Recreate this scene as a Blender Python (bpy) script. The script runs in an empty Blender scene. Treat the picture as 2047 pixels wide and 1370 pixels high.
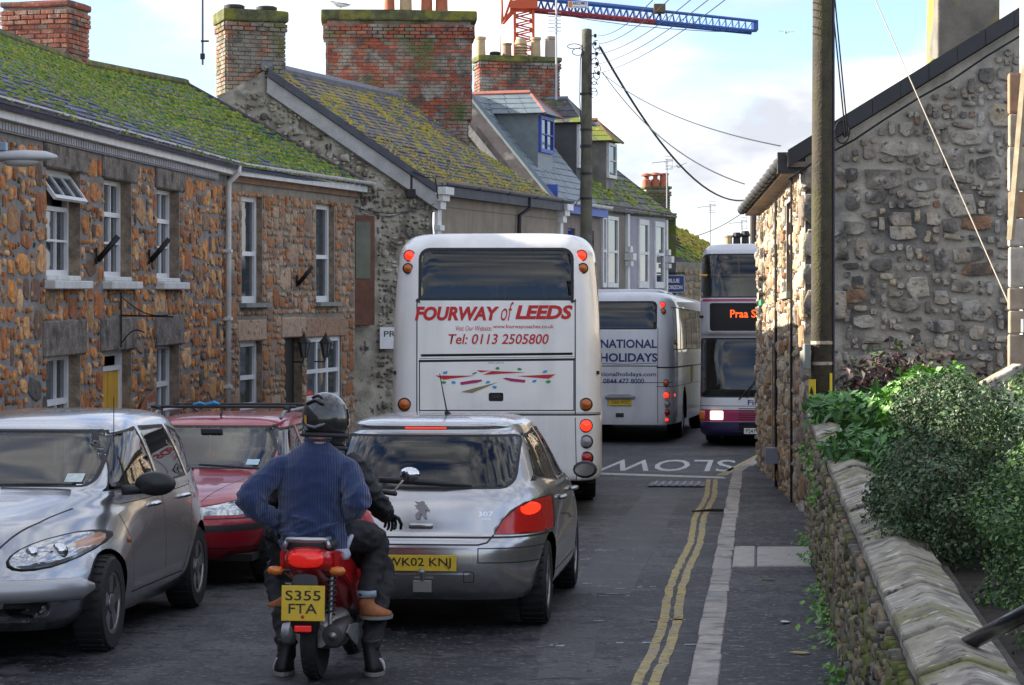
import bpy, bmesh, math, random
from mathutils import Vector, Matrix, noise
from mathutils.bvhtree import BVHTree

# ------------------------------------------------------------------ camera
SC = bpy.context.scene
COL = SC.collection
FPX, CX, CY, CH = 4900.0, 1023.5, 685.0, 2.0      # focal length in photo pixels, image centre, eye height
cam_d = bpy.data.cameras.new("camera")
cam_d.sensor_width = 36.0
cam_d.lens = FPX / 2047.0 * 36.0
cam_d.clip_start = 0.2
cam_d.clip_end = 3000.0
cam = bpy.data.objects.new("camera", cam_d)
COL.objects.link(cam)
cam.location = (0, 0, CH)
cam.rotation_euler = (math.pi / 2, 0, 0)
SC.camera = cam

# ------------------------------------------------------------------ sky and sun
SUN_EL = math.radians(22)
TO_SUN = Vector((-math.cos(SUN_EL) * 0.985, math.cos(SUN_EL) * 0.17, math.sin(SUN_EL)))
W = bpy.data.worlds.new("World")
SC.world = W
W.use_nodes = True
wt = W.node_tree
wt.nodes.clear()
wn = wt.nodes.new
sky = wn('ShaderNodeTexSky')
sky.sky_type = 'NISHITA'
sky.sun_disc = False
sky.sun_elevation = SUN_EL
sky.sun_rotation = math.atan2(TO_SUN.x, TO_SUN.y)
sky.air_density = 1.0
sky.dust_density = 0.2
sky.ozone_density = 3.0
bg1 = wn('ShaderNodeBackground'); bg1.inputs[1].default_value = 0.085
bg2 = wn('ShaderNodeBackground'); bg2.inputs[1].default_value = 0.55
tc = wn('ShaderNodeTexCoord')
mp = wn('ShaderNodeMapping'); mp.inputs['Scale'].default_value = (7.0, 7.0, 15.0); mp.inputs['Location'].default_value = (0.6, 4.4, 1.9)
n1 = wn('ShaderNodeTexNoise'); n1.inputs['Scale'].default_value = 1.0; n1.inputs['Detail'].default_value = 7; n1.inputs['Roughness'].default_value = 0.52
n1.inputs['Distortion'].default_value = 0.35
rp = wn('ShaderNodeValToRGB'); rp.color_ramp.elements[0].position = 0.40; rp.color_ramp.elements[1].position = 0.57
mp2 = wn('ShaderNodeMapping'); mp2.inputs['Scale'].default_value = (11, 11, 26); mp2.inputs['Location'].default_value = (0.4, 5.2, 2.0)
n2 = wn('ShaderNodeTexNoise'); n2.inputs['Scale'].default_value = 1.0; n2.inputs['Detail'].default_value = 5
rp2 = wn('ShaderNodeValToRGB')
rp2.color_ramp.elements[0].position = 0.38; rp2.color_ramp.elements[0].color = (0.44, 0.46, 0.51, 1)
rp2.color_ramp.elements[1].position = 0.66; rp2.color_ramp.elements[1].color = (1.0, 0.99, 0.97, 1)
mx = wn('ShaderNodeMixShader'); wo = wn('ShaderNodeOutputWorld')
L = wt.links.new
L(tc.outputs['Generated'], mp.inputs[0]); L(mp.outputs[0], n1.inputs['Vector']); L(n1.outputs[0], rp.inputs[0])
L(tc.outputs['Generated'], mp2.inputs[0]); L(mp2.outputs[0], n2.inputs['Vector']); L(n2.outputs[0], rp2.inputs[0])
tint = wn('ShaderNodeMix'); tint.data_type = 'RGBA'; tint.blend_type = 'MULTIPLY'; tint.inputs[0].default_value = 1.0; tint.inputs[7].default_value = (1.0, 0.96, 1.08, 1)
L(sky.outputs[0], tint.inputs[6]); L(tint.outputs[2], bg1.inputs[0]); L(rp2.outputs[0], bg2.inputs[0])
L(rp.outputs[0], mx.inputs[0]); L(bg1.outputs[0], mx.inputs[1]); L(bg2.outputs[0], mx.inputs[2]); L(mx.outputs[0], wo.inputs[0])

sun_d = bpy.data.lights.new("sun", 'SUN')
sun_d.energy = 4.0
sun_d.angle = math.radians(0.6)
sun_d.color = (1.0, 0.93, 0.80)
sun = bpy.data.objects.new("sun", sun_d)
COL.objects.link(sun)
sun.rotation_euler = (-TO_SUN).to_track_quat('-Z', 'Y').to_euler()

SC.view_settings.view_transform = 'Standard'
SC.view_settings.look = 'None'
SC.view_settings.exposure = 1.7
SC.view_settings.gamma = 1.0
SC.render.engine = 'CYCLES'
SC.cycles.max_bounces = 7
SC.cycles.transparent_max_bounces = 10
# ------------------------------------------------------------------ helpers
PI = math.pi
RND = random.Random(7)

def P(px, py, d):
    """world point that lies at depth d on the sight line of a photo pixel"""
    return Vector(((px - CX) * d / FPX, d, CH - (py - CY) * d / FPX))

class Frame:
    """a wall plane: origin, u along, Z up, n outward"""
    def __init__(s, a, b, rise=0.0, inward=False):
        s.o = Vector(a)
        t = Vector((b[0] - a[0], b[1] - a[1], 0))
        s.len = t.length
        s.u = (t.normalized() + Vector((0, 0, rise)))
        t.normalize()
        s.n = Vector((t.y, -t.x, 0)) * (-1 if inward else 1)
    def pt(s, u, v, n=0.0):
        return s.o + s.u * u + Vector((0, 0, v)) + s.n * n
    def uv(s, px, py, n=0.0):
        r = P(px, py, 1.0) - Vector((0, 0, CH))
        o = s.o + s.n * n
        nn = s.n
        t = (o - Vector((0, 0, CH))).dot(nn) / r.dot(nn)
        q = Vector((0, 0, CH)) + r * t - o
        t2 = Vector((s.u.x, s.u.y, 0)).normalized()
        u = q.dot(t2)
        return u, q.z - s.u.z * u
    def mat(s, u, v, n, su, sn, sv):
        """matrix taking x->u, y->inward, z->up"""
        o = s.pt(u, v, n)
        return Matrix(((s.u.x * su, -s.n.x * sn, 0, o.x), (s.u.y * su, -s.n.y * sn, 0, o.y), (s.u.z * su, 0, sv, o.z), (0, 0, 0, 1)))

# ---- materials
MATS = {}
def M(name, col, rough=0.8, metal=0.0, var=0.0, vs=3.0, bump=0.0, bs=30.0, pal=None, coat=0.0, emit=0.0, spec=0.5,
      spots=None, detail=4.0, streak=None, dirt=None):
    if name in MATS:
        return MATS[name]
    m = bpy.data.materials.new(name); m.use_nodes = True
    nt = m.node_tree; N = nt.nodes.new; LK = nt.links.new
    b = nt.nodes['Principled BSDF']
    b.inputs['Roughness'].default_value = rough
    b.inputs['Metallic'].default_value = metal
    b.inputs['Specular IOR Level'].default_value = spec
    if coat: b.inputs['Coat Weight'].default_value = coat; b.inputs['Coat Roughness'].default_value = 0.04
    c4 = (col[0], col[1], col[2], 1)
    b.inputs['Base Color'].default_value = c4
    out = None
    tcn = N('ShaderNodeTexCoord')
    if pal:
        oi = N('ShaderNodeObjectInfo'); at = N('ShaderNodeAttribute'); at.attribute_name = 'rnd'
        ad = N('ShaderNodeMath'); ad.operation = 'ADD'; LK(oi.outputs['Random'], ad.inputs[0]); LK(at.outputs['Fac'], ad.inputs[1])
        fr = N('ShaderNodeMath'); fr.operation = 'FRACT'; LK(ad.outputs[0], fr.inputs[0])
        cr = N('ShaderNodeValToRGB'); cr.color_ramp.interpolation = 'CONSTANT'
        els = cr.color_ramp.elements
        while len(els) < len(pal): els.new(0.5)
        for i, c in enumerate(pal):
            els[i].position = i / len(pal); els[i].color = (c[0], c[1], c[2], 1)
        LK(fr.outputs[0], cr.inputs[0]); out = cr.outputs[0]
    else:
        rg = N('ShaderNodeRGB'); rg.outputs[0].default_value = c4; out = rg.outputs[0]
    geo = N('ShaderNodeNewGeometry')
    if var:
        nz = N('ShaderNodeTexNoise'); nz.inputs['Scale'].default_value = vs; nz.inputs['Detail'].default_value = detail
        nz.inputs['Roughness'].default_value = 0.6
        LK(geo.outputs['Position'], nz.inputs['Vector'])
        mr = N('ShaderNodeMapRange'); mr.inputs[1].default_value = 0.3; mr.inputs[2].default_value = 0.7
        mr.inputs[3].default_value = 1 - var; mr.inputs[4].default_value = 1 + var
        LK(nz.outputs[0], mr.inputs[0])
        mu = N('ShaderNodeVectorMath'); mu.operation = 'SCALE'; LK(out, mu.inputs[0]); LK(mr.outputs[0], mu.inputs['Scale']); out = mu.outputs[0]
    for sp in (spots or []):     # (colour, noise scale, threshold, softness)
        c, sc, th, so = sp
        nz = N('ShaderNodeTexNoise'); nz.inputs['Scale'].default_value = sc; nz.inputs['Detail'].default_value = 5
        LK(geo.outputs['Position'], nz.inputs['Vector'])
        mr = N('ShaderNodeMapRange'); mr.inputs[1].default_value = th - so; mr.inputs[2].default_value = th + so
        LK(nz.outputs[0], mr.inputs[0])
        mi = N('ShaderNodeMix'); mi.data_type = 'RGBA'
        LK(mr.outputs[0], mi.inputs[0]); LK(out, mi.inputs[6]); mi.inputs[7].default_value = (c[0], c[1], c[2], 1); out = mi.outputs[2]
    if streak:                   # vertical dirt runs (colour, scale, amount)
        c, sc, am = streak
        mpn = N('ShaderNodeMapping'); mpn.inputs['Scale'].default_value = (sc, sc, sc * 0.12)
        LK(geo.outputs['Position'], mpn.inputs[0])
        nz = N('ShaderNodeTexNoise'); nz.inputs['Scale'].default_value = 1.0; nz.inputs['Detail'].default_value = 4
        LK(mpn.outputs[0], nz.inputs['Vector'])
        mr = N('ShaderNodeMapRange'); mr.inputs[1].default_value = 0.45; mr.inputs[2].default_value = 0.75; mr.inputs[4].default_value = am
        LK(nz.outputs[0], mr.inputs[0])
        mi = N('ShaderNodeMix'); mi.data_type = 'RGBA'
        LK(mr.outputs[0], mi.inputs[0]); LK(out, mi.inputs[6]); mi.inputs[7].default_value = (c[0], c[1], c[2], 1); out = mi.outputs[2]
    LK(out, b.inputs['Base Color'])
    if emit:
        LK(out, b.inputs['Emission Color']); b.inputs['Emission Strength'].default_value = emit
    if bump:
        nz = N('ShaderNodeTexNoise'); nz.inputs['Scale'].default_value = bs; nz.inputs['Detail'].default_value = 5
        LK(geo.outputs['Position'], nz.inputs['Vector'])
        bp = N('ShaderNodeBump'); bp.inputs['Strength'].default_value = min(1.0, bump); bp.inputs['Distance'].default_value = 0.02 * max(1.0, bump)
        LK(nz.outputs[0], bp.inputs['Height']); LK(bp.outputs[0], b.inputs['Normal'])
    MATS[name] = m
    return m

def glass_mat(name, tint, refl=1.0, rough=0.02):
    if name in MATS: return MATS[name]
    m = bpy.data.materials.new(name); m.use_nodes = True
    nt = m.node_tree; nt.nodes.clear(); N = nt.nodes.new; LK = nt.links.new
    tr = N('ShaderNodeBsdfTransparent'); tr.inputs[0].default_value = (*tint, 1)
    gl = N('ShaderNodeBsdfGlossy'); gl.inputs['Roughness'].default_value = rough; gl.inputs[0].default_value = (refl, refl, refl, 1)
    fr = N('ShaderNodeFresnel'); fr.inputs[0].default_value = 1.6
    mxs = N('ShaderNodeMixShader'); o = N('ShaderNodeOutputMaterial')
    LK(fr.outputs[0], mxs.inputs[0]); LK(tr.outputs[0], mxs.inputs[1]); LK(gl.outputs[0], mxs.inputs[2]); LK(mxs.outputs[0], o.inputs[0])
    MATS[name] = m
    return m

# ---- objects
def thing(name, label, cat, loc=(0, 0, 0), rot=(0, 0, 0), group=None):
    o = bpy.data.objects.new(name, None); COL.objects.link(o)
    o.empty_display_size = 0.2
    o.location = loc; o.rotation_euler = rot
    o['label'] = label; o['category'] = cat
    if group: o['group'] = group
    return o

def tag(o, label, cat, group=None):
    o['label'] = label; o['category'] = cat
    if group: o['group'] = group
    return o

def link_mesh(name, me, mat, parent=None, smooth=False):
    o = bpy.data.objects.new(name, me); COL.objects.link(o)
    if mat is not None and not me.materials:
        for mm in (mat if isinstance(mat, (list, tuple)) else [mat]): me.materials.append(mm)
    if smooth: me.polygons.foreach_set('use_smooth', [True] * len(me.polygons))
    if parent: o.parent = parent
    return o

def obj(name, bm, mat, parent=None, smooth=False, base=None, angle=None):
    """bmesh -> object; base: subtract this vector (when vertices are in world space and the parent stands at base)"""
    me = bpy.data.meshes.new(name)
    if base is not None: bmesh.ops.translate(bm, verts=bm.verts[:], vec=-Vector(base))
    if angle is not None:
        for e in bm.edges:
            if len(e.link_faces) == 2 and e.calc_face_angle(0) > angle: e.smooth = False
        smooth = True
    bm.to_mesh(me); bm.free()
    return link_mesh(name, me, mat, parent, smooth)

def pydata(name, vs, fs, mat, parent=None, smooth=False, base=None):
    me = bpy.data.meshes.new(name)
    if base is not None: vs = [Vector(v) - Vector(base) for v in vs]
    me.from_pydata([tuple(v) for v in vs], [], fs); me.update()
    return link_mesh(name, me, mat, parent, smooth)

def box(bm, c, s, rz=0.0, mat=None, bev=0.0):
    m = Matrix.Translation(Vector(c)) @ Matrix.Rotation(rz, 4, 'Z') @ Matrix.Diagonal((s[0], s[1], s[2], 1))
    if mat is not None: m = mat @ m
    r = bmesh.ops.create_cube(bm, size=1.0, matrix=m)
    if bev:
        es = list({e for v in r['verts'] for e in v.link_edges})
        bmesh.ops.bevel(bm, geom=es, offset=bev, segments=2, affect='EDGES', profile=0.5)
    return r['verts']

def wbox(bm, fr, u0, u1, v0, v1, n0, n1):
    """box in a wall frame"""
    vs = [bm.verts.new(fr.pt(u, v, n)) for n in (n0, n1) for v in (v0, v1) for u in (u0, u1)]
    for f in ((0, 1, 3, 2), (4, 6, 7, 5), (0, 4, 5, 1), (2, 3, 7, 6), (0, 2, 6, 4), (1, 5, 7, 3)):
        bm.faces.new([vs[i] for i in f])
    return vs

def tube(bm, pts, r, seg=8, cap=True, closed=False):
    """swept circle through points; r a number or list"""
    pts = [Vector(p) for p in pts]; n = len(pts)
    rs = r if isinstance(r, (list, tuple)) else [r] * n
    rings = []; prev = None
    for i, p in enumerate(pts):
        t = (pts[(i + 1) % n] - pts[i - 1]) if closed else (pts[min(i + 1, n - 1)] - pts[max(i - 1, 0)])
        if t.length < 1e-9: t = Vector((0, 0, 1))
        t.normalize()
        if prev is None:
            a = Vector((0, 0, 1)) if abs(t.z) < 0.9 else Vector((1, 0, 0))
            x = t.cross(a).normalized()
        else:
            x = (prev - t * prev.dot(t))
            x = x.normalized() if x.length > 1e-6 else t.orthogonal().normalized()
        prev = x; y = t.cross(x)
        rings.append([bm.verts.new(p + (x * math.cos(2 * PI * k / seg) + y * math.sin(2 * PI * k / seg)) * rs[i]) for k in range(seg)])
    m = n if closed else n - 1
    for i in range(m):
        a, b = rings[i], rings[(i + 1) % n]
        for k in range(seg):
            bm.faces.new((a[k], a[(k + 1) % seg], b[(k + 1) % seg], b[k]))
    if cap and not closed:
        bm.faces.new(rings[0][::-1]); bm.faces.new(rings[-1])
    return rings

def lathe(bm, prof, seg=16, mat=None):
    """profile [(r,z)] revolved about z"""
    rings = []
    for r, z in prof:
        rings.append([bm.verts.new((r * math.cos(2 * PI * k / seg), r * math.sin(2 * PI * k / seg), z)) for k in range(seg)])
    fs = []
    for i in range(len(prof) - 1):
        for k in range(seg):
            fs.append(bm.faces.new((rings[i][k], rings[i][(k + 1) % seg], rings[i + 1][(k + 1) % seg], rings[i + 1][k])))
    if prof[0][0] > 1e-4: fs.append(bm.faces.new(rings[0][::-1]))
    if prof[-1][0] > 1e-4: fs.append(bm.faces.new(rings[-1]))
    if mat is not None:
        bmesh.ops.transform(bm, matrix=mat, verts=[v for r in rings for v in r])
    return rings

def prism(bm, poly, h, mat=None):
    """polygon in xy extruded along z by h"""
    a = [bm.verts.new((p[0], p[1], 0)) for p in poly]; b = [bm.verts.new((p[0], p[1], h)) for p in poly]
    n = len(poly)
    bm.faces.new(a[::-1]); bm.faces.new(b)
    for i in range(n): bm.faces.new((a[i], a[(i + 1) % n], b[(i + 1) % n], b[i]))
    if mat is not None: bmesh.ops.transform(bm, matrix=mat, verts=a + b)
    return a + b

def new_mesh(bm, name, mat=None):
    me = bpy.data.meshes.new(name); bm.to_mesh(me); bm.free()
    if mat: me.materials.append(mat)
    return me

def text_mesh(s, w=None, h=None, bold=0.0, shear=0.0, extrude=0.0, align='CENTER', space=1.0):
    cu = bpy.data.curves.new('lettering', 'FONT'); cu.body = s
    cu.offset = bold; cu.shear = shear; cu.extrude = extrude; cu.space_character = space
    cu.resolution_u = 3
    to = bpy.data.objects.new('lettering', cu)
    me = bpy.data.meshes.new_from_object(to)
    bpy.data.objects.remove(to); bpy.data.curves.remove(cu)
    xs = [v.co.x for v in me.vertices]; ys = [v.co.y for v in me.vertices]
    x0, x1, y0, y1 = min(xs), max(xs), min(ys), max(ys)
    sx = (w / (x1 - x0)) if w else None
    sy = (h / (y1 - y0)) if h else None
    sx = sx or sy; sy = sy or sx
    for v in me.vertices:
        x = (v.co.x - (x0 + x1) / 2) * sx if align == 'CENTER' else (v.co.x - x0) * sx
        v.co = Vector((x, (v.co.y - (y0 + y1) / 2) * sy, v.co.z))
    return me

def letter(name, s, mat, parent, mtx, w=None, h=None, **k):
    me = text_mesh(s, w, h, **k)
    me.transform(mtx)
    return link_mesh(name, me, mat, parent)

def pieces(parent, base, name, items, mat, limit=300, rest=None, seed=1):
    """items: (proto mesh, world matrix, apparent size). The largest become parts, the others one joined part."""
    items = sorted(items, key=lambda t: -t[2])
    T = Matrix.Translation(-Vector(base))
    for me, mx_, s in items[:limit]:
        o = bpy.data.objects.new(name, me); COL.objects.link(o)
        o.parent = parent; o.matrix_local = T @ mx_
    rest_items = items[limit:]
    if rest_items:
        rr = random.Random(seed); vs = []; fs = []; rv = []
        for me, mx_, s in rest_items:
            mm = T @ mx_; k = len(vs)
            vs += [tuple(mm @ v.co) for v in me.vertices]
            q = rr.random()
            for p in me.polygons:
                fs.append([k + i for i in p.vertices]); rv.append(q)
        me = bpy.data.meshes.new(rest or name + 's'); me.from_pydata(vs, [], fs)
        a = me.attributes.new('rnd', 'FLOAT', 'FACE'); a.data.foreach_set('value', rv)
        sm = items[0][0].polygons[0].use_smooth
        if sm: me.polygons.foreach_set('use_smooth', [True] * len(me.polygons))
        me.update()
        o = link_mesh(rest or name + 's', me, mat, parent); o['kind'] = 'stuff'

def stone_protos(mat, n=14, seed=3, sides=9, rough=0.12, square=0.6, lip=0.78):
    """unit stones: x,z in -0.5..0.5, y from 0 (front -1) ; front bulges to y=-1"""
    rr = random.Random(seed); res = []
    for k in range(n):
        bm = bmesh.new(); ring = []
        ph = rr.random() * 0.5
        for i in range(sides):
            a = 2 * PI * (i + ph + rr.uniform(-.22, .22)) / sides
            c, s = math.cos(a), math.sin(a)
            q = 1.0 / max(abs(c), abs(s))
            rad = (0.5 * ((1 - square) + square * q)) * (1 - rr.random() * rough)
            ring.append((max(-.5, min(.5, c * rad)), max(-.5, min(.5, s * rad))))
        l0 = [bm.verts.new((x, 0.6, z)) for x, z in ring]
        l1 = [bm.verts.new((x, -0.45, z)) for x, z in ring]
        l2 = [bm.verts.new((x * lip + rr.uniform(-.02, .02), -1.0 + rr.uniform(-.2, .25), z * lip + rr.uniform(-.02, .02))) for x, z in ring]
        c = bm.verts.new((rr.uniform(-.1, .1), -1.1 + rr.uniform(-.25, .1), rr.uniform(-.1, .1)))
        for i in range(sides):
            j = (i + 1) % sides
            bm.faces.new((l0[i], l0[j], l1[j], l1[i])); bm.faces.new((l1[i], l1[j], l2[j], l2[i])); bm.faces.new((l2[i], l2[j], c))
        bmesh.ops.recalc_face_normals(bm, faces=bm.faces[:])
        me = new_mesh(bm, 'stone', mat); me.polygons.foreach_set('use_smooth', [k % 2 == 0] * len(me.polygons))
        res.append(me)
    return res

def pack(u0, u1, v0, v1, cell, sizes, blocked, seed=1, big_p=.6):
    """random rubble: rectangles (u,v,w,h) that tile the area without overlap"""
    rr = random.Random(seed)
    nu, nv = int((u1 - u0) / cell), int((v1 - v0) / cell)
    occ = [[blocked(u0 + (i + .5) * cell, v0 + (j + .5) * cell) for i in range(nu)] for j in range(nv)]
    out = []
    order = [(i, j) for j in range(nv) for i in range(nu)]
    for big in (True, False):
        if big: rr.shuffle(order)
        else: order.sort(key=lambda t: (t[1], t[0]))
        for i, j in order:
            if occ[j][i]: continue
            if big:
                if rr.random() > big_p: continue
                w, h = rr.choice(sizes)
            else:
                w, h = rr.choice([(1, 1), (1, 1), (2, 1), (1, 2), (2, 2), (2, 1)])
            while w * h >= 1:
                if i + w <= nu and j + h <= nv and not any(occ[b][a] for b in range(j, j + h) for a in range(i, i + w)): break
                if w >= h and w > 1: w -= 1
                elif h > 1: h -= 1
                else: w = 0
            if w < 1: continue
            for b in range(j, j + h):
                for a in range(i, i + w): occ[b][a] = True
            out.append((u0 + (i + w / 2) * cell, v0 + (j + h / 2) * cell, w * cell, h * cell))
    return out

def rubble(parent, base, fr, u0, u1, v0, v1, cell, sizes, blocked, protos, mat, depth=0.05, gap=0.02, seed=1, limit=300, jit=0.25, name='stone'):
    rr = random.Random(seed + 50); items = []
    for (u, v, w, h) in pack(u0, u1, v0, v1, cell, sizes, blocked, seed):
        g = gap * rr.uniform(.6, 1.6)
        u += rr.uniform(-jit, jit) * g; v += rr.uniform(-jit, jit) * g * 2
        m = fr.mat(u, v, 0, w - g, depth * rr.uniform(.6, 1.3), h - g)
        m = m @ Matrix.Rotation(rr.uniform(-.09, .09), 4, 'Y')
        d = fr.pt(u, v).y
        items.append((rr.choice(protos), m, w * h / (d * d)))
    pieces(parent, base, name, items, mat, limit, seed=seed)

def quad_pt(A, B, C, D, s, t):
    """A eave near, B eave far, C ridge far, D ridge near"""
    return (A * (1 - s) + B * s) * (1 - t) + (D * (1 - s) + C * s) * t

def slate_proto(mat, n=6, seed=4, thick=0.012):
    rr = random.Random(seed); res = []
    for k in range(n):
        bm = bmesh.new()
        j = lambda: rr.uniform(-.025, .025)
        vs = [(-.485 + j(), -.06 + j() * 2, 1.0), (.485 + j(), -.06 + j() * 2, 1.0), (.485, 1.05, 0.05), (-.485, 1.05, 0.05)]
        a = [bm.verts.new((x, y, z)) for x, y, z in vs]; b = [bm.verts.new((x, y, z - 1.1)) for x, y, z in vs]
        bm.faces.new(a); bm.faces.new(b[::-1])
        for i in range(4): bm.faces.new((a[i], b[i], b[(i + 1) % 4], a[(i + 1) % 4]))
        bmesh.ops.recalc_face_normals(bm, faces=bm.faces[:])
        res.append(new_mesh(bm, 'slate', mat))
    return res

def slates(parent, base, A, B, C, D, sw, sh, protos, mat, seed=1, limit=300, thick=0.014, skip=None, name='slate'):
    A, B, C, D = map(Vector, (A, B, C, D)); rr = random.Random(seed); items = []
    rows = max(2, int(((D - A).length + (C - B).length) / 2 / sh)); n = max(2, int((B - A).length / sw))
    nrm = (B - A).cross(D - A).normalized()
    if nrm.z < 0: nrm = -nrm
    for r in range(rows):
        off = 0.5 * (r % 2)
        for i in range(n + (1 if off else 0)):
            s0, s1 = max(0, (i - off) / n), min(1, (i + 1 - off) / n)
            if s1 - s0 < 0.1 / n: continue
            t0, t1 = r / rows, (r + 1) / rows
            if skip and skip((s0 + s1) / 2, (t0 + t1) / 2): continue
            p = quad_pt(A, B, C, D, (s0 + s1) / 2, t0)
            X = quad_pt(A, B, C, D, s1, t0) - quad_pt(A, B, C, D, s0, t0)
            Y = quad_pt(A, B, C, D, (s0 + s1) / 2, t1) - p
            Z = nrm * thick * rr.uniform(.8, 1.5)
            p = p + nrm * 0.012
            mtx = Matrix(((X.x, Y.x, Z.x, p.x), (X.y, Y.y, Z.y, p.y), (X.z, Y.z, Z.z, p.z), (0, 0, 0, 1)))
            items.append((rr.choice(protos), mtx, X.length * Y.length / p.y ** 2))
    pieces(parent, base, name, items, mat, limit, seed=seed)

def moss(parent, base, A, B, C, D, n, mat, dens, seed=1, rmin=.02, rmax=.06, name='moss', rows=0):
    A, B, C, D = map(Vector, (A, B, C, D)); rr = random.Random(seed)
    nrm = (B - A).cross(D - A).normalized()
    if nrm.z < 0: nrm = -nrm
    X = (B - A).normalized(); Y = nrm.cross(X)
    vs, fs, rv = [], [], []
    for k in range(n):
        s, t = rr.random(), rr.random()
        if rows: t = min(.995, (int(t * rows) + abs(rr.gauss(0, .22))) / rows)
        p = quad_pt(A, B, C, D, s, t)
        if rr.random() > dens(s, t, p): continue
        r = rr.uniform(rmin, rmax) * (0.6 + rr.random() * .8); h = r * rr.uniform(.45, .9); q = rr.random(); b0 = len(vs); sd = 6
        a0 = rr.random() * 6
        for i in range(sd):
            a = a0 + 2 * PI * i / sd; w = r * rr.uniform(.75, 1.25)
            vs.append(p - Vector(base) + X * math.cos(a) * w * 1.25 + Y * math.sin(a) * w * .85 + nrm * 0.01)
        for i in range(sd):
            a = a0 + 2 * PI * i / sd
            vs.append(p - Vector(base) + (X * math.cos(a) * 1.2 + Y * math.sin(a) * .8) * r * .6 + nrm * (h * .8 + .012))
        vs.append(p - Vector(base) + nrm * (h + .015))
        for i in range(sd):
            j = (i + 1) % sd
            fs += [(b0 + i, b0 + j, b0 + sd + j, b0 + sd + i), (b0 + sd + i, b0 + sd + j, b0 + 2 * sd)]; rv += [q, q]
    me = bpy.data.meshes.new(name); me.from_pydata([tuple(v) for v in vs], [], fs)
    a = me.attributes.new('rnd', 'FLOAT', 'FACE'); a.data.foreach_set('value', rv)
    o = link_mesh(name, me, mat, parent); o['kind'] = 'stuff'
    return o

def poly_inside(pt, poly):
    x, y = pt; c = False; n = len(poly); j = n - 1
    for i in range(n):
        xi, yi = poly[i]; xj, yj = poly[j]
        if (yi > y) != (yj > y) and x < (xj - xi) * (y - yi) / (yj - yi + 1e-12) + xi: c = not c
        j = i
    return c

def rrect(x0, x1, y0, y1, r, seg=4):
    """rounded rectangle polygon; r a number or four radii (bl, br, tr, tl)"""
    rs = r if isinstance(r, (tuple, list)) else (r,) * 4
    out = []
    for (cx, cy, a0, q) in ((x0, y0, PI, rs[0]), (x1, y0, 1.5 * PI, rs[1]), (x1, y1, 0, rs[2]), (x0, y1, .5 * PI, rs[3])):
        sx = 1 if cx == x0 else -1; sy = 1 if cy == y0 else -1
        if q < 1e-4: out.append((cx, cy)); continue
        for k in range(seg + 1):
            a = a0 + .5 * PI * k / seg
            out.append((cx + sx * q + q * math.cos(a), cy + sy * q + q * math.sin(a)))
    return out

def circle(x, y, r, n=16, ry=None):
    return [(x + r * math.cos(2 * PI * k / n), y + (ry or r) * math.sin(2 * PI * k / n)) for k in range(n)]

def catmull(pts, n):
    """pts: list of tuples; returns n samples per span"""
    out = []; m = len(pts)
    for i in range(m - 1):
        p0, p1, p2, p3 = pts[max(i - 1, 0)], pts[i], pts[i + 1], pts[min(i + 2, m - 1)]
        for k in range(n):
            t = k / n
            out.append(tuple(0.5 * ((2 * b) + (c - a) * t + (2 * a - 5 * b + 4 * c - d) * t * t + (3 * b - a - 3 * c + d) * t ** 3) for a, b, c, d in zip(p0, p1, p2, p3)))
    out.append(tuple(pts[-1]))
    return out

# ---- lofted vehicle bodies: stacked plan outlines (z, y_rear, y_front, half width, exponent rear, exponent front)
def loft(stations, n=96, sub=3, cap=True):
    st = catmull(stations, sub); bm = bmesh.new(); rings = []
    for (z, yr, yf, w, er, ef) in st:
        ring = []
        yc = (yr + yf) / 2; a = (yf - yr) / 2
        for k in range(n):
            th = 2 * PI * (k + .5) / n
            c, s = math.cos(th), math.sin(th)
            e = ef if c > 0 else er
            ring.append(bm.verts.new((math.copysign(abs(s) ** (2 / e), s) * w, yc + math.copysign(abs(c) ** (2 / e), c) * a, z)))
        rings.append(ring)
    for i in range(len(rings) - 1):
        for k in range(n):
            bm.faces.new((rings[i][k], rings[i + 1][k], rings[i + 1][(k + 1) % n], rings[i][(k + 1) % n]))
    if cap: bm.faces.new(rings[-1][::-1])
    bmesh.ops.recalc_face_normals(bm, faces=bm.faces[:])
    return bm

AX = {'y-': (Vector((0, -1, 0)), lambda v: (v.x, v.z)), 'y+': (Vector((0, 1, 0)), lambda v: (v.x, v.z)),
      'x+': (Vector((1, 0, 0)), lambda v: (v.y, v.z)), 'x-': (Vector((-1, 0, 0)), lambda v: (v.y, v.z)),
      'z+': (Vector((0, 0, 1)), lambda v: (v.x, v.y))}

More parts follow.
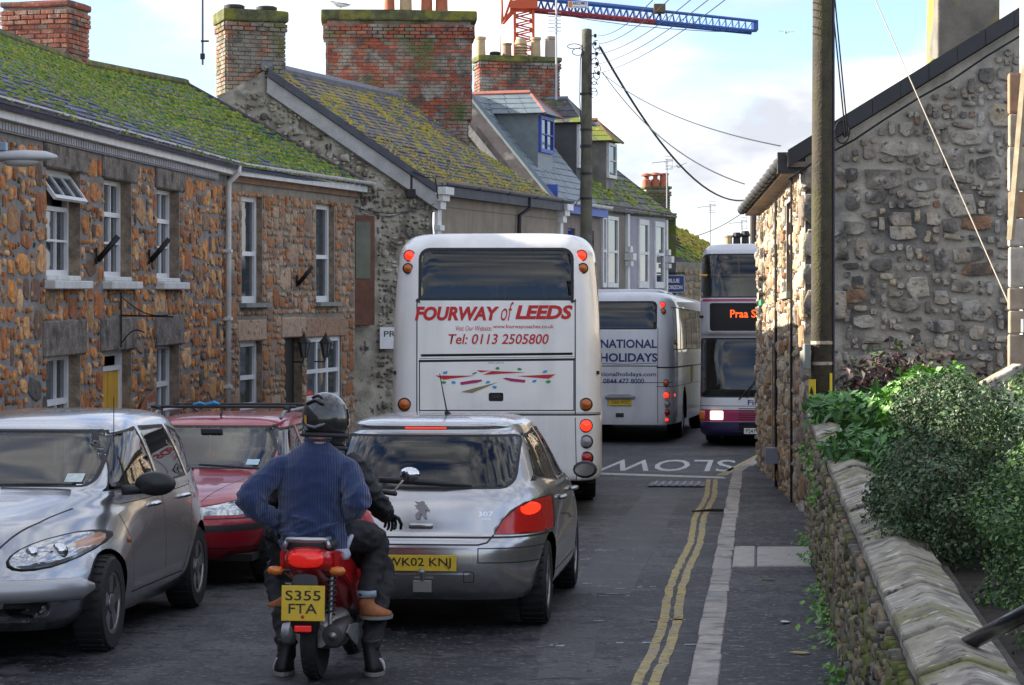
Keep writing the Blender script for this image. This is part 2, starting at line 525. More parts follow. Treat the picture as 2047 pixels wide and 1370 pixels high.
def region(bm, poly, face, facing=0.12, lim=None):
    """cut the outline poly, projected along an axis, into the mesh; returns the faces inside it"""
    nrm, pr = AX[face]
    xs = [p[0] for p in poly]; ys = [p[1] for p in poly]
    m = 0.02; bx = (min(xs) - m, max(xs) + m, min(ys) - m, max(ys) + m)
    def near(f):
        if f.normal.dot(nrm) < facing: return False
        if lim and not lim(f.calc_center_median()): return False
        q = [pr(v.co) for v in f.verts]
        return max(a for a, b in q) > bx[0] and min(a for a, b in q) < bx[1] and max(b for a, b in q) > bx[2] and min(b for a, b in q) < bx[3]
    bm.normal_update()
    n = len(poly)
    fs = [f for f in bm.faces if near(f)]
    for i in range(n):
        a, b = poly[i], poly[(i + 1) % n]
        if face in ('y-', 'y+'): A = Vector((a[0], 0, a[1])); D = Vector((b[0] - a[0], 0, b[1] - a[1]))
        elif face in ('x-', 'x+'): A = Vector((0, a[0], a[1])); D = Vector((0, b[0] - a[0], b[1] - a[1]))
        else: A = Vector((a[0], a[1], 0)); D = Vector((b[0] - a[0], b[1] - a[1], 0))
        if D.length < 1e-6: continue
        pn = D.cross(nrm).normalized()
        fs = [f for f in fs if f.is_valid]
        if not fs: break
        geom = list({e for f in fs for e in f.edges} | {v for f in fs for v in f.verts}) + fs
        r_ = bmesh.ops.bisect_plane(bm, geom=geom, dist=1e-5, plane_co=A, plane_no=pn)
        fs = list({g for g in r_['geom'] if isinstance(g, bmesh.types.BMFace)} | {f for f in fs if f.is_valid})
    bm.normal_update()
    return [f for f in bm.faces if f.normal.dot(nrm) > facing and (not lim or lim(f.calc_center_median())) and poly_inside(pr(f.calc_center_median()), poly)]

def take(bm, faces, name, mat, parent, push=0.0, smooth=True, frame=None, fw=0.015, fd=0.006):
    """lift faces out of a body as a part of their own. frame: index of material for a rim left on the body"""
    if not faces: return None
    if frame is not None:
        r = bmesh.ops.inset_region(bm, faces=faces, thickness=fw, depth=-fd, use_even_offset=True)
        for f in r['faces']: f.material_index = frame
    nb = bmesh.new(); vm = {}
    for f in faces:
        vs = []
        for v in f.verts:
            if v not in vm: vm[v] = nb.verts.new(v.co + v.normal * push)
            vs.append(vm[v])
        try: nf = nb.faces.new(vs)
        except ValueError: pass
    bmesh.ops.delete(bm, geom=faces, context='FACES')
    left = set(nb.faces); best = []
    while left:                                   # keep the one large island, drop slivers
        f0 = left.pop(); isl = [f0]; q = [f0]
        while q:
            for e in q.pop().edges:
                for g in e.link_faces:
                    if g in left: left.discard(g); isl.append(g); q.append(g)
        if sum(f.calc_area() for f in isl) > sum(f.calc_area() for f in best): best = isl
    keep = set(best); drop = [f for f in nb.faces if f not in keep]
    if drop: bmesh.ops.delete(nb, geom=drop, context='FACES')
    return obj(name, nb, mat, parent, smooth)

def sink(bm, faces, depth, idx=None, rim=None):
    """push faces inward to leave a recess with walls"""
    if not faces: return []
    r = bmesh.ops.inset_region(bm, faces=faces, thickness=0.0015, depth=-depth, use_even_offset=True)
    if idx is not None:
        for f in faces: f.material_index = idx
    if rim is not None:
        for f in r['faces']: f.material_index = rim
    return faces

def stroke(pts, w):
    """closed polygons (one per segment) that follow a polyline with width w"""
    out = []
    for a, b in zip(pts[:-1], pts[1:]):
        d = Vector((b[0] - a[0], b[1] - a[1])); L_ = d.length
        if L_ < 1e-6: continue
        d /= L_; nx, ny = -d.y * w / 2, d.x * w / 2; e = w * .3
        a = (a[0] - d.x * e, a[1] - d.y * e); b = (b[0] + d.x * e, b[1] + d.y * e)
        out.append([(a[0] + nx, a[1] + ny), (a[0] - nx, a[1] - ny), (b[0] - nx, b[1] - ny), (b[0] + nx, b[1] + ny)])
    return out

def groove(bm, pts, face, w=0.008, idx=1, facing=0.12, lim=None):
    for q in stroke(pts, w):
        for f in region(bm, q, face, facing, lim): f.material_index = idx

def project(o, bvh, axis, off=0.004):
    """lay a flat piece of lettering on a curved body"""
    nrm = AX[axis][0]
    for v in o.data.vertices:
        h = bvh.ray_cast(v.co + nrm * 3, -nrm)
        if h[0] is not None: v.co = h[0] + nrm * (off + 0)
# ------------------------------------------------------------------ ground, road, pavements
def structure(name, vs, fs, mat):
    o = pydata(name, vs, fs, mat); o['kind'] = 'structure'
    return o
m_earth = M('earth', (0.10, 0.09, 0.075), 0.95, var=.3, vs=.5, bump=.5, bs=6)
m_road = M('asphalt', (0.021, 0.0225, 0.027), 0.55, spec=.3, var=.35, vs=.9, bump=.55, bs=160, detail=8,
           spots=[((0.085, 0.086, 0.090), .6, .52, .09), ((0.010, 0.011, 0.015), .4, .57, .07), ((.075, .075, .077), 2.4, .60, .05), ((.008, .0085, .011), 5, .57, .04), ((.085, .087, .093), 12, .615, .025), ((.008, .0085, .011), 20, .575, .03), ((0.20, 0.21, 0.23), 24, .66, .02)])
m_pave = M('pavement_tarmac', (0.034, 0.035, 0.040), 0.62, spec=.35, var=.3, vs=1.5, bump=.6, bs=130, detail=8,
           spots=[((0.095, 0.095, 0.092), 1.0, .53, .10), ((0.013, 0.014, 0.019), .9, .57, .06), ((.014, .015, .019), 8, .60, .05), ((.010, .011, .014), 20, .575, .03), ((.11, .11, .113), 11, .61, .03), ((0.24, 0.25, 0.26), 24, .66, .02)])
m_kerb = M('granite_kerb', (0.36, 0.325, 0.30), 0.8, var=.3, vs=10, bump=.5, bs=60, pal=[(0.34, .315, .285), (.38, .355, .32), (.30, .285, .265), (.37, .34, .305)],
           spots=[((0.14, 0.13, 0.13), 5, .62, .08)])
m_slab = M('granite_slab', (0.40, 0.375, 0.34), 0.8, var=.15, vs=10, bump=.4, bs=70, spots=[((0.24, .26, .30), 6, .64, .05)])
m_yellow = M('yellow_paint', (0.44, 0.34, 0.12), 0.75, var=.2, vs=8, bump=.4, bs=90, spots=[((0.09, 0.085, 0.08), 17, .58, .05), ((.30, .27, .19), 4, .55, .08)])
m_white = M('road_white', (0.50, 0.50, 0.49), 0.75, var=.2, vs=9, bump=.4, bs=90, spots=[((0.12, 0.12, 0.13), 18, .60, .06)])

structure('ground', [(-900, -60, -.16), (900, -60, -.16), (900, 1500, -.16), (-900, 1500, -.16)], [(0, 1, 2, 3)], m_earth)

def kerb_x(d):                                   # outer edge of the right-hand kerb
    return 1.05 + .1007 * (d - 14.3) if d < 36.4 else 1.05 + .1007 * 22.1 + .19 * (d - 36.4)
def left_kerb(d):
    return -6.30 + .08 * d if d < 38.2 else -3.25 + .25 * (d - 38.2)
rows = [2 + i * 1.0 for i in range(120)]
vs, fs = [], []
for d in rows:
    a, b = left_kerb(d), kerb_x(d)
    for k in range(13):
        x = a + (b - a) * k / 12
        vs.append((x, d, 0.0))
for i in range(len(rows) - 1):
    for k in range(12):
        q = i * 13 + k
        fs.append((q, q + 1, q + 14, q + 13))
road = structure('road', vs, fs, m_road)

# right-hand pavement, a step above the road
vs, fs = [], []
for i, d in enumerate(rows):
    for k, x in enumerate((kerb_x(d) + .13, kerb_x(d) + .5, kerb_x(d) + 1.6)):
        vs.append((x, d, .097 + .006 * noise.noise(Vector((x * 2, d, 3)))))
for i in range(len(rows) - 1):
    for k in range(2):
        q = i * 3 + k; fs.append((q, q + 1, q + 4, q + 3))
pave = structure('pavement', vs, fs, m_pave)
vs, fs = [], []
for i, d in enumerate(rows):
    x = left_kerb(d)
    vs += [(x, d, -.02), (x, d, .10), (x - 2.2, d, .11)]
for i in range(len(rows) - 1):
    q = i * 3; fs += [(q, q + 1, q + 4, q + 3), (q + 1, q + 2, q + 5, q + 4)]
structure('pavement_far_side', vs, fs, m_pave)

# granite kerb stones, one by one
protos = []
rr = random.Random(5)
for k in range(5):
    bm = bmesh.new(); vv = box(bm, (0, 0, 0), (1, 1, 1))
    for v in bm.verts: v.co += Vector((rr.uniform(-.05, .05), rr.uniform(-.006, .006), rr.uniform(-.02, .02)))
    bmesh.ops.bevel(bm, geom=bm.edges[:], offset=.05, segments=1, affect='EDGES')
    protos.append(new_mesh(bm, 'kerb_stone', m_kerb))
items = []; d = 6.0
while d < 60:
    l = rr.uniform(.55, 1.15)
    x0, x1 = kerb_x(d), kerb_x(d + l)
    ang = -math.atan2(x1 - x0, l)
    mt = Matrix.Translation(((x0 + x1) / 2 + .078 + rr.uniform(-.006, .006), d + l / 2, .03)) @ Matrix.Rotation(ang, 4, 'Z') @ Matrix.Diagonal((.158, l - .012, .15 + rr.uniform(-.006, .006), 1))
    items.append((rr.choice(protos), mt, l / d ** 2)); d += l
pieces(pave, (0, 0, 0), 'kerb_stone', items, m_kerb)
for (p0, p1, y0, y1) in ((.165, .36, 20.75, 22.75), (.375, .93, 20.8, 22.7)):
    bm = bmesh.new()
    vv = [bm.verts.new((kerb_x(y) + (p0 if s == 0 else p1), y, z)) for z in (.02, .112) for y in (y0, y1) for s in (0, 1)]
    for f in ((0, 1, 3, 2), (4, 6, 7, 5), (0, 4, 5, 1), (2, 3, 7, 6), (0, 2, 6, 4), (1, 5, 7, 3)): bm.faces.new([vv[i] for i in f])
    bmesh.ops.recalc_face_normals(bm, faces=bm.faces[:])
    bmesh.ops.bevel(bm, geom=bm.edges[:], offset=.012, segments=1, affect='EDGES')
    obj('paving_slab', bm, m_slab, pave)

# painted markings
def ribbon(name, path, w, mat, parent, z=.004, seed=0):
    vs, fs = [], []; rr = random.Random(seed)
    for i, (x, y) in enumerate(path):
        j = rr.uniform(-.008, .008)
        vs += [(x - w / 2 + j, y, z), (x + w / 2 + j + rr.uniform(-.005, .005), y, z)]
    for i in range(len(path) - 1): fs.append((2 * i, 2 * i + 1, 2 * i + 3, 2 * i + 2))
    return pydata(name, vs, fs, mat, parent)
for k, off in enumerate((.315, .215)):
    ribbon('yellow_line', [(kerb_x(d * .25) - off + .02 * math.sin(d * .21) , d * .25) for d in range(24, 144)], .066, m_yellow, road, seed=k)
    ribbon('yellow_line', [(kerb_x(36.8 + d * .25) - off * .8, 36.8 + d * .25) for d in range(0, 60)], .075, m_yellow, road, seed=9 + k)
pts = [P(1150 + i * 12, 941 + i * .78, 1) for i in range(25)]
vs, fs = [], []
for i in range(28):
    x = .9 + i * .083; y = 37.6 - (x - .9) * .62
    vs += [(x, y - .28, .0045), (x, y + .28, .0045)]
for i in range(27): fs.append((2 * i, 2 * i + 2, 2 * i + 3, 2 * i + 1))
pydata('junction_line', vs, fs, m_white, road)
letter('slow_marking', 'SLOW', m_white, road, Matrix.Translation((2.56, 39.9, .004)) @ Matrix.Rotation(PI - .1, 4, 'Z'), w=2.12, h=3.7, bold=.004)
# worn flecks of old paint and a patched strip
vs, fs = [], []; rr = random.Random(8)
for k in range(90):
    row = rr.choice((17.6, 19.4, 20.0, 20.3, 22.6, 23.6, 16.2, 13.6))
    x = rr.uniform(.05, 1.25) if row > 16 else rr.uniform(-1.9, -.4); y = row + rr.uniform(-.12, .12)
    w, h = rr.uniform(.008, .05), rr.uniform(.01, .045); q = len(vs)
    vs += [(x - w, y - h, .004), (x + w * rr.uniform(.4, 1), y - h * rr.uniform(.3, 1), .004), (x + w, y + h, .004), (x - w * rr.uniform(.3, 1), y + h * rr.uniform(.3, 1), .004)]
    fs.append((q, q + 1, q + 2, q + 3))
o = pydata('worn_paint', vs, fs, M('worn_paint', (.34, .36, .40), .7, var=.3, vs=20, spots=[((.06, .06, .07), 35, .55, .05)]), road); o['kind'] = 'stuff'
# old repairs: a trench strip and two patches, each a sheet with its own tar
m_patch = M('tar_patch', (.016, .017, .02), .55, var=.3, vs=3, bump=.5, bs=120, spots=[((.05, .05, .052), 2, .60, .08), ((.12, .125, .13), 22, .65, .02)])
m_patch2 = M('pale_patch', (.05, .05, .051), .62, var=.3, vs=3, bump=.5, bs=120, spots=[((.018, .018, .021), 9, .57, .04), ((.15, .15, .16), 22, .64, .02)])
PZ = [.0012]
def patch(pts, mat):
    PZ[0] += .0006
    rr = random.Random(len(pts)); q = []
    for i in range(len(pts)):
        a, b = pts[i], pts[(i + 1) % len(pts)]
        for k in range(6): t = k / 6; q.append((a[0] + (b[0] - a[0]) * t + rr.uniform(-.02, .02), a[1] + (b[1] - a[1]) * t + rr.uniform(-.05, .05), PZ[0]))
    pydata('tarmac_patch', q, [tuple(range(len(q)))], mat, road)
patch([(kerb_x(19.5) - 1.15, 19.5), (kerb_x(19.5) - .62, 19.5), (kerb_x(33) - .62, 33), (kerb_x(33) - 1.15, 33)], m_patch)
patch([(.15, 14.6), (1.0 - .55, 14.6), (.62, 17.4), (.2, 17.4)], m_patch2)
patch([(-.75, 12.5), (.2, 12.5), (.1, 14.2), (-.8, 14.2)], m_patch)
# drain cover with bars
t = thing('drain_cover', 'flat iron drain cover in the road by the white junction line', 'drain', (2.32, 34.4, .012), (0, 0, -.1))
m_iron = M('cast_iron', (.06, .062, .07), .55, metal=.4, var=.3, vs=20)
bm = bmesh.new(); box(bm, (0, 0, .003), (.78, 1.1, .008)); obj('cover_plate', bm, m_iron, t)
for k in range(7):
    bm = bmesh.new(); box(bm, (-.3 + k * .1, 0, .013), (.04, .95, .012)); obj('bar', bm, M('worn_iron', (.16, .16, .17), .5, metal=.5), t)
bm = bmesh.new(); tube(bm, [(2.1, 28.6, .03), (2.35, 28.75, .035), (2.6, 28.7, .03), (2.78, 28.85, .03)], [.008, .02, .018, .006], 6)
tag(obj('fallen_twig', bm, M('twig', (.035, .022, .016), .9)), 'dark twig lying across the double yellow lines', 'twig')

# ------------------------------------------------------------------ left-hand row: shared materials and builders
STONE_PAL = [(0.410, 0.140, 0.035), (0.562, 0.233, 0.066), (0.475, 0.186, 0.055), (0.626, 0.326, 0.133), (0.292, 0.102, 0.039), (0.540, 0.298, 0.109), (0.410, 0.242, 0.109), (0.173, 0.102, 0.066),
             (0.605, 0.260, 0.074), (0.670, 0.400, 0.195), (0.356, 0.186, 0.086), (0.454, 0.149, 0.039), (0.259, 0.167, 0.101), (0.583, 0.316, 0.140), (0.092, 0.079, 0.070), (0.508, 0.205, 0.062), (0.367, 0.121, 0.039), (0.648, 0.353, 0.156)]
GRAN_PAL = [(0.441, 0.285, 0.178), (0.367, 0.228, 0.145), (0.462, 0.323, 0.221), (0.420, 0.180, 0.072), (0.347, 0.133, 0.047), (0.504, 0.351, 0.238), (0.263, 0.171, 0.119), (0.420, 0.275, 0.178), (0.473, 0.209, 0.085)]
m_st1 = M('orange_rubble', (.4, .2, .1), .88, pal=STONE_PAL, var=.42, vs=9, bump=.9, bs=28, spots=[((.12, .075, .05), 11, .63, .07), ((.52, .40, .27), 8, .68, .05)])
m_st2 = M('granite_rubble', (.3, .2, .15), .9, pal=GRAN_PAL, var=.38, vs=10, bump=.9, bs=30, spots=[((.12, .09, .075), 10, .62, .08)])
m_mort1 = M('grey_mortar', (.235, .225, .215), .95, var=.22, vs=5, bump=.8, bs=35, spots=[((.17, .16, .15), 2.2, .62, .1)])
m_mort2 = M('buff_mortar', (.25, .225, .18), .95, var=.25, vs=5, bump=.8, bs=35)
m_lintel = M('granite_lintel', (.205, .175, .15), .92, var=.35, vs=9, bump=.9, bs=45, spots=[((.07, .06, .055), 4, .58, .1), ((.36, .32, .28), 18, .66, .05)])
m_trim = M('white_upvc', (.74, .75, .76), .4, var=.05, vs=6)
m_trimold = M('white_gloss', (.66, .66, .64), .5, var=.12, vs=5, streak=((.36, .35, .32), 9, .45))
m_pane = M('window_pane', (.035, .05, .06), .06, spec=.9, var=.5, vs=1.6)
m_dark = M('dark_interior', (.012, .012, .013), .9)
m_iron_b = M('black_iron', (.018, .018, .02), .5, metal=.3)
m_lead = M('lead_sheet', (.17, .18, .21), .6, var=.2, vs=6)
m_slate1 = M('blue_slate', (.1, .1, .14), .6, pal=[(.075, .095, .16), (.10, .12, .19), (.085, .085, .14), (.13, .14, .20), (.065, .07, .12)], var=.3, vs=7, bump=.4, bs=40)
m_slate3 = M('lichen_slate', (.12, .12, .14), .75, pal=[(.12, .115, .14), (.15, .14, .15), (.10, .10, .12), (.17, .16, .16), (.13, .12, .15)], var=.35, vs=5, bump=.6, bs=40,
             spots=[((.34, .27, .05), 2.6, .575, .05), ((.38, .22, .04), 4.5, .63, .04), ((.30, .30, .27), 16, .66, .04)])
m_slate4 = M('grey_green_slate', (.15, .19, .21), .5, pal=[(.15, .19, .215), (.17, .21, .23), (.135, .17, .195), (.18, .22, .235)], var=.15, vs=6)
m_slate5 = M('mossy_old_slate', (.12, .12, .12), .8, pal=[(.12, .12, .125), (.10, .10, .105), (.15, .145, .14), (.085, .085, .09)], var=.35, vs=6, bump=.5,
             spots=[((.17, .20, .03), 1.3, .56, .05), ((.33, .25, .05), 5, .66, .04)])
m_moss = M('roof_moss', (.1, .15, .02), .95, pal=[(.10, .17, .014), (.17, .23, .02), (.24, .27, .03), (.07, .13, .012), (.30, .30, .05), (.13, .21, .018), (.20, .21, .035), (.12, .24, .02)], var=.35, vs=12, bump=.6, bs=90)
m_brick = M('red_brick', (.35, .12, .07), .9, pal=[(.33, .10, .06), (.40, .14, .08), (.27, .085, .055), (.36, .17, .11), (.22, .10, .08), (.30, .20, .14), (.42, .17, .10)], var=.35, vs=9, bump=.6, bs=50,
            spots=[((.09, .08, .075), 3.5, .60, .09), ((.38, .34, .28), 9, .68, .05)])
m_oldbrick = M('weathered_brick', (.3, .11, .07), .92, pal=[(.33, .085, .05), (.26, .07, .045), (.38, .13, .08), (.20, .10, .08), (.24, .19, .15), (.30, .10, .065), (.16, .13, .11), (.34, .10, .06)], var=.4, vs=6, bump=.8, bs=40,
               spots=[((.30, .28, .24), 3.2, .555, .06), ((.10, .12, .035), 1.6, .60, .07), ((.08, .065, .06), 3, .62, .08)])
m_brickmort = M('chimney_mortar', (.30, .27, .23), .95, var=.3, vs=4, bump=.8, bs=40, spots=[((.12, .13, .06), 1.8, .56, .08)])
m_capmoss = M('mossy_capping', (.11, .12, .05), .95, var=.4, vs=6, bump=1, bs=25, spots=[((.20, .19, .03), 3, .55, .08), ((.07, .06, .05), 4, .6, .08)])

m_reveal = M('dressed_reveal', (.27, .205, .15), .9, var=.35, vs=7, bump=.8, bs=30, spots=[((.12, .09, .07), 4, .6, .08)])
m_bandg = M('joint_grey', (.2, .19, .18), .95)
def wall_open(name, fr, u0, u1, v0, v1, ops, parent, base, mat, depth=.22, top=None, reveal=None):
    """wall face with rectangular openings and their reveals; top(u) an optional sloping top"""
    us = sorted({u0, u1} | {x for o in ops for x in o[:2]}); vv = sorted({v0, v1} | {x for o in ops for x in o[2:4]})
    bm = bmesh.new()
    for a, b in zip(us[:-1], us[1:]):
        for c, e in zip(vv[:-1], vv[1:]):
            cu, cv = (a + b) / 2, (c + e) / 2
            if any(o[0] < cu < o[1] and o[2] < cv < o[3] for o in ops): continue
            bm.faces.new([bm.verts.new(fr.pt(*q)) for q in ((a, c), (b, c), (b, e), (a, e))])
    for o in ops:
        a, b, c, e = o[:4]; q = [(a, c), (b, c), (b, e), (a, e)]
        for i in range(4):
            p, r = q[i], q[(i + 1) % 4]
            bm.faces.new([bm.verts.new(fr.pt(*x)) for x in ((p[0], p[1], 0), (p[0], p[1], -depth), (r[0], r[1], -depth), (r[0], r[1], 0))])
        bm.faces.new([bm.verts.new(fr.pt(x[0], x[1], -depth - .12)) for x in q])
    bmesh.ops.remove_doubles(bm, verts=bm.verts[:], dist=1e-4)
    nn = fr.n
    for f in bm.faces:
        f.normal_update()
        if abs(f.normal.dot(nn)) < .5: f.material_index = 1
    return obj(name, bm, [mat, reveal or m_reveal], parent, base=base)

def window(parent, base, fr, a, b, c, e, n, cols, rows_, mat=None, fw=.055, bar=.028, pane=None, name='window'):
    """rows_: list of fractions of the height, bottom to top; (fraction, thick) gives a heavier rail above it"""
    mat = mat or m_trim
    bm = bmesh.new()
    wbox(bm, fr, a, a + fw, c, e, n - .04, n + .03); wbox(bm, fr, b - fw, b, c, e, n - .04, n + .03)
    wbox(bm, fr, a + fw, b - fw, c, c + fw * 1.2, n - .04, n + .028); wbox(bm, fr, a + fw, b - fw, e - fw, e, n - .04, n + .028)
    ia, ib, ic, ie = a + fw, b - fw, c + fw * 1.2, e - fw
    ys = [ic]; t = 0
    tot = sum(r if not isinstance(r, tuple) else r[0] for r in rows_)
    panes = []
    for i, r in enumerate(rows_):
        f, th = (r if isinstance(r, tuple) else (r, bar))
        t += f; y = ic + (ie - ic) * t / tot
        if i < len(rows_) - 1: wbox(bm, fr, ia, ib, y - th / 2, y + th / 2, n - .035, n + (.024 if th <= bar else .034))
        panes.append((ys[-1], y)); ys.append(y)
    for k in range(1, cols):
        x = ia + (ib - ia) * k / cols; wbox(bm, fr, x - bar / 2, x + bar / 2, ic, ie, n - .03, n + .020)
    bmesh.ops.recalc_face_normals(bm, faces=bm.faces[:])
    w = obj(name, bm, mat, parent, base=base)
    for (y0, y1) in panes:
        for k in range(cols):
            x0, x1 = ia + (ib - ia) * k / cols, ia + (ib - ia) * (k + 1) / cols
            pb = bmesh.new(); wbox(pb, fr, x0 + .006, x1 - .006, y0 + .006, y1 - .006, n - .022, n - .012)
            bmesh.ops.recalc_face_normals(pb, faces=pb.faces[:])
            obj('pane', pb, pane or m_pane, w, base=base)
    return w

def wpart(name, fr, parent, base, mat, *boxes, bev=0.0):
    bm = bmesh.new()
    for b in boxes: wbox(bm, fr, *b)
    bmesh.ops.recalc_face_normals(bm, faces=bm.faces[:])
    if bev: bmesh.ops.bevel(bm, geom=bm.edges[:], offset=bev, segments=1, affect='EDGES')
    return obj(name, bm, mat, parent, base=base)

def roof_slab(name, A, B, C, D, parent, base, mat, th=.05, drop=.03):
    A, B, C, D = map(Vector, (A, B, C, D)); nr = (B - A).cross(D - A).normalized()
    if nr.z < 0: nr = -nr
    vs = [p - nr * drop for p in (A, B, C, D)] + [p - nr * (drop + th) for p in (A, B, C, D)]
    bm = bmesh.new(); q = [bm.verts.new(v) for v in vs]
    for f in ((0, 1, 2, 3), (7, 6, 5, 4), (0, 4, 5, 1), (1, 5, 6, 2), (2, 6, 7, 3), (3, 7, 4, 0)): bm.faces.new([q[i] for i in f])
    bmesh.ops.recalc_face_normals(bm, faces=bm.faces[:])
    return obj(name, bm, mat, parent, base=base)

def gutter(fr, parent, base, u0, u1, v, n, mat, r=.06, name='gutter'):
    bm = bmesh.new(); N_ = 7
    for s in range(2): pass
    k0 = max(2, int((u1 - u0) / 1.0)); rings = []
    for i in range(k0 + 1):
        u = u0 + (u1 - u0) * i / k0
        o_ = [bm.verts.new(fr.pt(u, v - r * math.sin(PI * k / N_), n + r - r * math.cos(PI * k / N_))) for k in range(N_ + 1)]
        o_ += [bm.verts.new(fr.pt(u, v - (r - .012) * math.sin(PI * k / N_), n + r - (r - .012) * math.cos(PI * k / N_))) for k in range(N_, -1, -1)]
        rings.append(o_)
    m = len(rings[0])
    for i in range(k0):
        for k in range(m): bm.faces.new((rings[i][k], rings[i][(k + 1) % m], rings[i + 1][(k + 1) % m], rings[i + 1][k]))
    bm.faces.new(rings[0]); bm.faces.new(rings[-1][::-1])
    for i in range(0, k0 + 1, 2):          # union clips
        u = min(u0 + (u1 - u0) * i / k0, u1 - .05)
        pts = [fr.pt(u + .02, v - (r + .006) * math.sin(PI * k / 6), n + r - (r + .006) * math.cos(PI * k / 6)) for k in range(7)]
        tube(bm, pts, .012, 5)
    bmesh.ops.recalc_face_normals(bm, faces=bm.faces[:])
    return obj(name, bm, mat, parent, base=base)

def chimney(parent, base, c, ax, wa, wb, z0, z1, mat, mort, cap_mat, pots=(), lift=.09, name='chimney', bl=.225, bh=.075, seed=1, lim=300, taper=None, capw=.07, strings=1):
    """brick stack as a part of a house: core, bricks and pots. ax: unit vector of the face towards us, c: centre"""
    ax = Vector(ax).normalized(); bx_ = Vector((-ax.y, ax.x, 0)); c = Vector(c)
    rr = random.Random(seed)
    core = bmesh.new(); m4 = Matrix(((ax.x, bx_.x, 0, c.x), (ax.y, bx_.y, 0, c.y), (0, 0, 1, 0), (0, 0, 0, 1)))
    box(core, (0, 0, (z0 + z1) / 2), (wa, wb, z1 - z0), mat=m4)
    ch = obj(name, core, mort, parent, base=base)
    bm = bmesh.new(); box(bm, (0, 0, 0), (1, 1, 1)); bmesh.ops.bevel(bm, geom=bm.edges[:], offset=.06, segments=1, affect='EDGES')
    pr = [new_mesh(bm, 'brick', mat)]
    items = []; n = int((z1 - z0) / bh)
    for r in range(n):
        z = z0 + (r + .5) * bh
        grow = capw * .45 if r >= n - 1 - strings and r < n else 0
        for (L_, W_, dirv, ov) in ((wa, wb, ax, bx_), (wb, wa, bx_, ax)):
            k = max(2, round(L_ / bl))
            for side in (-1, 1):
                for i in range(k + (r % 2)):
                    s0 = max(0, (i - .5 * (r % 2)) / k); s1 = min(1, (i + 1 - .5 * (r % 2)) / k)
                    p = c + dirv * ((s0 + s1) / 2 - .5) * (L_ + 2 * grow) + ov * side * (W_ / 2 + grow + rr.uniform(-.002, .008))
                    w = (s1 - s0) * L_ - .012
                    mt = Matrix(((dirv.x * w, ov.x * .05, 0, p.x), (dirv.y * w, ov.y * .05, 0, p.y), (0, 0, bh - .014, z), (0, 0, 0, 1)))
                    mt = mt @ Matrix.Rotation(rr.uniform(-.02, .02), 4, 'Y')
                    items.append((pr[0], mt, w * (1 if (ov * side).y < 0 or (ov * side).x > .3 else .2)))
    pieces(ch, base, 'brick', items, mat, lim, seed=seed)
    bm = bmesh.new(); box(bm, (0, 0, z1 + lift / 2), (wa + 2 * capw, wb + 2 * capw, lift), mat=m4, bev=.03)
    bmesh.ops.subdivide_edges(bm, edges=bm.edges[:], cuts=3)
    for v in bm.verts: v.co += Vector((0, 0, .03 * noise.noise(v.co * 5)))
    obj('capping', bm, cap_mat, ch, base=base)
    for (o_, kind, h, r, pm) in pots:
        p = c + ax * o_
        bm = bmesh.new(); z = z1 + lift - .01
        if kind == 'plain': prof = [(r * 1.15, z), (r * 1.1, z + h * .08), (r * .95, z + h * .1), (r * .88, z + h * .86), (r * 1.05, z + h * .88), (r * 1.05, z + h), (r * .8, z + h), (r * .75, z + h * .6)]
        elif kind == 'louvre': prof = [(r, z), (r, z + h * .2), (r * 1.25, z + h * .24), (r * .9, z + h * .34), (r * 1.3, z + h * .38), (r * .9, z + h * .5), (r * 1.3, z + h * .54), (r * .9, z + h * .66), (r * 1.15, z + h * .72), (r * .8, z + h), (r * .6, z + h)]
        elif kind == 'hood': prof = [(r, z), (r * .9, z + h * .5), (r * .5, z + h * .55), (r * .5, z + h * .75), (r * 1.3, z + h * .8), (r * .9, z + h * .95), (0.001, z + h)]
        else: prof = [(r * .7, z), (r * .75, z + h * .4), (r * 1.15, z + h * .5), (r * 1.2, z + h * .85), (r * .9, z + h), (.001, z + h)]
        lathe(bm, prof, 14, Matrix.Translation((p.x, p.y, 0)))
        bmesh.ops.recalc_face_normals(bm, faces=bm.faces[:])
        obj('chimney_pot', bm, pm, ch, base=base, angle=.6)
    return ch

def back_body(parent, base, fr, u0, u1, v0, ve, depth, ridge_v, mat, rmat, name='rear_walls'):
    """unseen rear: end walls, back wall and back roof slope so the house is a closed volume"""
    bm = bmesh.new()
    for u in (u0, u1):
        bm.faces.new([bm.verts.new(fr.pt(u, *q)) for q in ((v0, -.02), (v0, -2 * depth), (ve, -2 * depth), (ridge_v - .06, -depth), (ve, -.02))])
    bm.faces.new([bm.verts.new(fr.pt(*q)) for q in ((u0, v0, -2 * depth), (u1, v0, -2 * depth), (u1, ve, -2 * depth), (u0, ve, -2 * depth))])
    obj(name, bm, mat, parent, base=base)
    bm = bmesh.new()
    bm.faces.new([bm.verts.new(fr.pt(*q)) for q in ((u0, ve - .1, -2 * depth - .2), (u1, ve - .1, -2 * depth - .2), (u1, ridge_v, -depth), (u0, ridge_v, -depth))])
    obj('rear_roof', bm, rmat, parent, base=base)
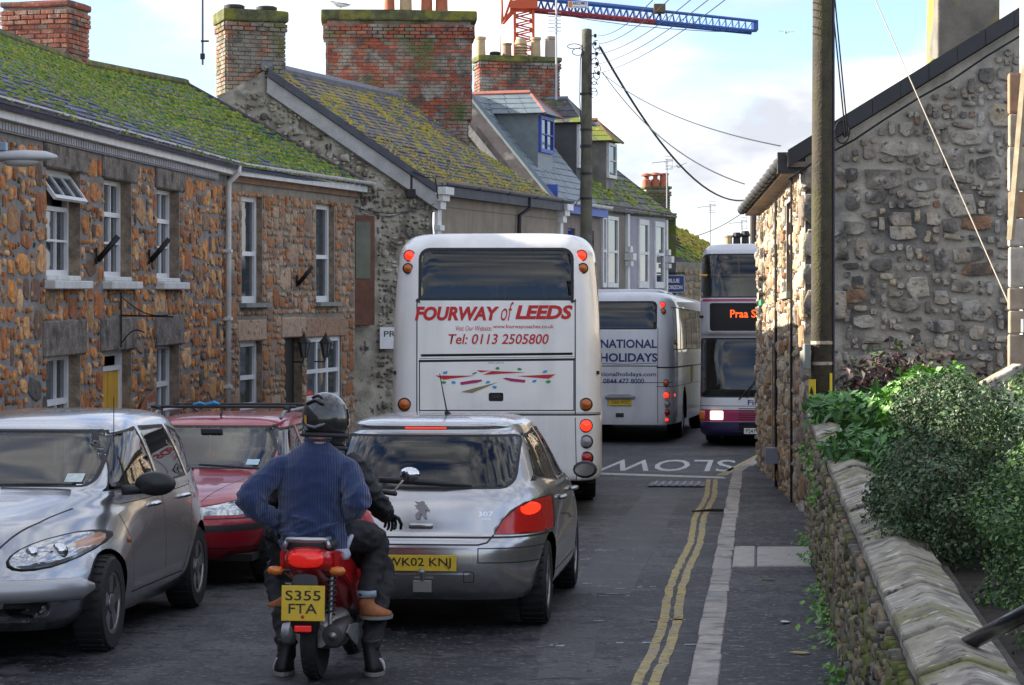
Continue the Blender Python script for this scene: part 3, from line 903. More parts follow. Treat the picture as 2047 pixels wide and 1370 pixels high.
# ------------------------------------------------------------------ cottage with the orange rubble wall (nearest, left)
EV = 4.35; HD = 2.4; RV = 6.07
F1 = Frame((-5.58, 24.0, 0), (-4.44, 38.2, 0), rise=.021)
H1 = thing('stone_cottage', 'nearest cottage on the left, orange and brown rubble wall with white windows', 'house', F1.pt(0, 0))
B1 = F1.pt(0, 0)
def opening(fr, pl, pr, pt, pb):
    a = fr.uv(pl, (pt + pb) / 2)[0]; b = fr.uv(pr, (pt + pb) / 2)[0]
    return [a, b, fr.uv((pl + pr) / 2, pb)[1], fr.uv((pl + pr) / 2, pt)[1]]
up = [opening(F1, 92, 160, 340, 563), opening(F1, 208, 262, 361, 563), opening(F1, 313, 358, 378, 572)]
for w_ in up: w_[2] = up[1][2]; w_[3] = up[1][3]
dn = [opening(F1, 92, 160, 706, 900), opening(F1, 313, 358, 691, 870)]
for w_ in dn: w_[2] = dn[1][2] - .1; w_[3] = dn[1][3]
door1 = opening(F1, 206, 262, 700, 1000); door1[2] = -.2; door1[3] = dn[1][3]
OPS1 = up + dn + [door1]
wall1 = wall_open('wall', F1, 0, 14.25, -.6, EV, OPS1, H1, B1, m_mort1)
pst = stone_protos(m_st1, 18, seed=3, square=.68, rough=.24, lip=.84)
pst2 = stone_protos(m_st2, 12, seed=8, square=.85, rough=.14)
lint = []
for w_ in up: lint.append((w_[0] - .12, w_[1] + .28, w_[3] - .0, EV - .16))
for w_ in dn + [door1]: lint.append((w_[0] - .15, w_[1] + .22, w_[3], w_[3] + .42))
def blocked1(u, v):
    for o in OPS1:
        if o[0] - .02 < u < o[1] + .02 and o[2] - .02 < v < o[3] + .02: return True
    for o in lint:
        if o[0] - .03 < u < o[1] + .03 and o[2] - .02 < v < o[3] + .03: return True
    for o in up:
        if o[0] - .1 < u < o[1] + .15 and o[2] - .12 < v < o[2] + .02: return True
    return False
SZ = [(4, 2), (5, 3), (3, 2), (6, 3), (4, 3), (3, 3), (5, 4), (2, 2), (4, 3), (6, 4), (3, 4), (2, 1), (5, 2), (3, 2), (7, 4), (2, 2), (2, 3)]
rubble(H1, B1, F1, 1.2, 14.2, .35, EV - .15, .1, SZ, blocked1, pst, m_st1, depth=.02, gap=.03, seed=11)
for (a, b, c, e) in lint: wpart('lintel', F1, H1, B1, m_lintel, (a, b, c, e, -.05, .035), bev=.02)
for o in up:      # white painted sills
    wpart('sill', F1, H1, B1, m_trimold, (o[0] - .06, o[1] + .14, o[2] - .10, o[2] - .0, -.2, .13), (o[0] + .02, o[1] - .02, o[2] - .0, o[2] + .06, -.2, .02), bev=.012)
for i, o in enumerate(up):
    if i == 0:      # its top light stands open
        cm = o[2] + .06; tm = cm + (o[3] - cm) * .66
        window(H1, B1, F1, o[0], o[1], cm, tm, -.17, 3, [.5, .5])
        wpart('window_head', F1, H1, B1, m_trim, (o[0], o[1], o[3] - .05, o[3], -.21, -.14), (o[0], o[0] + .05, tm + .002, o[3] - .052, -.21, -.14), (o[1] - .05, o[1], tm + .002, o[3] - .052, -.21, -.14))
        a_ = 0.62; hh = o[3] - tm - .03
        for_ = Frame(F1.pt(o[0] + .04, o[3] - .04, -.13), F1.pt(o[1], o[3] - .04, -.13), F1.u.z)
        bm = bmesh.new(); wd = o[1] - o[0] - .08
        def sp(u, v, n):        # tilted sash: v down along the leaf
            return for_.pt(u, -v * math.cos(a_) + n * math.sin(a_), v * math.sin(a_) + n * math.cos(a_))
        def sbox(bm, u0, u1, v0, v1, n0, n1):
            q = [bm.verts.new(sp(u, v, n)) for n in (n0, n1) for v in (v0, v1) for u in (u0, u1)]
            for f in ((0, 1, 3, 2), (4, 6, 7, 5), (0, 4, 5, 1), (2, 3, 7, 6), (0, 2, 6, 4), (1, 5, 7, 3)): bm.faces.new([q[k] for k in f])
        for (u0, u1, v0, v1) in ((0, .05, 0, hh), (wd - .05, wd, 0, hh), (.05, wd - .05, 0, .05), (.05, wd - .05, hh - .05, hh), (wd / 3 - .012, wd / 3 + .012, .05, hh - .05), (2 * wd / 3 - .012, 2 * wd / 3 + .012, .05, hh - .05)):
            sbox(bm, u0, u1, v0, v1, -.02, .02)
        bmesh.ops.recalc_face_normals(bm, faces=bm.faces[:])
        ow = obj('open_top_light', bm, m_trim, H1, base=B1)
        for k in range(3):
            pb = bmesh.new(); sbox(pb, .05 + k * (wd - .1) / 3 + .01, .05 + (k + 1) * (wd - .1) / 3 - .01, .05, hh - .05, -.004, .004)
            bmesh.ops.recalc_face_normals(pb, faces=pb.faces[:]); obj('pane', pb, m_pane, ow, base=B1)
    else:
        window(H1, B1, F1, o[0], o[1], o[2] + .06, o[3], -.17, 3, [.33, (.33, .028), .0001 + .34] if False else [.33, (.33, .06), .34])
for o in dn: window(H1, B1, F1, o[0], o[1], o[2], o[3], -.17, 3, [.3, (.3, .07), .4])
m_yel = M('yellow_door_paint', (.66, .36, .025), .45, var=.08, vs=5)
wpart('door_frame', F1, H1, B1, m_trim, (door1[0], door1[0] + .07, door1[2], door1[3], -.2, -.12), (door1[1] - .07, door1[1], door1[2], door1[3], -.2, -.12), (door1[0] + .07, door1[1] - .07, door1[3] - .07, door1[3], -.2, -.122), (door1[0] + .07, door1[1] - .07, door1[3] - .26, door1[3] - .2, -.2, -.122))
dr = wpart('door', F1, H1, B1, m_yel, (door1[0] + .07, door1[1] - .07, door1[2], door1[3] - .26, -.2, -.155), *[(door1[0] + .2 + k * .32, door1[0] + .42 + k * .32, zz, zz + .6, -.16, -.142) for k in range(3) for zz in (.2, .95)])
bm = bmesh.new(); tube(bm, [F1.pt(door1[1] - .16, .95, -.15), F1.pt(door1[1] - .16, .95, -.09), F1.pt(door1[1] - .27, .95, -.085)], .012); obj('handle', bm, M('brass', (.6, .45, .2), .3, metal=1), dr, base=B1)
# eaves: fascia, gutter, ribbed strip, pipe
wpart('fascia', F1, H1, B1, m_trimold, (0, 14.2, EV - .05, EV + .1, .02, .17))
wpart('soffit_strip', F1, H1, B1, M('grey_strip', (.33, .33, .36), .7, var=.15), (0, 13.3, EV - .16, EV - .05, .01, .05))
bm = bmesh.new(); wbox(bm, F1, 0, .06, EV - .155, EV - .06, .052, .085)
dent = [ ]
b0 = bmesh.new(); box(b0, (0, 0, 0), (1, 1, 1)); dpro = new_mesh(b0, 'dentil', M('dentil', (.40, .40, .43), .7, var=.15)); bm.free()
for k in range(118): dent.append((dpro, F1.mat(.05 + k * .112, EV - .105, .065, .07, .03, .08), 1.0 / F1.pt(k * .112, 0).y))
pieces(H1, B1, 'dentil', dent, None)
gutter(F1, H1, B1, 0, 14.25, EV + .15, .17, m_trimold)
up_ = 13.95
bm = bmesh.new(); tube(bm, [F1.pt(up_, EV + .09, .24), F1.pt(up_, EV - .02, .24), F1.pt(up_ + .0, EV - .16, .09), F1.pt(up_, EV - .3, .08), F1.pt(up_, -.1, .08)], .045, 10)
dp = obj('downpipe', bm, m_trimold, H1, base=B1, smooth=True)
for v in (3.1, 2.05, 1.0): wpart('pipe_bracket', F1, dp, B1, m_trimold, (up_ - .075, up_ + .075, v, v + .05, .0, .135))
A, B, C, D = F1.pt(0, EV + .1, .27), F1.pt(14.25, EV + .1, .27), F1.pt(14.35, RV, -HD), F1.pt(0, RV, -HD)
roof1 = roof_slab('roof', A, B, C, D, H1, B1, m_slate1)
psl1 = slate_proto(m_slate1)
slates(roof1, B1, A, B, C, D, .30, .17, psl1, m_slate1, seed=2, thick=.018)
def dens1(s, t, p):
    n_ = noise.noise(p * .9) * .5 + noise.noise(p * 2.7) * .35 + noise.noise(p * 8) * .2
    return max(0, min(.96, (t * 1.4 + .12 + .22 * s) + n_ * 1.6))
moss(roof1, B1, A, B, C, D, 24000, m_moss, dens1, seed=5, rmin=.016, rmax=.046, rows=17)
bm = bmesh.new(); tube(bm, [D + Vector((0, 0, .02)), C + Vector((0, 0, .02))], .09, 8); obj('ridge_tiles', bm, m_capmoss, roof1, base=B1)
back_body(H1, B1, F1, 0, 14.25, -.6, EV, HD, RV, m_mort1, m_slate1)
# brick stack on the party wall
u2 = Vector((.2466, 1, 0)).normalized(); n2_ = Vector((u2.y, -u2.x, 0))
m_clay = M('buff_clay', (.46, .34, .20), .8, var=.2, vs=6)
m_terra = M('terracotta', (.42, .13, .07), .8, var=.2, vs=6)
ch = chimney(H1, B1, P(88, 100, 38.35) * Vector((1, 1, 0)) if False else Vector((-7.33, 38.55, 0)), n2_, 1.08, .78, 5.75, 7.22, m_brick, m_brickmort, m_brick, lift=.10, seed=21, strings=2, capw=.05)
for k in range(3):      # stepped lead flashing at its foot
    bm = bmesh.new(); q = Vector((-7.33, 38.55, 0)) - u2 * .42 + n2_ * (-.35 + .33 * k); box(bm, (q.x, q.y, 6.33 - .2 * k), (.34, .03, .16), rz=math.atan2(n2_.y, n2_.x)); obj('flashing', bm, m_lead, ch, base=B1)

# wall fittings
def holder(fr, px, py, label):
    u, v = fr.uv(px, py); b = fr.pt(u, v, .05)
    t = thing('pole_holder', label, 'bracket', b, group='angled iron pole holders on the cottage fronts')
    bm = bmesh.new(); wbox(bm, fr, u - .035, u + .035, v - .1, v + .1, .03, .055); obj('wall_plate', bm, m_iron_b, t, base=b)
    bm = bmesh.new(); tube(bm, [fr.pt(u, v - .06, .05), fr.pt(u + .03, v + .24, .3)], .035, 10); obj('socket_tube', bm, m_iron_b, t, base=b, smooth=True)
holder(F1, 187, 512, 'dark angled pole holder between the open window and the middle window')
holder(F1, 293, 514, 'dark angled pole holder left of the third upper window')
# scrolled iron sign bracket
u, v = F1.uv(233, 640); b = F1.pt(u, v, 0)
t = thing('sign_bracket', 'empty black wrought iron sign bracket above the yellow door', 'bracket', b)
bm = bmesh.new(); tube(bm, [F1.pt(u, v + .35, .06), F1.pt(u, v - .35, .06)], .012, 6); obj('back_bar', bm, m_iron_b, t, base=b)
bm = bmesh.new(); tube(bm, [F1.pt(u, v + .06, .06), F1.pt(u + .05, v + .04, .72)], .012, 6); obj('arm', bm, m_iron_b, t, base=b)
for (s, v0, n1, v1) in ((1, .3, .6, .06), (-1, -.3, .3, -.16)):
    bm = bmesh.new(); tube(bm, [F1.pt(u, v + v0 + (v1 - v0) * k / 8 - s * .09 * math.sin(PI * k / 8), .06 + n1 * k / 8) for k in range(9)], .008, 5); obj('scroll', bm, m_iron_b, t, base=b)
# wooden name plaque by the ground-floor window
u, v = F1.uv(278, 808); b = F1.pt(u, v, .06)
t = thing('name_plaque', 'shaped wooden name plaque with white lettering on the orange rubble wall', 'plaque', b)
bm = bmesh.new(); prism(bm, [(-.45, -.12), (-.2, -.15), (.35, -.13), (.5, .02), (.38, .16), (.05, .1), (-.2, .02)], .04, F1.mat(u, v, .09, 1, 1, 1) @ Matrix.Rotation(PI / 2, 4, 'X'))
obj('board', bm, M('plaque_wood', (.30, .11, .05), .6, var=.3, vs=12), t, base=b)
letter('lettering', 'begin', m_trim, t, Matrix.Translation(-b) @ F1.mat(u + .12, v - .02, .135, 1, 1, 1) @ Matrix.Rotation(PI / 2, 4, 'X'), w=.46, h=.15, shear=.2)

# street lamp arm that reaches out from beyond the left edge
b = P(2, 315, 24.6); t = thing('street_lamp', 'grey street lamp head reaching in from the left edge', 'street lamp', b)
m_lamp = M('lamp_grey', (.50, .51, .52), .4, var=.08)
bm = bmesh.new(); st = [(-.25, .04), (0, .075), (.25, .09), (.45, .075), (.56, .03)]
rg = []
for x, r in st:
    rg.append([bm.verts.new((x, r * 1.25 * math.cos(2 * PI * k / 12), r * (.85 if math.sin(2 * PI * k / 12) > 0 else .45) * math.sin(2 * PI * k / 12))) for k in range(12)])
for i in range(len(rg) - 1):
    for k in range(12): bm.faces.new((rg[i][k], rg[i][(k + 1) % 12], rg[i + 1][(k + 1) % 12], rg[i + 1][k]))
bm.faces.new(rg[0][::-1]); bm.faces.new(rg[-1]); bmesh.ops.recalc_face_normals(bm, faces=bm.faces[:])
obj('housing', bm, m_lamp, t, smooth=True)
bm = bmesh.new(); lathe(bm, [(.001, -.085), (.07, -.075), (.10, -.03), (.09, -.02)], 12, Matrix.Translation((.2, 0, -.01)) @ Matrix.Diagonal((1.9, .9, 1, 1))); obj('lens', bm, M('lamp_lens', (.42, .42, .40), .2), t, smooth=True)
bm = bmesh.new(); tube(bm, [(-.2, 0, .01), (-.5, .0, 0), (-1.0, .05, -.3)], .03); obj('bracket_arm', bm, m_lamp, t)
bm = bmesh.new(); box(bm, (.0, 0, .11), (.12, .10, .09), bev=.01); obj('photocell', bm, M('photocell', (.25, .33, .45), .4), t)

# ------------------------------------------------------------------ second cottage, granite and brown rubble with sash windows
F2 = Frame((-4.44, 38.2, .30), (-2.86, 44.6, .30), rise=.02)
H2 = thing('granite_cottage', 'second cottage, brown granite blocks with tall white sash windows', 'house', F2.pt(0, 0))
B2 = F2.pt(0, 0); L2 = F2.len
up2 = [opening(F2, 483, 524, 392, 606), opening(F2, 632, 668, 410, 606)]
for w_ in up2: w_[2] = up2[0][2]; w_[3] = up2[0][3]
dn2 = [opening(F2, 480, 524, 682, 850), opening(F2, 613, 682, 672, 850)]
for w_ in dn2: w_[2] = .6; w_[3] = dn2[0][3]
dr2 = opening(F2, 568, 604, 668, 900); dr2[2] = -.4; dr2[3] = dn2[0][3] + .02
OPS2 = up2 + dn2 + [dr2]
wall_open('wall', F2, .0, L2, -.9, EV, OPS2, H2, B2, m_mort2, depth=.2)
lint2 = [(o[0] - .15, o[1] + .15, o[3], o[3] + .34) for o in dn2 + [dr2]]
def blocked2(u, v):
    return any(o[0] - .02 < u < o[1] + .02 and o[2] - .02 < v < o[3] + .02 for o in OPS2) or any(o[0] - .02 < u < o[1] + .02 and o[2] < v < o[3] + .02 for o in lint2) or any(o[0] - .1 < u < o[1] + .1 and o[2] - .1 < v < o[2] for o in up2)
rubble(H2, B2, F2, .12, L2, -.3, EV - .15, .1, [(3, 2), (4, 2), (5, 3), (3, 2), (4, 3), (2, 1), (2, 2), (6, 4), (3, 3), (5, 4), (2, 2), (3, 1)], blocked2, pst2, m_st2, depth=.025, gap=.022, seed=31)
for (a, b, c, e) in lint2: wpart('lintel', F2, H2, B2, m_st2, (a, b, c, e, -.05, .03), bev=.02)
wpart('wall_plate_beam', F2, H2, B2, M('brown_beam', (.20, .12, .075), .85, var=.3, vs=5), (0, L2, EV - .14, EV - .02, -.01, .045))
m_sill2 = M('slate_sill', (.24, .25, .22), .8, var=.3, vs=6)
for o in up2:
    window(H2, B2, F2, o[0], o[1], o[2], o[3], -.13, 1, [(.45, .07), .55], fw=.09)
    wpart('sill', F2, H2, B2, m_sill2, (o[0] - .1, o[1] + .14, o[2] - .07, o[2], -.15, .12))
window(H2, B2, F2, dn2[0][0], dn2[0][1], .6, dn2[0][3], -.13, 1, [(.45, .07), .55], fw=.09)
window(H2, B2, F2, dn2[1][0], dn2[1][1], .6, dn2[1][3], -.06, 3, [(.45, .07), .55], fw=.08, bar=.07)
wpart('door', F2, H2, B2, M('dark_door', (.02, .018, .016), .5), (dr2[0], dr2[1], dr2[2], dr2[3], -.19, -.15))
wpart('fascia', F2, H2, B2, m_trimold, (0, L2 + .3, EV - .04, EV + .1, .02, .15))
gutter(F2, H2, B2, .05, L2 + .45, EV + .15, .15, m_trimold)
A, B, C, D = F2.pt(0, EV + .1, .25), Vector((-2.62, 45.05, 4.86)), Vector((-5.72, 42.92, 6.50)), F2.pt(-.1, RV, -HD)
roof2 = roof_slab('roof', A, B, C, D, H2, B2, m_slate1)
slates(roof2, B2, A, B, C, D, .30, .17, psl1, m_slate1, seed=3, thick=.018)
moss(roof2, B2, A, B, C, D, 18000, m_moss, lambda s, t, p: max(0, min(.96, .68 + (t - .25) * .6 + noise.noise(p * 1.3) * 1.1 + noise.noise(p * 5) * .5)), seed=6, rmin=.018, rmax=.05, rows=17)
bm = bmesh.new(); tube(bm, [D + Vector((0, 0, .03)), C + Vector((0, 0, .03))], .09, 8); obj('ridge_tiles', bm, m_capmoss, roof2, base=B2)
bm = bmesh.new(); tube(bm, [C + Vector((.02, 0, .02)), B + Vector((.02, 0, .02))], .05, 6); obj('verge', bm, M('verge_dark', (.07, .055, .07), .9), roof2, base=B2)
bm = bmesh.new()
bm.faces.new([bm.verts.new(q) for q in (F2.pt(0, -.9, -.02), F2.pt(0, -.9, -4.8), F2.pt(0, EV, -4.8), F2.pt(0, RV - .08, -HD), F2.pt(0, EV, -.02))])
bm.faces.new([bm.verts.new(q) for q in (F2.pt(0, EV, -4.8), F2.pt(4.4, EV, -4.8), C, D)])
obj('rear_walls', bm, m_mort2, H2, base=B2)
holder(F2, 590, 562, 'dark angled pole holder between the two sash windows of the granite cottage')
for (px, lab) in ((583, 'black carriage lantern left of the dark doorway'), (627, 'black carriage lantern right of the dark doorway, before the bay window')):
    u, v = F2.uv(px, 700); b = F2.pt(u, v, .02); t = thing('wall_lantern', lab, 'lantern', b, group='pair of lanterns by the dark doorway')
    bm = bmesh.new(); tube(bm, [F2.pt(u, v - .2, .02), F2.pt(u, v - .2, .2), F2.pt(u, v - .1, .22)], .014, 6); obj('arm', bm, m_iron_b, t, base=b)
    q = F2.pt(u, v, .22)
    bm = bmesh.new(); lathe(bm, [(.04, -.12), (.09, .12), (.10, .13)], 6, Matrix.Translation(q)); obj('glass_body', bm, M('lantern_glass', (.16, .17, .17), .15), t, base=b)
    bm = bmesh.new(); lathe(bm, [(.125, .125), (.06, .20), (.03, .25), (.001, .32)], 6, Matrix.Translation(q)); obj('cap', bm, m_iron_b, t, base=b)
    for k in range(6):
        bm = bmesh.new(); a = 2 * PI * k / 6; tube(bm, [q + Vector((.043 * math.cos(a), .043 * math.sin(a), -.13)), q + Vector((.095 * math.cos(a), .095 * math.sin(a), .13))], .009, 4); obj('rib', bm, m_iron_b, t, base=b)

# ------------------------------------------------------------------ rendered gable house (third) with the lichen slate roof
G3 = Frame((-6.4, 42.445, .0), (-1.455, 45.91, .0))          # gable towards us
F3 = Frame((-1.455, 45.91, .35), (1.145, 55.3, .35), rise=.02)
H3 = thing('rendered_house', 'house with rough grey rendered gable and lichen covered slate roof', 'house', (-1.455, 45.91, 0)); B3 = Vector((-1.455, 45.91, 0))
EA, EB = Vector((-1.40, 45.86, 4.93)), Vector((1.20, 55.25, 5.06)); RC, RD = Vector((-2.36, 51.3, 7.12)), Vector((-4.415, 43.84, 6.92))
m_rough = M('rough_render', (.34, .31, .25), .95, var=.35, vs=2.2, bump=1.0, bs=14, spots=[((.15, .135, .11), 1.7, .565, .05), ((.46, .43, .37), 3.0, .60, .06), ((.06, .055, .05), 6, .66, .05)])
m_gst = M('render_stones', (.3, .27, .2), .95, pal=[(.30, .27, .20), (.36, .33, .27), (.24, .21, .15), (.40, .37, .31), (.17, .15, .12), (.33, .30, .22), (.28, .25, .19)], var=.4, vs=5, bump=1, bs=22,
          spots=[((.09, .08, .07), 2.3, .585, .05), ((.48, .46, .40), 2.0, .60, .05)])
m_grey = M('grey_cement', (.36, .355, .345), .9, var=.2, vs=3, bump=.5, bs=20)
gl = G3.len; apx = (RD - G3.o).dot(Vector((G3.u.x, G3.u.y, 0)))
def gtop(u): return 6.86 - (u - apx) * (6.86 - 4.92) / (gl - apx) if u > apx else 6.86 - (apx - u) * .56
bm = bmesh.new(); nu, nv = 90, 70; grid = []
for i in range(nu + 1):
    u = gl * i / nu; tp = gtop(u); row = []
    for j in range(nv + 1):
        v = -.3 + (tp + .3) * j / nv; q = G3.pt(u, v)
        row.append(bm.verts.new(q + G3.n * (-.03 + .05 * noise.noise(q * 1.6) + .04 * noise.noise(q * 4.5))))
    grid.append(row)
for i in range(nu):
    for j in range(nv): bm.faces.new((grid[i][j], grid[i + 1][j], grid[i + 1][j + 1], grid[i][j + 1]))
obj('gable_wall', bm, m_rough, H3, base=B3, smooth=True)
pst3 = stone_protos(m_gst, 14, seed=17, square=.3, rough=.4, lip=.7)
dz0, dz1 = G3.uv(707, 650), G3.uv(742, 432)
def blocked3(u, v): return v > gtop(u) - .3 or (u < dz1[0] + .1 and v < dz1[1] + .05) or noise.noise(G3.pt(u, v) * 1.1) > .38
rubble(H3, B3, G3, .5, gl - .05, -.2, 6.6, .095, [(2, 1), (2, 2), (3, 2), (1, 1), (2, 1), (3, 1)], blocked3, pst3, m_gst, depth=.03, gap=.03, seed=41, jit=.8)
# cement band and slate-hung verge
tdir = Vector((G3.u.x, G3.u.y, 0))
def vpt(s, n, w=0): q = RD.lerp(EA, s); return Vector((q.x, q.y, q.z - w)) + G3.n * n
for (nm, w0, w1, n_, mt) in (('cement_band', .16, .46, .07, m_grey), ('verge_slates', .02, .17, .11, M('verge_slate', (.055, .058, .075), .6, var=.25, vs=5))):
    bm = bmesh.new(); k = 16; r0 = [(bm.verts.new(vpt(i / k, n_, w0)), bm.verts.new(vpt(i / k, n_, w1 + .05 * noise.noise(Vector((i, 2, 0)))))) for i in range(k + 1)]
    r1 = [(bm.verts.new(vpt(i / k, -.05, w0)), bm.verts.new(vpt(i / k, -.05, w1))) for i in range(k + 1)]
    for i in range(k):
        bm.faces.new((r0[i][0], r0[i + 1][0], r0[i + 1][1], r0[i][1])); bm.faces.new((r0[i][0], r1[i][0], r1[i + 1][0], r0[i + 1][0])); bm.faces.new((r0[i][1], r0[i + 1][1], r1[i + 1][1], r1[i][1]))
    obj(nm, bm, mt, H3, base=B3)
# brown boarded door in the recess
wpart('recess_door', G3, H3, B3, M('brown_board', (.14, .055, .03), .7, var=.3, vs=6), (dz0[0] - .1, dz1[0], dz0[1], dz1[1], .0, .12))
wpart('recess_pane', G3, H3, B3, M('green_pane', (.05, .07, .045), .15, var=.5, vs=3), (dz0[0] - .04, dz1[0] - .1, dz0[1] + .85, dz1[1] - .12, .121, .135))
m_tan = M('tan_render', (.27, .22, .165), .9, var=.18, vs=2, bump=.4, bs=30, streak=((.15, .12, .09), 4, .5))
ops3 = []
for (a_, b_) in ((911, 934), (988, 1006), (1052, 1078)):
    o = opening(F3, a_, b_, 440, 475); o[3] = 3.55; o[2] = 2.3; ops3.append(o)
wall_open('front_wall', F3, 0, F3.len, -.6, 4.72, ops3, H3, B3, m_tan, depth=.18)
for o in ops3: window(H3, B3, F3, o[0], o[1], o[2], o[3], -.14, 2, [.5, .5])
for v in (1.5, 2.2, 2.9, 3.6, 4.2): wpart('scored_joint', F3, H3, B3, M('joint_dark', (.14, .115, .085), .9), (0, F3.len, v, v + .018, -.01, .004)) if v > 3.56 or v < 2.3 else None
for u in (.12, F3.len - .35):
    wpart('pilaster', F3, H3, B3, m_trimold, (u - .12, u + .12, -.5, 4.15, 0, .07), (u - .15, u + .15, 3.75, 3.85, .0, .12), (u - .17, u + .17, 4.15, 4.3, 0, .14), (u - .22, u + .22, 4.3, 4.42, 0, .2), (u - .27, u + .27, 4.42, 4.56, 0, .27))
wpart('fascia', F3, H3, B3, M('dark_fascia', (.06, .065, .075), .7, var=.3), (-.05, F3.len, 4.40, 4.60, .1, .19))
gutter(F3, H3, B3, .0, F3.len + .1, 4.64, .15, M('dark_gutter', (.05, .055, .065), .5, var=.3), r=.055)
bm = bmesh.new(); u = F3.uv(1040, 440)[0]; tube(bm, [F3.pt(u, 4.58, .2), F3.pt(u, 4.35, .2), F3.pt(u - .35, 4.2, .08), F3.pt(u - .4, 3.2, .07)], .045, 8); obj('downpipe', bm, m_iron_b, H3, base=B3, smooth=True)
roof3 = roof_slab('roof', EA, EB, RC, RD, H3, B3, m_slate3)
slates(roof3, B3, EA, EB, RC, RD, .27, .17, slate_proto(m_slate3, seed=9), m_slate3, seed=12, thick=.016)
m_lichen = M('yellow_lichen', (.3, .25, .05), .95, pal=[(.40, .31, .045), (.32, .30, .05), (.46, .29, .04), (.22, .26, .03)], var=.3, vs=14)
moss(roof3, B3, EA, EB, RC, RD, 9000, m_lichen, lambda s, t, p: max(0, min(.85, -.05 + s * .4 + noise.noise(p * 1.5) * 1.2 + (.55 if s < .09 else 0) + (.25 if .2 > t else 0))), seed=8, rmin=.012, rmax=.045, name='lichen')
moss(roof3, B3, EA, EB, RC, RD, 3500, m_moss, lambda s, t, p: 1.0 if s > .965 and noise.noise(p * 2) > -.2 else max(0, (s - .55) * .5 + noise.noise(p * 1.1) * .7 - .1), seed=9, rmin=.02, rmax=.05)
bm = bmesh.new(); tube(bm, [RD + Vector((0, 0, .03)), RC + Vector((0, 0, .03))], .09, 8); obj('ridge_tiles', bm, m_lead, roof3, base=B3)
bm = bmesh.new()
bk = Vector((-.964, .267, 0)) * 3.2
bm.faces.new([bm.verts.new(q) for q in (RD, RC, Vector((RC.x, RC.y, 4.8)) + bk, Vector((RD.x, RD.y, 4.8)) + bk)])
obj('rear_roof', bm, m_slate3, H3, base=B3)
m_gbrick = M('grey_brown_brick', (.2, .15, .11), .92, pal=[(.24, .17, .12), (.20, .16, .13), (.30, .13, .08), (.17, .14, .12), (.28, .22, .17), (.22, .12, .08), (.33, .15, .09)], var=.4, vs=6, bump=.8, bs=40, spots=[((.25, .225, .185), 2.6, .47, .06), ((.10, .09, .075), 4, .58, .06), ((.15, .14, .05), 2, .60, .07)])
chimney(H3, B3, (-4.72, 44.25, 0), (.94, .34, 0), 1.06, .75, 6.45, 7.75, m_gbrick, m_brickmort, m_capmoss, pots=((-.3, 'cowl', .14, .16, M('black_cowl', (.03, .03, .03), .6)), (.3, 'cowl', .14, .16, M('black_cowl', (.03, .03, .03), .6))), lift=.2, seed=22)
# the very wide stack on the far party wall
CC = Vector((-2.43, 52.6, 0))
chimney(H3, B3, CC, (.995, .06, 0), 3.06, .8, 6.75, 8.85, m_oldbrick, m_brickmort, m_capmoss, pots=((-.2, 'plain', .6, .12, m_terra), (.15, 'plain', .62, .14, m_clay), (.6, 'plain', .6, .13, m_terra), (.92, 'plain', .75, .14, m_terra)), lift=.22, seed=23, name='wide_chimney', capw=.13, strings=3)
chimney(H3, B3, CC + Vector((-.02, .0, 0)), (.995, .06, 0), 2.96, .74, 5.6, 6.78, m_oldbrick, m_brickmort, m_brickmort, lift=.03, seed=25, name='chimney_foot', capw=.02, strings=0)
# black junction box and cable on the gable corner
u, v = G3.uv(815, 388); b = G3.pt(u, v, .12); t = thing('cable_box', 'small black cable box high on the rendered gable near its corner', 'cable box', b)
bm = bmesh.new(); box(bm, (0, 0, 0), (.17, .1, .17), bev=.015); obj('box_body', bm, m_iron_b, t)
bm = bmesh.new(); tube(bm, [(0, 0, .08), (0, 0, .45)], .03, 6); obj('stem', bm, m_iron_b, t)
bm = bmesh.new(); tube(bm, [(0, -.02, .42), (.25, -.1, .3), (.45, -.1, .28), (.5, 0, -.1)], .012, 5); obj('cable', bm, m_iron_b, t)

# ------------------------------------------------------------------ blue-trimmed house (fourth)
F4 = Frame((1.145, 55.3, .5), (4.14, 66.1, .5), rise=.018)
H4 = thing('blue_trim_house', 'house with grey slate roof, blue dormer and blue painted windows', 'house', (1.145, 55.3, 0)); B4 = Vector((1.145, 55.3, 0))
m_blue = M('blue_paint', (.035, .085, .40), .5, var=.15, vs=4)
m_tan2 = M('brown_render', (.21, .175, .14), .9, var=.15, vs=2, streak=((.12, .10, .08), 4, .5))
wall_open('front_wall', F4, 0, 3.6, -.9, 4.55, [(.45, 1.15, 2.1, 4.1), (2.3, 3.0, 2.1, 4.1)], H4, B4, m_tan2)
for a in (.45, 2.3): window(H4, B4, F4, a, a + .7, 2.1, 4.1, -.1, 2, [.25, .25, (.25, .06), .25], mat=m_blue)
wpart('blue_fascia', F4, H4, B4, m_blue, (-.1, 3.6, 4.42, 4.62, .02, .2))
A, B, C, D = Vector((.98, 54.95, 5.12)), Vector((2.16, 59.0, 5.17)), Vector((.235, 59.5, 7.75)), Vector((-1.0, 55.5, 7.62))
roof4 = roof_slab('roof', A, B, C, D, H4, B4, m_slate4)
slates(roof4, B4, A, B, C, D, .3, .2, slate_proto(m_slate4, seed=19), m_slate4, seed=14, thick=.012)
gutter(F4, H4, B4, -.1, 3.6, 4.68, .2, m_trimold, r=.07)
wpart('bargeboard_end', Frame(A + Vector((-.35, .1, 0)), A + Vector((.25, -.05, 0))), H4, B4, m_blue, (.0, .42, -.18, .42, .0, .08))
bm = bmesh.new(); k = 12
gs = [(bm.verts.new(D.lerp(A, i / k) + Vector((-.03, -.08, .02))), bm.verts.new(D.lerp(A, i / k) + Vector((-.03, -.08, -.62 - .05 * noise.noise(Vector((i, 0, 0))))))) for i in range(k + 1)]
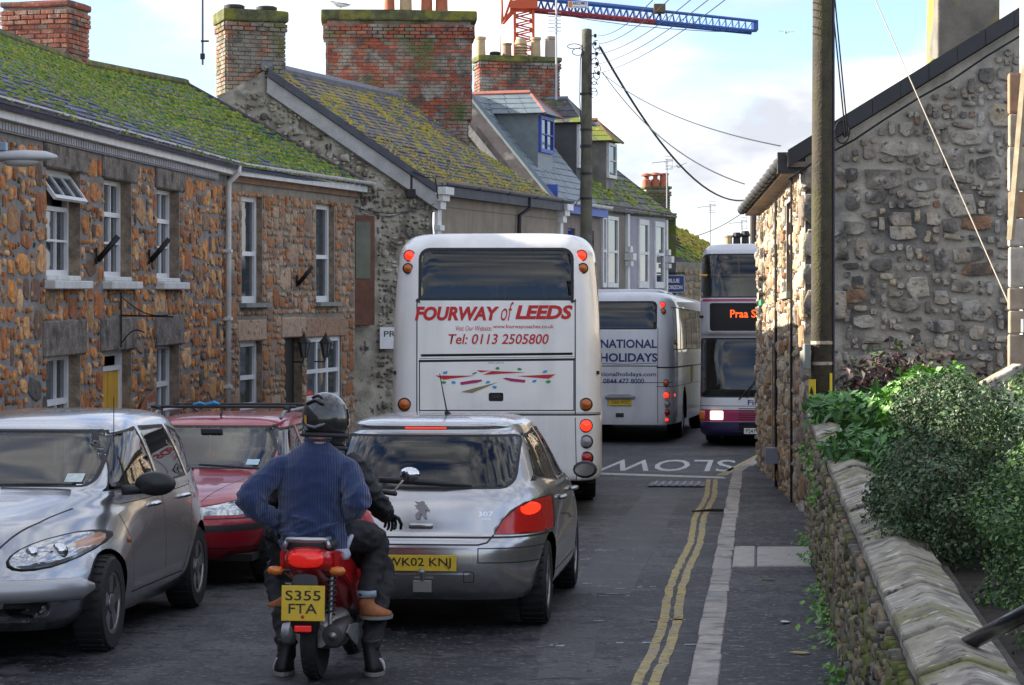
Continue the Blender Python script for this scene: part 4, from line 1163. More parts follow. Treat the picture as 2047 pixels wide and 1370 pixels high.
for i in range(k): bm.faces.new((gs[i][0], gs[i + 1][0], gs[i + 1][1], gs[i][1]))
obj('gable_render', bm, M('purple_grey_render', (.155, .14, .145), .9, var=.35, vs=3, spots=[((.34, .32, .30), 2.6, .62, .05)]), H4, base=B4)
bm = bmesh.new(); k = 12
gs = [(bm.verts.new(D.lerp(A, i / k) + Vector((-.05, -.1, -.60))), bm.verts.new(D.lerp(A, i / k) + Vector((-.05, -.1, -.86)))) for i in range(k + 1)]
for i in range(k): bm.faces.new((gs[i][0], gs[i + 1][0], gs[i + 1][1], gs[i][1]))
obj('cement_flashing', bm, m_grey, H4, base=B4)
bm = bmesh.new(); tube(bm, [D + Vector((0, -.08, .03)), A + Vector((0, -.08, .03))], .07, 4); obj('verge_capping', bm, m_slate4, H4, base=B4)

def dormer(fr, H, Bs, u0, u1, v0, v1, nf, nb, rise, wall_m, roof_m, win_m, ridge_m, cols=2, inset=.12):
    dm = wpart('dormer', fr, H, Bs, wall_m, (u0, u1, v0 - .6, v1, nb, nf))
    window(dm, Bs, fr, u0 + inset * .4, u1 - inset * .4, v0, v1 - .04, nf + .04, cols, [.5, .5], mat=win_m, fw=inset * .6, name='dormer_window')
    um = (u0 + u1) / 2; o_ = .12
    bm = bmesh.new()
    e0, e1 = fr.pt(u0 - o_, v1, nf + .2), fr.pt(u1 + o_, v1, nf + .2); r0 = fr.pt(um, v1 + rise, nf - .35); r1 = fr.pt(um, v1 + rise, nb); b0, b1 = fr.pt(u0 - o_, v1, nb), fr.pt(u1 + o_, v1, nb)
    q = {k: bm.verts.new(p) for k, p in dict(e0=e0, e1=e1, r0=r0, r1=r1, b0=b0, b1=b1).items()}
    for f in (('e0', 'e1', 'r0'), ('e0', 'r0', 'r1', 'b0'), ('e1', 'b1', 'r1', 'r0'), ('e0', 'b0', 'b1', 'e1')): bm.faces.new([q[k] for k in f])
    bmesh.ops.recalc_face_normals(bm, faces=bm.faces[:])
    rf = obj('dormer_roof', bm, roof_m, dm, base=Bs)
    bm = bmesh.new(); tube(bm, [r0 + Vector((0, 0, .02)), r1 + Vector((0, 0, .02))], .07, 6); tube(bm, [e0, r0], .035, 5); tube(bm, [e1, r0], .035, 5); obj('dormer_ridge', bm, ridge_m, dm, base=Bs)
    for s, (a, b, c) in enumerate(((e0, b0, (r0, r1)), (e1, b1, (r0, r1)))):
        A_, B_, C_, D_ = (a, b, c[1], c[0])
        nr = (B_ - A_).cross(D_ - A_).normalized(); nr = nr if nr.z > 0 else -nr
        rr = random.Random(s)
        sp = slate_proto(roof_m, 3, seed=30 + s); it = []
        for r in range(4):
            for i in range(5):
                p = quad_pt(A_, B_, C_, D_, (i + .5) / 5, r / 4) + nr * .012; X = (quad_pt(A_, B_, C_, D_, 1, r / 4) - quad_pt(A_, B_, C_, D_, 0, r / 4)) / 5; Y = (D_ - A_) / 4; Z = nr * .014
                it.append((sp[i % 3], Matrix(((X.x, Y.x, Z.x, p.x), (X.y, Y.y, Z.y, p.y), (X.z, Y.z, Z.z, p.z), (0, 0, 0, 1))), 1))
        T = Matrix.Translation(-Vector(Bs)); bmj = bmesh.new()
        for me, mt, _ in it:
            n0 = len(bmj.verts); bmj.from_mesh(me); bmj.verts.ensure_lookup_table(); bmesh.ops.transform(bmj, matrix=T @ mt, verts=bmj.verts[n0:])
        o = obj('dormer_slates', bmj, roof_m, dm)
    return dm
dormer(F4, H4, B4, .52, 1.8, 5.85, 6.72, -.72, -2.6, .52, m_slate4, m_slate4, m_blue, M('red_ridge', (.42, .16, .12), .8, var=.15))
bm = bmesh.new(); bm.faces.new([bm.verts.new(q) for q in (D, C, C + Vector((-2.2, .6, -2.6)), D + Vector((-2.2, .6, -2.6)))]); obj('rear_roof', bm, m_slate4, H4, base=B4)

# ------------------------------------------------------------------ fifth and sixth houses under one old roof
H5 = thing('brown_house', 'brown rendered house with two white dormers in a mossy old slate roof', 'house', F4.pt(3.6, 0)); B5 = F4.pt(3.6, 0)
e_ = F4.uv(1250, 500)[0]; f_ = F4.len
wp = [opening(F4, 1195, 1204, 440, 580), opening(F4, 1212, 1233, 433, 575)]
for w_ in wp: w_[2], w_[3] = wp[1][2], wp[1][3]
wp[0][0] = 3.75; wp[0][1] = 4.15
wall_open('front_wall', F4, 3.602, e_, -.9, 4.75, wp, H5, B5, m_tan2)
for o in wp: window(H5, B5, F4, o[0], o[1], o[2], o[3], .02, 1, [(.5, .06), .5], mat=m_trimold, fw=.09)
A, B, C, D = Vector((2.20, 58.9, 5.16)), Vector((4.50, 67.3, 5.42)), Vector((1.42, 68.15, 7.9)), Vector((-.9, 59.75, 7.62))
roof5 = roof_slab('roof', A, B, C, D, H5, B5, m_slate5)
slates(roof5, B5, A, B, C, D, .36, .26, slate_proto(m_slate5, seed=29), m_slate5, seed=15, thick=.025)
moss(roof5, B5, A, B, C, D, 5000, m_moss, lambda s, t, p: max(0, min(.9, noise.noise(p * .9) * 1.5 + .1 + (.6 if .3 < s < .52 else -.15))), seed=10, rmin=.03, rmax=.08)
gutter(F4, H5, B5, 3.65, f_ + .2, 4.78, .16, M('old_gutter', (.22, .21, .20), .7, var=.4, vs=4), r=.06)
bm = bmesh.new(); tube(bm, [C, B], .06, 5); obj('verge', bm, M('verge_dark', (.07, .055, .07), .9), roof5, base=B5)
bm = bmesh.new(); bm.faces.new([bm.verts.new(q) for q in (D, C, C + Vector((-2.6, .7, -2.3)), D + Vector((-2.6, .7, -2.3)))]); bm.faces.new([bm.verts.new(q) for q in (B, C, C + Vector((-2.6, .7, -2.3)), C + Vector((-2.6, .7, -7)), B + Vector((0, 0, -6)))])
obj('rear_walls', bm, m_slate5, H5, base=B5)
a0, a1 = F4.uv(1140, 300, -1.0)[0], F4.uv(1168, 300, -1.0)[0]
dormer(F4, H5, B5, a0, a0 + 1.1, 5.70, 6.80, -.85, -3.0, .62, M('dormer_slate_side', (.07, .07, .075), .8, var=.2), m_slate5, m_trimold, m_lead, cols=1)
a0 = F4.uv(1200, 320, -.9)[0]
dormer(F4, H5, B5, a0, a0 + 1.0, 5.58, 6.52, -.75, -2.6, .55, M('dormer_render_side', (.20, .185, .17), .9, var=.3, vs=3), m_slate5, m_trimold, M('rust_ridge', (.20, .10, .05), .9), cols=1)
chimney(H5, B5, (.12, 61.0, 0), (.97, .2, 0), 1.98, .75, 6.6, 8.95, m_oldbrick, m_brickmort, m_capmoss,
        pots=((-.92, 'plain', .5, .13, m_clay), (-.55, 'cowl', .14, .12, m_iron_b), (-.25, 'plain', .36, .12, M('brown_clay', (.32, .20, .12), .85)), (.1, 'louvre', .48, .14, m_clay), (.48, 'plain', .52, .13, m_clay), (.85, 'plain', .55, .14, M('grey_clay', (.36, .31, .25), .85))), lift=.14, seed=24)
H6 = thing('lilac_house', 'lilac grey rendered house with two narrow white windows before the bend', 'house', F4.pt(e_, 0)); B6 = F4.pt(e_, 0)
m_lil = M('lilac_render', (.33, .31, .35), .85, var=.1, vs=2, streak=((.22, .21, .23), 5, .4))
wp = [opening(F4, 1276, 1294, 447, 572), opening(F4, 1308, 1325, 452, 572)]
for w_ in wp: w_[2], w_[3] = wp[0][2], wp[0][3]
wall_open('front_wall', F4, e_ + .002, f_, -.9, 4.75, wp, H6, B6, m_lil)
for o in wp: window(H6, B6, F4, o[0] - .06, o[1] + .06, o[2] - .05, o[3] + .1, .015, 1, [(.5, .07), .5], mat=m_trimold, fw=.14)
for u in (e_ + .12, f_ - .08):
    wpart('pilaster', F4, H6, B6, m_trimold, (u - .1, u + .1, -.5, 4.6, 0, .07), (u - .15, u + .15, 3.3, 3.42, 0, .15), (u - .18, u + .18, 3.45, 3.62, 0, .22), (u - .14, u + .14, 3.65, 3.8, 0, .14))
bm = bmesh.new(); bm.faces.new([bm.verts.new(F4.pt(*q)) for q in ((f_, -.9, 0), (f_, 4.75, 0), (f_, 4.75, -4), (f_, -.9, -4))]); obj('end_wall', bm, m_lil, H6, base=B6)

# ------------------------------------------------------------------ low house that closes the street, its sign, far chimneys and aerials
H7 = thing('far_stone_house', 'low stone house with yellow lichen roof where the street bends', 'house', (5.6, 76, 0)); B7 = Vector((5.6, 76, 0))
F7 = Frame((4.3, 72.5, .3), (9.5, 76.5, .3))
m_st7 = M('tan_stone', (.3, .22, .13), .9, pal=[(.30, .22, .13), (.36, .28, .18), (.24, .18, .12), (.34, .24, .13)], var=.3, vs=4)
wpart('wall', F7, H7, B7, m_mort2, (0, F7.len, -1, 4.1, -.3, 0))
rubble(H7, B7, F7, 0, F7.len, .5, 4.0, .2, [(2, 1), (2, 2), (3, 2), (2, 1)], lambda u, v: False, stone_protos(m_st7, 6, seed=44, square=.9), m_st7, depth=.03, gap=.03, seed=61, limit=80)
A, B, C, D = F7.pt(-.5, 4.1, .4), F7.pt(F7.len, 4.1, .4), F7.pt(F7.len, 5.9, -3.2), F7.pt(-.5, 5.9, -3.2)
A, D = P(1326, 505, 72.5), P(1327, 440, 75.5); B, C = P(1470, 560, 76.5), P(1470, 520, 79.5)
roof7 = roof_slab('roof', A, B, C, D, H7, B7, m_slate5)
slates(roof7, B7, A, B, C, D, .4, .3, slate_proto(m_slate5, seed=49), m_slate5, seed=16, thick=.03, limit=120)
moss(roof7, B7, A, B, C, D, 2500, m_lichen, lambda s, t, p: max(0, min(.9, t * 1.3 - .3 + noise.noise(p) * .7)), seed=12, rmin=.04, rmax=.09, name='lichen')
moss(roof7, B7, A, B, C, D, 1500, m_moss, lambda s, t, p: max(0, .8 - t * 1.3 + noise.noise(p) * .5), seed=13, rmin=.04, rmax=.09)
wpart('fascia', Frame(A + Vector((0, -.05, -.12)), B + Vector((0, -.05, -.12)), (B.z - A.z) / (Vector((B.x - A.x, B.y - A.y, 0)).length)), H7, B7, M('dark_fascia', (.06, .065, .075), .7), (0, 5, -.1, .12, -.05, .05))

b = P(1347, 568, 66.6); t = thing('hanging_sign', 'dark blue sign with white lettering at the end of the lilac house', 'sign', b)
m_navy = M('navy_sign', (.02, .045, .17), .5)
bm = bmesh.new(); box(bm, (0, 0, 0), (.60, .06, .50), bev=.01); obj('board', bm, m_navy, t)
X90 = Matrix.Rotation(PI / 2, 4, 'X')
bm = bmesh.new()
for (c, s) in (((0, -.035, .225), (.56, .012, .012)), ((0, -.035, -.225), (.56, .012, .012)), ((.28, -.035, 0), (.012, .0115, .438)), ((-.28, -.035, 0), (.012, .0115, .438))): box(bm, c, s)
obj('border', bm, m_trim, t)
letter('lettering', 'BLUE', m_trim, t, Matrix.Translation((0, -.034, .09)) @ X90, w=.3, h=.11, bold=.03)
letter('lettering', 'HORIZON', m_trim, t, Matrix.Translation((0, -.034, -.09)) @ X90, w=.46, h=.11, bold=.03)
bm = bmesh.new(); tube(bm, [(-.5, .1, .3), (.3, 0, .3)], .02); obj('arm', bm, m_iron_b, t)

t = thing('far_chimney', 'mossy chimney stack with three red pots beyond the brown house roof', 'chimney', P(1310, 430, 74)); b = P(1310, 430, 74)
chimney(t, b, (b.x, b.y, 0), (.97, .2, 0), .72, .6, 4.6, 6.62, M('mossy_brick', (.12, .12, .05), .95, pal=[(.13, .13, .05), (.18, .12, .07), (.10, .11, .05)], var=.3), m_brickmort, m_capmoss,
        pots=((-.27, 'hood', .42, .14, m_terra), (0.0, 'hood', .45, .14, m_terra), (.27, 'plain', .42, .14, m_terra)), lift=.08, seed=27, lim=60, name='stack')
for (px, kind, h) in ((1456, 'plain', .35), (1473, 'hood', .45), (1490, 'hood', .5)):
    b = P(px, 492, 82); t = thing('distant_chimney', {1456: 'distant buff chimney pot left of two dark cowls', 1473: 'distant dark cowled pot, middle of three over the double decker', 1490: 'distant dark cowled pot nearest the far telegraph pole'}[px], 'chimney', b, group='distant chimney pots above the double decker')
    bm = bmesh.new(); box(bm, (0, 0, -1.2), (.42, .5, 2.4)); obj('stack', bm, m_brickmort, t)
    bm = bmesh.new(); r = .13
    lathe(bm, [(r, 0), (r * .9, h * .6), (r * 1.3, h * .7), (r * .9, h), (.001, h)] if kind == 'hood' else [(r * 1.2, 0), (r, h * .2), (r, h * .8), (r * 1.2, h * .85), (r * 1.2, h), (r, h)], 10); obj('pot', bm, m_clay if kind == 'plain' else m_iron_b, t)
# ------------------------------------------------------------------ right-hand stone house
NC = Vector((3.30, 27.6, 0)); FC = Vector((3.82, 38.0, 0))
FR = Frame(FC, NC)                       # street front, facing left
GR = Frame(NC, NC + Vector((8.4, -.35, 0)))   # gable towards us
HR = thing('grey_stone_house', 'grey rubble house on the right, its gable towards us', 'house', NC); BR = NC.copy()
GREY_PAL = [(.37, .325, .26), (.29, .255, .21), (.43, .385, .31), (.18, .165, .145), (.45, .385, .295), (.33, .275, .21), (.38, .345, .285), (.24, .21, .175), (.46, .375, .255), (.30, .17, .10), (.40, .345, .275), (.34, .295, .24)]
m_gs = M('grey_rubble', (.2, .2, .2), .9, pal=GREY_PAL, var=.42, vs=6, bump=1, bs=24, spots=[((.09, .085, .08), 2.0, .60, .06), ((.46, .43, .38), 5, .60, .05), ((.10, .095, .09), 14, .62, .04)])
m_gm = M('thick_pointing', (.48, .445, .38), .95, var=.25, vs=3, bump=.9, bs=25, spots=[((.17, .165, .16), 1.1, .59, .08)])
m_wst = M('warm_granite', (.4, .32, .22), .9, pal=[(.44, .35, .24), (.36, .28, .19), (.50, .42, .31), (.30, .17, .09), (.42, .30, .18), (.33, .30, .26), (.22, .17, .13)], var=.35, vs=6, bump=1, bs=24)
m_wm = M('pale_pointing', (.46, .43, .38), .95, var=.2, vs=4, bump=.8, bs=30)
RU = 4.2
def rtop(u): return 4.08 + .615 * u if u < RU else 4.08 + .615 * (2 * RU - u)
bm = bmesh.new(); grid = []
for i in range(85):
    u = 8.4 * i / 84; row = []
    for j in range(50):
        v = -.2 + (rtop(u) + .2) * j / 49; q = GR.pt(u, v); row.append(bm.verts.new(q + GR.n * (-.035 + .03 * noise.noise(q * 2.2) + .02 * noise.noise(q * 6))))
    grid.append(row)
for i in range(84):
    for j in range(49): bm.faces.new((grid[i][j], grid[i + 1][j], grid[i + 1][j + 1], grid[i][j + 1]))
obj('gable_wall', bm, m_gm, HR, base=BR, smooth=True)
pgs = stone_protos(m_gs, 20, seed=51, square=.86, rough=.22, lip=.9)
rubble(HR, BR, GR, .42, 3.4, .3, 6.2, .1, [(4, 2), (3, 2), (5, 3), (4, 3), (3, 3), (2, 2), (6, 3), (3, 1), (2, 1), (5, 2), (4, 2)], lambda u, v: v > rtop(u) - .22, pgs, m_gs, depth=.022, gap=.024, seed=71, jit=.6)
# quoins on the corner
rr = random.Random(4); v = -.1; k = 0; pq = stone_protos(m_gs, 6, seed=58, square=.97, rough=.06, lip=.9); it = []
pqw = stone_protos(m_wst, 6, seed=59, square=.97, rough=.06, lip=.9); itw = []
while v < 3.95:
    h = rr.uniform(.26, .42); w = .5 if k % 2 else .3
    it.append((rr.choice(pq), GR.mat(w / 2 - .03, v + h / 2, 0, w, .045, h - .02), 1))
    wf = .3 if k % 2 else .5
    itw.append((rr.choice(pqw), FR.mat(FR.len - wf / 2 + .03, v + h / 2, 0, wf, .045, h - .02), 1)); v += h; k += 1
pieces(HR, BR, 'quoin', it, m_gs); pieces(HR, BR, 'quoin', itw, m_wst)
wR = [opening(FR, 1572, 1586, 350, 575), opening(FR, 1527, 1533, 420, 580), opening(FR, 1543, 1554, 680, 960)]
for w_ in wR:
    if w_[0] > w_[1]: w_[0], w_[1] = w_[1], w_[0]
wR[0][2:] = [2.62, 3.75]; wR[1][2:] = [2.62, 3.75]; wR[2][2:] = [.1, 2.0]
wall_open('street_wall', FR, 0, FR.len, -.3, 4.08, wR, HR, BR, m_wm, depth=.2)
rubble(HR, BR, FR, .05, FR.len - .5, .05, 4.0, .11, [(3, 2), (4, 2), (2, 2), (3, 3), (2, 1), (5, 3)], lambda u, v: any(o[0] - .03 < u < o[1] + .03 and o[2] - .03 < v < o[3] + .03 for o in wR), stone_protos(m_wst, 10, seed=57, square=.6, rough=.2), m_wst, depth=.045, gap=.03, seed=73)
for o in wR[:2]:
    window(HR, BR, FR, o[0], o[1], o[2], o[3], -.15, 2, [.5, .5], mat=M('brown_frame', (.12, .07, .04), .7))
wpart('sill', FR, HR, BR, m_sill2, (wR[0][0] - .1, wR[0][1] + .1, 2.54, 2.62, -.1, .09))
wpart('sill', FR, HR, BR, M('green_sill', (.06, .25, .12), .6), (wR[1][0] - .1, wR[1][1] + .1, 2.54, 2.62, -.1, .09))
wpart('door', FR, HR, BR, M('pale_door', (.42, .42, .44), .6), (wR[2][0], wR[2][1], .1, 2.0, -.15, -.1))
bm = bmesh.new(); u = FR.uv(1592, 600)[0]; tube(bm, [FR.pt(u, 4.0, .06), FR.pt(u, .1, .06)], .016, 6); obj('cable', bm, m_iron_b, HR, base=BR)
bm = bmesh.new(); u = FR.uv(1560, 600)[0]; tube(bm, [FR.pt(u, 3.9, .06), FR.pt(u, .1, .06)], .02, 6); obj('cable', bm, m_iron_b, HR, base=BR)
u = FR.uv(1561, 925)[0]; wpart('vent_box', FR, HR, BR, M('grey_box', (.22, .23, .30), .5), (u - .2, u + .2, .42, .62, .04, .2))
# roof
m_slr = M('dark_slate', (.07, .072, .08), .7, pal=[(.07, .072, .08), (.055, .057, .065), (.085, .085, .09)], var=.25)
A, B = FR.pt(-.1, 4.1, .2), FR.pt(FR.len + .12, 4.1, .2)
rz_ = 4.1 + .615 * (RU + .2)
C, D = B + GR.u * (RU + .2) + Vector((0, 0, rz_ - 4.1)), A + GR.u * (RU + .2) + Vector((0, 0, rz_ - 4.1))
roofr = roof_slab('roof', A, B, C, D, HR, BR, m_slr, th=.06)
slates(roofr, BR, A, B, C, D, .33, .25, slate_proto(m_slr, seed=63), m_slr, seed=18, limit=60)
bm = bmesh.new(); bm.faces.new([bm.verts.new(q) for q in (C, D, D + GR.u * 4.5 + Vector((0, 0, -2.7)), C + GR.u * 4.5 + Vector((0, 0, -2.7)))]); obj('rear_roof', bm, m_slr, HR, base=BR)
bm = bmesh.new(); bm.faces.new([bm.verts.new(FR.pt(*q)) for q in ((0, -.3, 0), (0, 4.1, 0), (0, rz_ - .1, -RU), (0, 4.1, -2 * RU), (0, -.3, -2 * RU))]); obj('far_gable', bm, m_gm, HR, base=BR)
def gv(s, dz, n): q = B.lerp(C, s); return q + Vector((0, 0, dz)) + GR.n * n
m_vb = M('verge_black', (.028, .029, .034), .5, var=.25)
for k in range(14):
    b0 = bmesh.new(); q0, q1 = k / 14, (k + .985) / 14; o0 = .03 + .006 * (k % 2)
    vv = [b0.verts.new(gv(s, dz, n)) for n in (-.04, o0) for dz in (-.13, .06) for s in (q0, q1)]
    for f in ((0, 1, 3, 2), (4, 6, 7, 5), (0, 4, 5, 1), (2, 3, 7, 6), (0, 2, 6, 4), (1, 5, 7, 3)): b0.faces.new([vv[i] for i in f])
    bmesh.ops.recalc_face_normals(b0, faces=b0.faces[:]); obj('verge_slate', b0, m_vb, HR, base=BR)
bm = bmesh.new(); tube(bm, [gv(i / 12, -.27 + .015 * math.sin(i * 2.2), .03) for i in range(13)], .012, 5); obj('verge_cable', bm, m_iron_b, HR, base=BR)
moss(HR, BR, B, B.lerp(A, .03), C.lerp(D, .03), C, 240, m_moss, lambda s, t, p: .5 if noise.noise(p * 2) > .1 else .1, seed=15, rmin=.03, rmax=.07)
wpart('eaves_boards', FR, HR, BR, M('old_boards', (.20, .15, .11), .9, var=.4, vs=5), (-.1, FR.len + .1, 3.97, 4.03, .0, .2))
m_og = M('old_iron_gutter', (.045, .045, .047), .6, var=.4, vs=6)
bm = bmesh.new(); k = 26; pts = [FR.pt(FR.len * i / k, 4.06, .25) for i in range(k + 1)]; tube(bm, pts, .062, 10)
for i in range(0, k + 1, 2): tube(bm, [pts[i] - FR.u * .03, pts[i] + FR.u * .03], .076, 10)
obj('gutter', bm, m_og, HR, base=BR, smooth=True)
wpart('gutter_end_box', GR, HR, BR, m_og, (-.31, -.02, 3.90, 4.14, -.06, .05))
bm = bmesh.new(); q = GR.pt(2.0, 0, -2.4); box(bm, (q.x + .1, q.y, 6.1), (.75, .8, 2.6), bev=.02)
obj('rendered_chimney', bm, M('lichen_render', (.20, .18, .15), .95, var=.3, vs=3, bump=.5, bs=30, spots=[((.38, .30, .04), 1.6, .54, .1)]), HR, base=BR)

# ------------------------------------------------------------------ garden wall with saddleback coping
def gw(d): return 1.956 + .098 * (d - 14.3)
def gz(d): return .90 + .0237 * (d - 8.5)
FW = Frame((gw(24.4), 24.4, 0), (gw(5.5), 5.5, 0), rise=-.0236)
WT = thing('garden_wall', 'low mossy rubble garden wall with pale angled coping beside the pavement', 'wall', FW.o); BW = FW.o.copy()
HW = gz(24.4) - .02
m_gw = M('slatey_wall', (.2, .17, .12), .92, pal=[(.22, .18, .12), (.16, .135, .10), (.28, .23, .15), (.12, .105, .085), (.25, .19, .11), (.20, .185, .15), (.17, .16, .07), (.30, .22, .14)], var=.45, vs=7, bump=1, bs=26, spots=[((.13, .15, .03), 2.0, .57, .07), ((.05, .045, .04), 3, .62, .07)])
m_gwm = M('wall_earth', (.07, .062, .05), .95, var=.3, vs=6, bump=.8, bs=30)
wpart('core', FW, WT, BW, m_gwm, (0, FW.len, -.1, HW, -.36, 0))
pgw = stone_protos(m_gw, 14, seed=77, square=.9, rough=.16, lip=.86)
rubble(WT, BW, FW, 0, FW.len, .05, HW - .0, .065, [(5, 2), (6, 3), (4, 1), (7, 2), (3, 1), (5, 1), (8, 3), (4, 2), (6, 1)], lambda u, v: False, pgw, m_gw, depth=.035, gap=.014, seed=79, limit=300)
m_cop = M('coping_stone', (.36, .32, .26), .9, pal=[(.37, .33, .27), (.33, .30, .24), (.40, .36, .30), (.31, .28, .21)], var=.3, vs=7, bump=.6, bs=40, spots=[((.20, .19, .08), 2.2, .56, .07), ((.15, .13, .11), 5, .58, .06), ((.50, .47, .40), 11, .63, .03), ((.10, .09, .08), 16, .62, .03)])
pc = []
for k in range(4):
    bm = bmesh.new(); rr = random.Random(k)
    sec = [(.015, -.09), (.015, -.035), (-.125, .018), (-.15, .018), (-.30, -.035), (-.30, -.09)]      # (outward, up)
    r0 = [[bm.verts.new((s + rr.uniform(-.01, .01), -n + rr.uniform(-.004, .004), z + rr.uniform(-.004, .004))) for n, z in sec] for s in (-.5, -.3, -.1, .1, .3, .5)]
    for i in range(5):
        for j in range(6): bm.faces.new((r0[i][j], r0[i][(j + 1) % 6], r0[i + 1][(j + 1) % 6], r0[i + 1][j]))
    bm.faces.new(r0[0][::-1]); bm.faces.new(r0[-1]); bmesh.ops.recalc_face_normals(bm, faces=bm.faces[:])
    bmesh.ops.bevel(bm, geom=bm.edges[:], offset=.007, segments=1, affect='EDGES')
    pc.append(new_mesh(bm, 'coping_stone', m_cop))
u = -.05; rr = random.Random(9); it = []
while u < FW.len:
    l = rr.uniform(.8, 1.5); m_ = FW.mat(u + l / 2, HW + .085, 0, l - .012, 1, 1) @ Matrix.Rotation(rr.uniform(-.006, .006), 4, 'Y'); it.append((rr.choice(pc), m_, 1)); u += l
pieces(WT, BW, 'coping_stone', it, m_cop)
# garden ground behind the wall
vs, fs = [], []
for i in range(24):
    d = 4 + i; vs += [(gw(d) + .33, d, gz(d) - .06), (gw(d) + 7, d, gz(d) + .1)]
for i in range(23): fs.append((2 * i, 2 * i + 1, 2 * i + 3, 2 * i + 2))
structure('garden_soil', vs, fs, M('dark_soil', (.035, .027, .019), .95, var=.4, vs=9, bump=1, bs=30))

# ------------------------------------------------------------------ planting
def leaf_mesh(name, pts, size, mat, parent, base, seed, fold=.3, long=1.5, up=0.0):
    rr = random.Random(seed); vs, fs, rv = [], [], []
    for p, nrm in pts:
        a = Vector((rr.gauss(0, 1), rr.gauss(0, 1), rr.gauss(0, 1) + up)).normalized()
        nn = (nrm * 1.1 + Vector((rr.gauss(0, .6), rr.gauss(0, .6), rr.gauss(0, .6) + .3))).normalized()
        a = (a - nn * a.dot(nn)); a = a.normalized() if a.length > 1e-4 else nn.orthogonal().normalized()
        b = nn.cross(a); s = size * rr.choice((.6, .8, 1.0, 1.15, 1.5)) * rr.uniform(.85, 1.15); w = s * .5; l = s * long; k = len(vs); q = rr.random()
        o = p - base
        vs += [o, o + a * l * .5 + b * w + nn * w * fold, o + a * l, o + a * l * .5 - b * w + nn * w * fold]
        fs += [(k, k + 1, k + 2), (k, k + 2, k + 3)]; rv += [q, q]
    me = bpy.data.meshes.new(name); me.from_pydata([tuple(v) for v in vs], [], fs)
    at = me.attributes.new('rnd', 'FLOAT', 'FACE'); at.data.foreach_set('value', rv)
    return link_mesh(name, me, mat, parent)

def lobes_pts(lobes, n, seed, lo=.72, keep=None, rough=.22):
    rr = random.Random(seed); out = []; tot = sum(r.x * r.y + r.y * r.z + r.x * r.z for c, r in lobes)
    for c, r in lobes:
        m = int(n * (r.x * r.y + r.y * r.z + r.x * r.z) / tot)
        for k in range(m):
            d = Vector((rr.gauss(0, 1), rr.gauss(0, 1), rr.gauss(0, 1))).normalized()
            f = (lo + (1 - lo) * rr.random() ** .6) * (1 + rough * noise.noise((c + d) * 4.3) + .12 * noise.noise((c + d) * 11))
            p = c + Vector((d.x * r.x, d.y * r.y, d.z * r.z)) * f
            if keep and not keep(p): continue
            out.append((p, Vector((d.x / r.x, d.y / r.y, d.z / r.z)).normalized()))
    return out
m_leaf = M('small_dark_leaf', (.05, .1, .03), .5, pal=[(.05, .12, .03), (.08, .17, .04), (.04, .09, .03), (.12, .22, .05), (.06, .13, .045), (.09, .18, .035), (.17, .28, .08), (.04, .08, .035)], spec=.4)
m_leafb = M('bright_leaf', (.1, .25, .03), .45, pal=[(.09, .24, .025), (.13, .30, .04), (.07, .19, .03), (.18, .36, .05), (.10, .26, .03)], spec=.5)
m_leafm = M('mid_leaf', (.06, .17, .03), .45, pal=[(.05, .15, .03), (.07, .20, .035), (.04, .12, .03), (.10, .24, .04)], spec=.5)
m_leafp = M('purple_leaf', (.09, .05, .06), .6, pal=[(.10, .05, .06), (.14, .07, .07), (.07, .06, .05), (.16, .09, .05), (.08, .12, .04)])
m_stem = M('stem', (.08, .055, .035), .9, var=.3, vs=20)
V = Vector
def bush(name, label, base, lobes, n, size, mat, seed, stems=6, cat='bush', long=1.5, **k):
    t = thing(name, label, cat, base); b = V(base)
    leaf_mesh('foliage', lobes_pts(lobes, n, seed, **k), size, mat, t, b, seed, long=long)['kind'] = 'stuff'
    rr = random.Random(seed)
    for i in range(stems):
        c, r = rr.choice(lobes); e = c + V((rr.uniform(-.6, .6) * r.x, rr.uniform(-.6, .6) * r.y, rr.uniform(.1, .7) * r.z)); s = b + V((rr.uniform(-.1, .1), rr.uniform(-.2, .2), 0))
        bm = bmesh.new(); tube(bm, [s - b, (s + e) / 2 - b + V((rr.uniform(-.05, .05), 0, .04)), e - b], [.014, .009, .003], 5); obj('stem', bm, m_stem, t)
    return t
def clumps(big, n, seed, lo=.10, hi=.2):
    rr = random.Random(seed); out = []
    for c, r in big:
        out.append((c, r * .82))
        for k in range(n):
            d = V((rr.gauss(0, 1), rr.gauss(0, 1), rr.gauss(0, 1) + .2)).normalized(); q = rr.uniform(lo, hi)
            out.append((c + V((d.x * r.x, d.y * r.y, d.z * r.z)) * .85, V((q, q * 1.2, q * .85))))
    return out
BIGD = [(V((2.22, 12.7, 1.40)), V((.36, .55, .40))), (V((2.42, 13.6, 1.46)), V((.34, .6, .36))), (V((2.12, 11.9, 1.16)), V((.28, .4, .26))), (V((2.02, 12.6, 1.12)), V((.2, .3, .16)))]
BIGG = [(V((2.58, 11.2, 1.24)), V((.46, .7, .42))), (V((2.82, 12.8, 1.44)), V((.44, .8, .42))), (V((2.34, 10.2, 1.04)), V((.42, .5, .34))), (V((2.28, 9.2, .93)), V((.34, .5, .22))), (V((2.75, 9.7, .98)), V((.36, .5, .30))), (V((3.1, 11.8, 1.40)), V((.5, .9, .42)))]
m_leafd = M('bluish_leaf', (.04, .08, .04), .5, pal=[(.04, .085, .035), (.06, .12, .045), (.03, .06, .03), (.09, .16, .06), (.07, .12, .04), (.14, .19, .09), (.10, .09, .05)], spec=.4)
bush('dark_fine_shrub', 'dark bluish green fine-leaved shrub bulging over the coping', (2.4, 12.9, .98), clumps(BIGD, 22, 4, .07, .15), 46000, .0135, m_leafd, 3, stems=26, lo=.5, rough=.55)
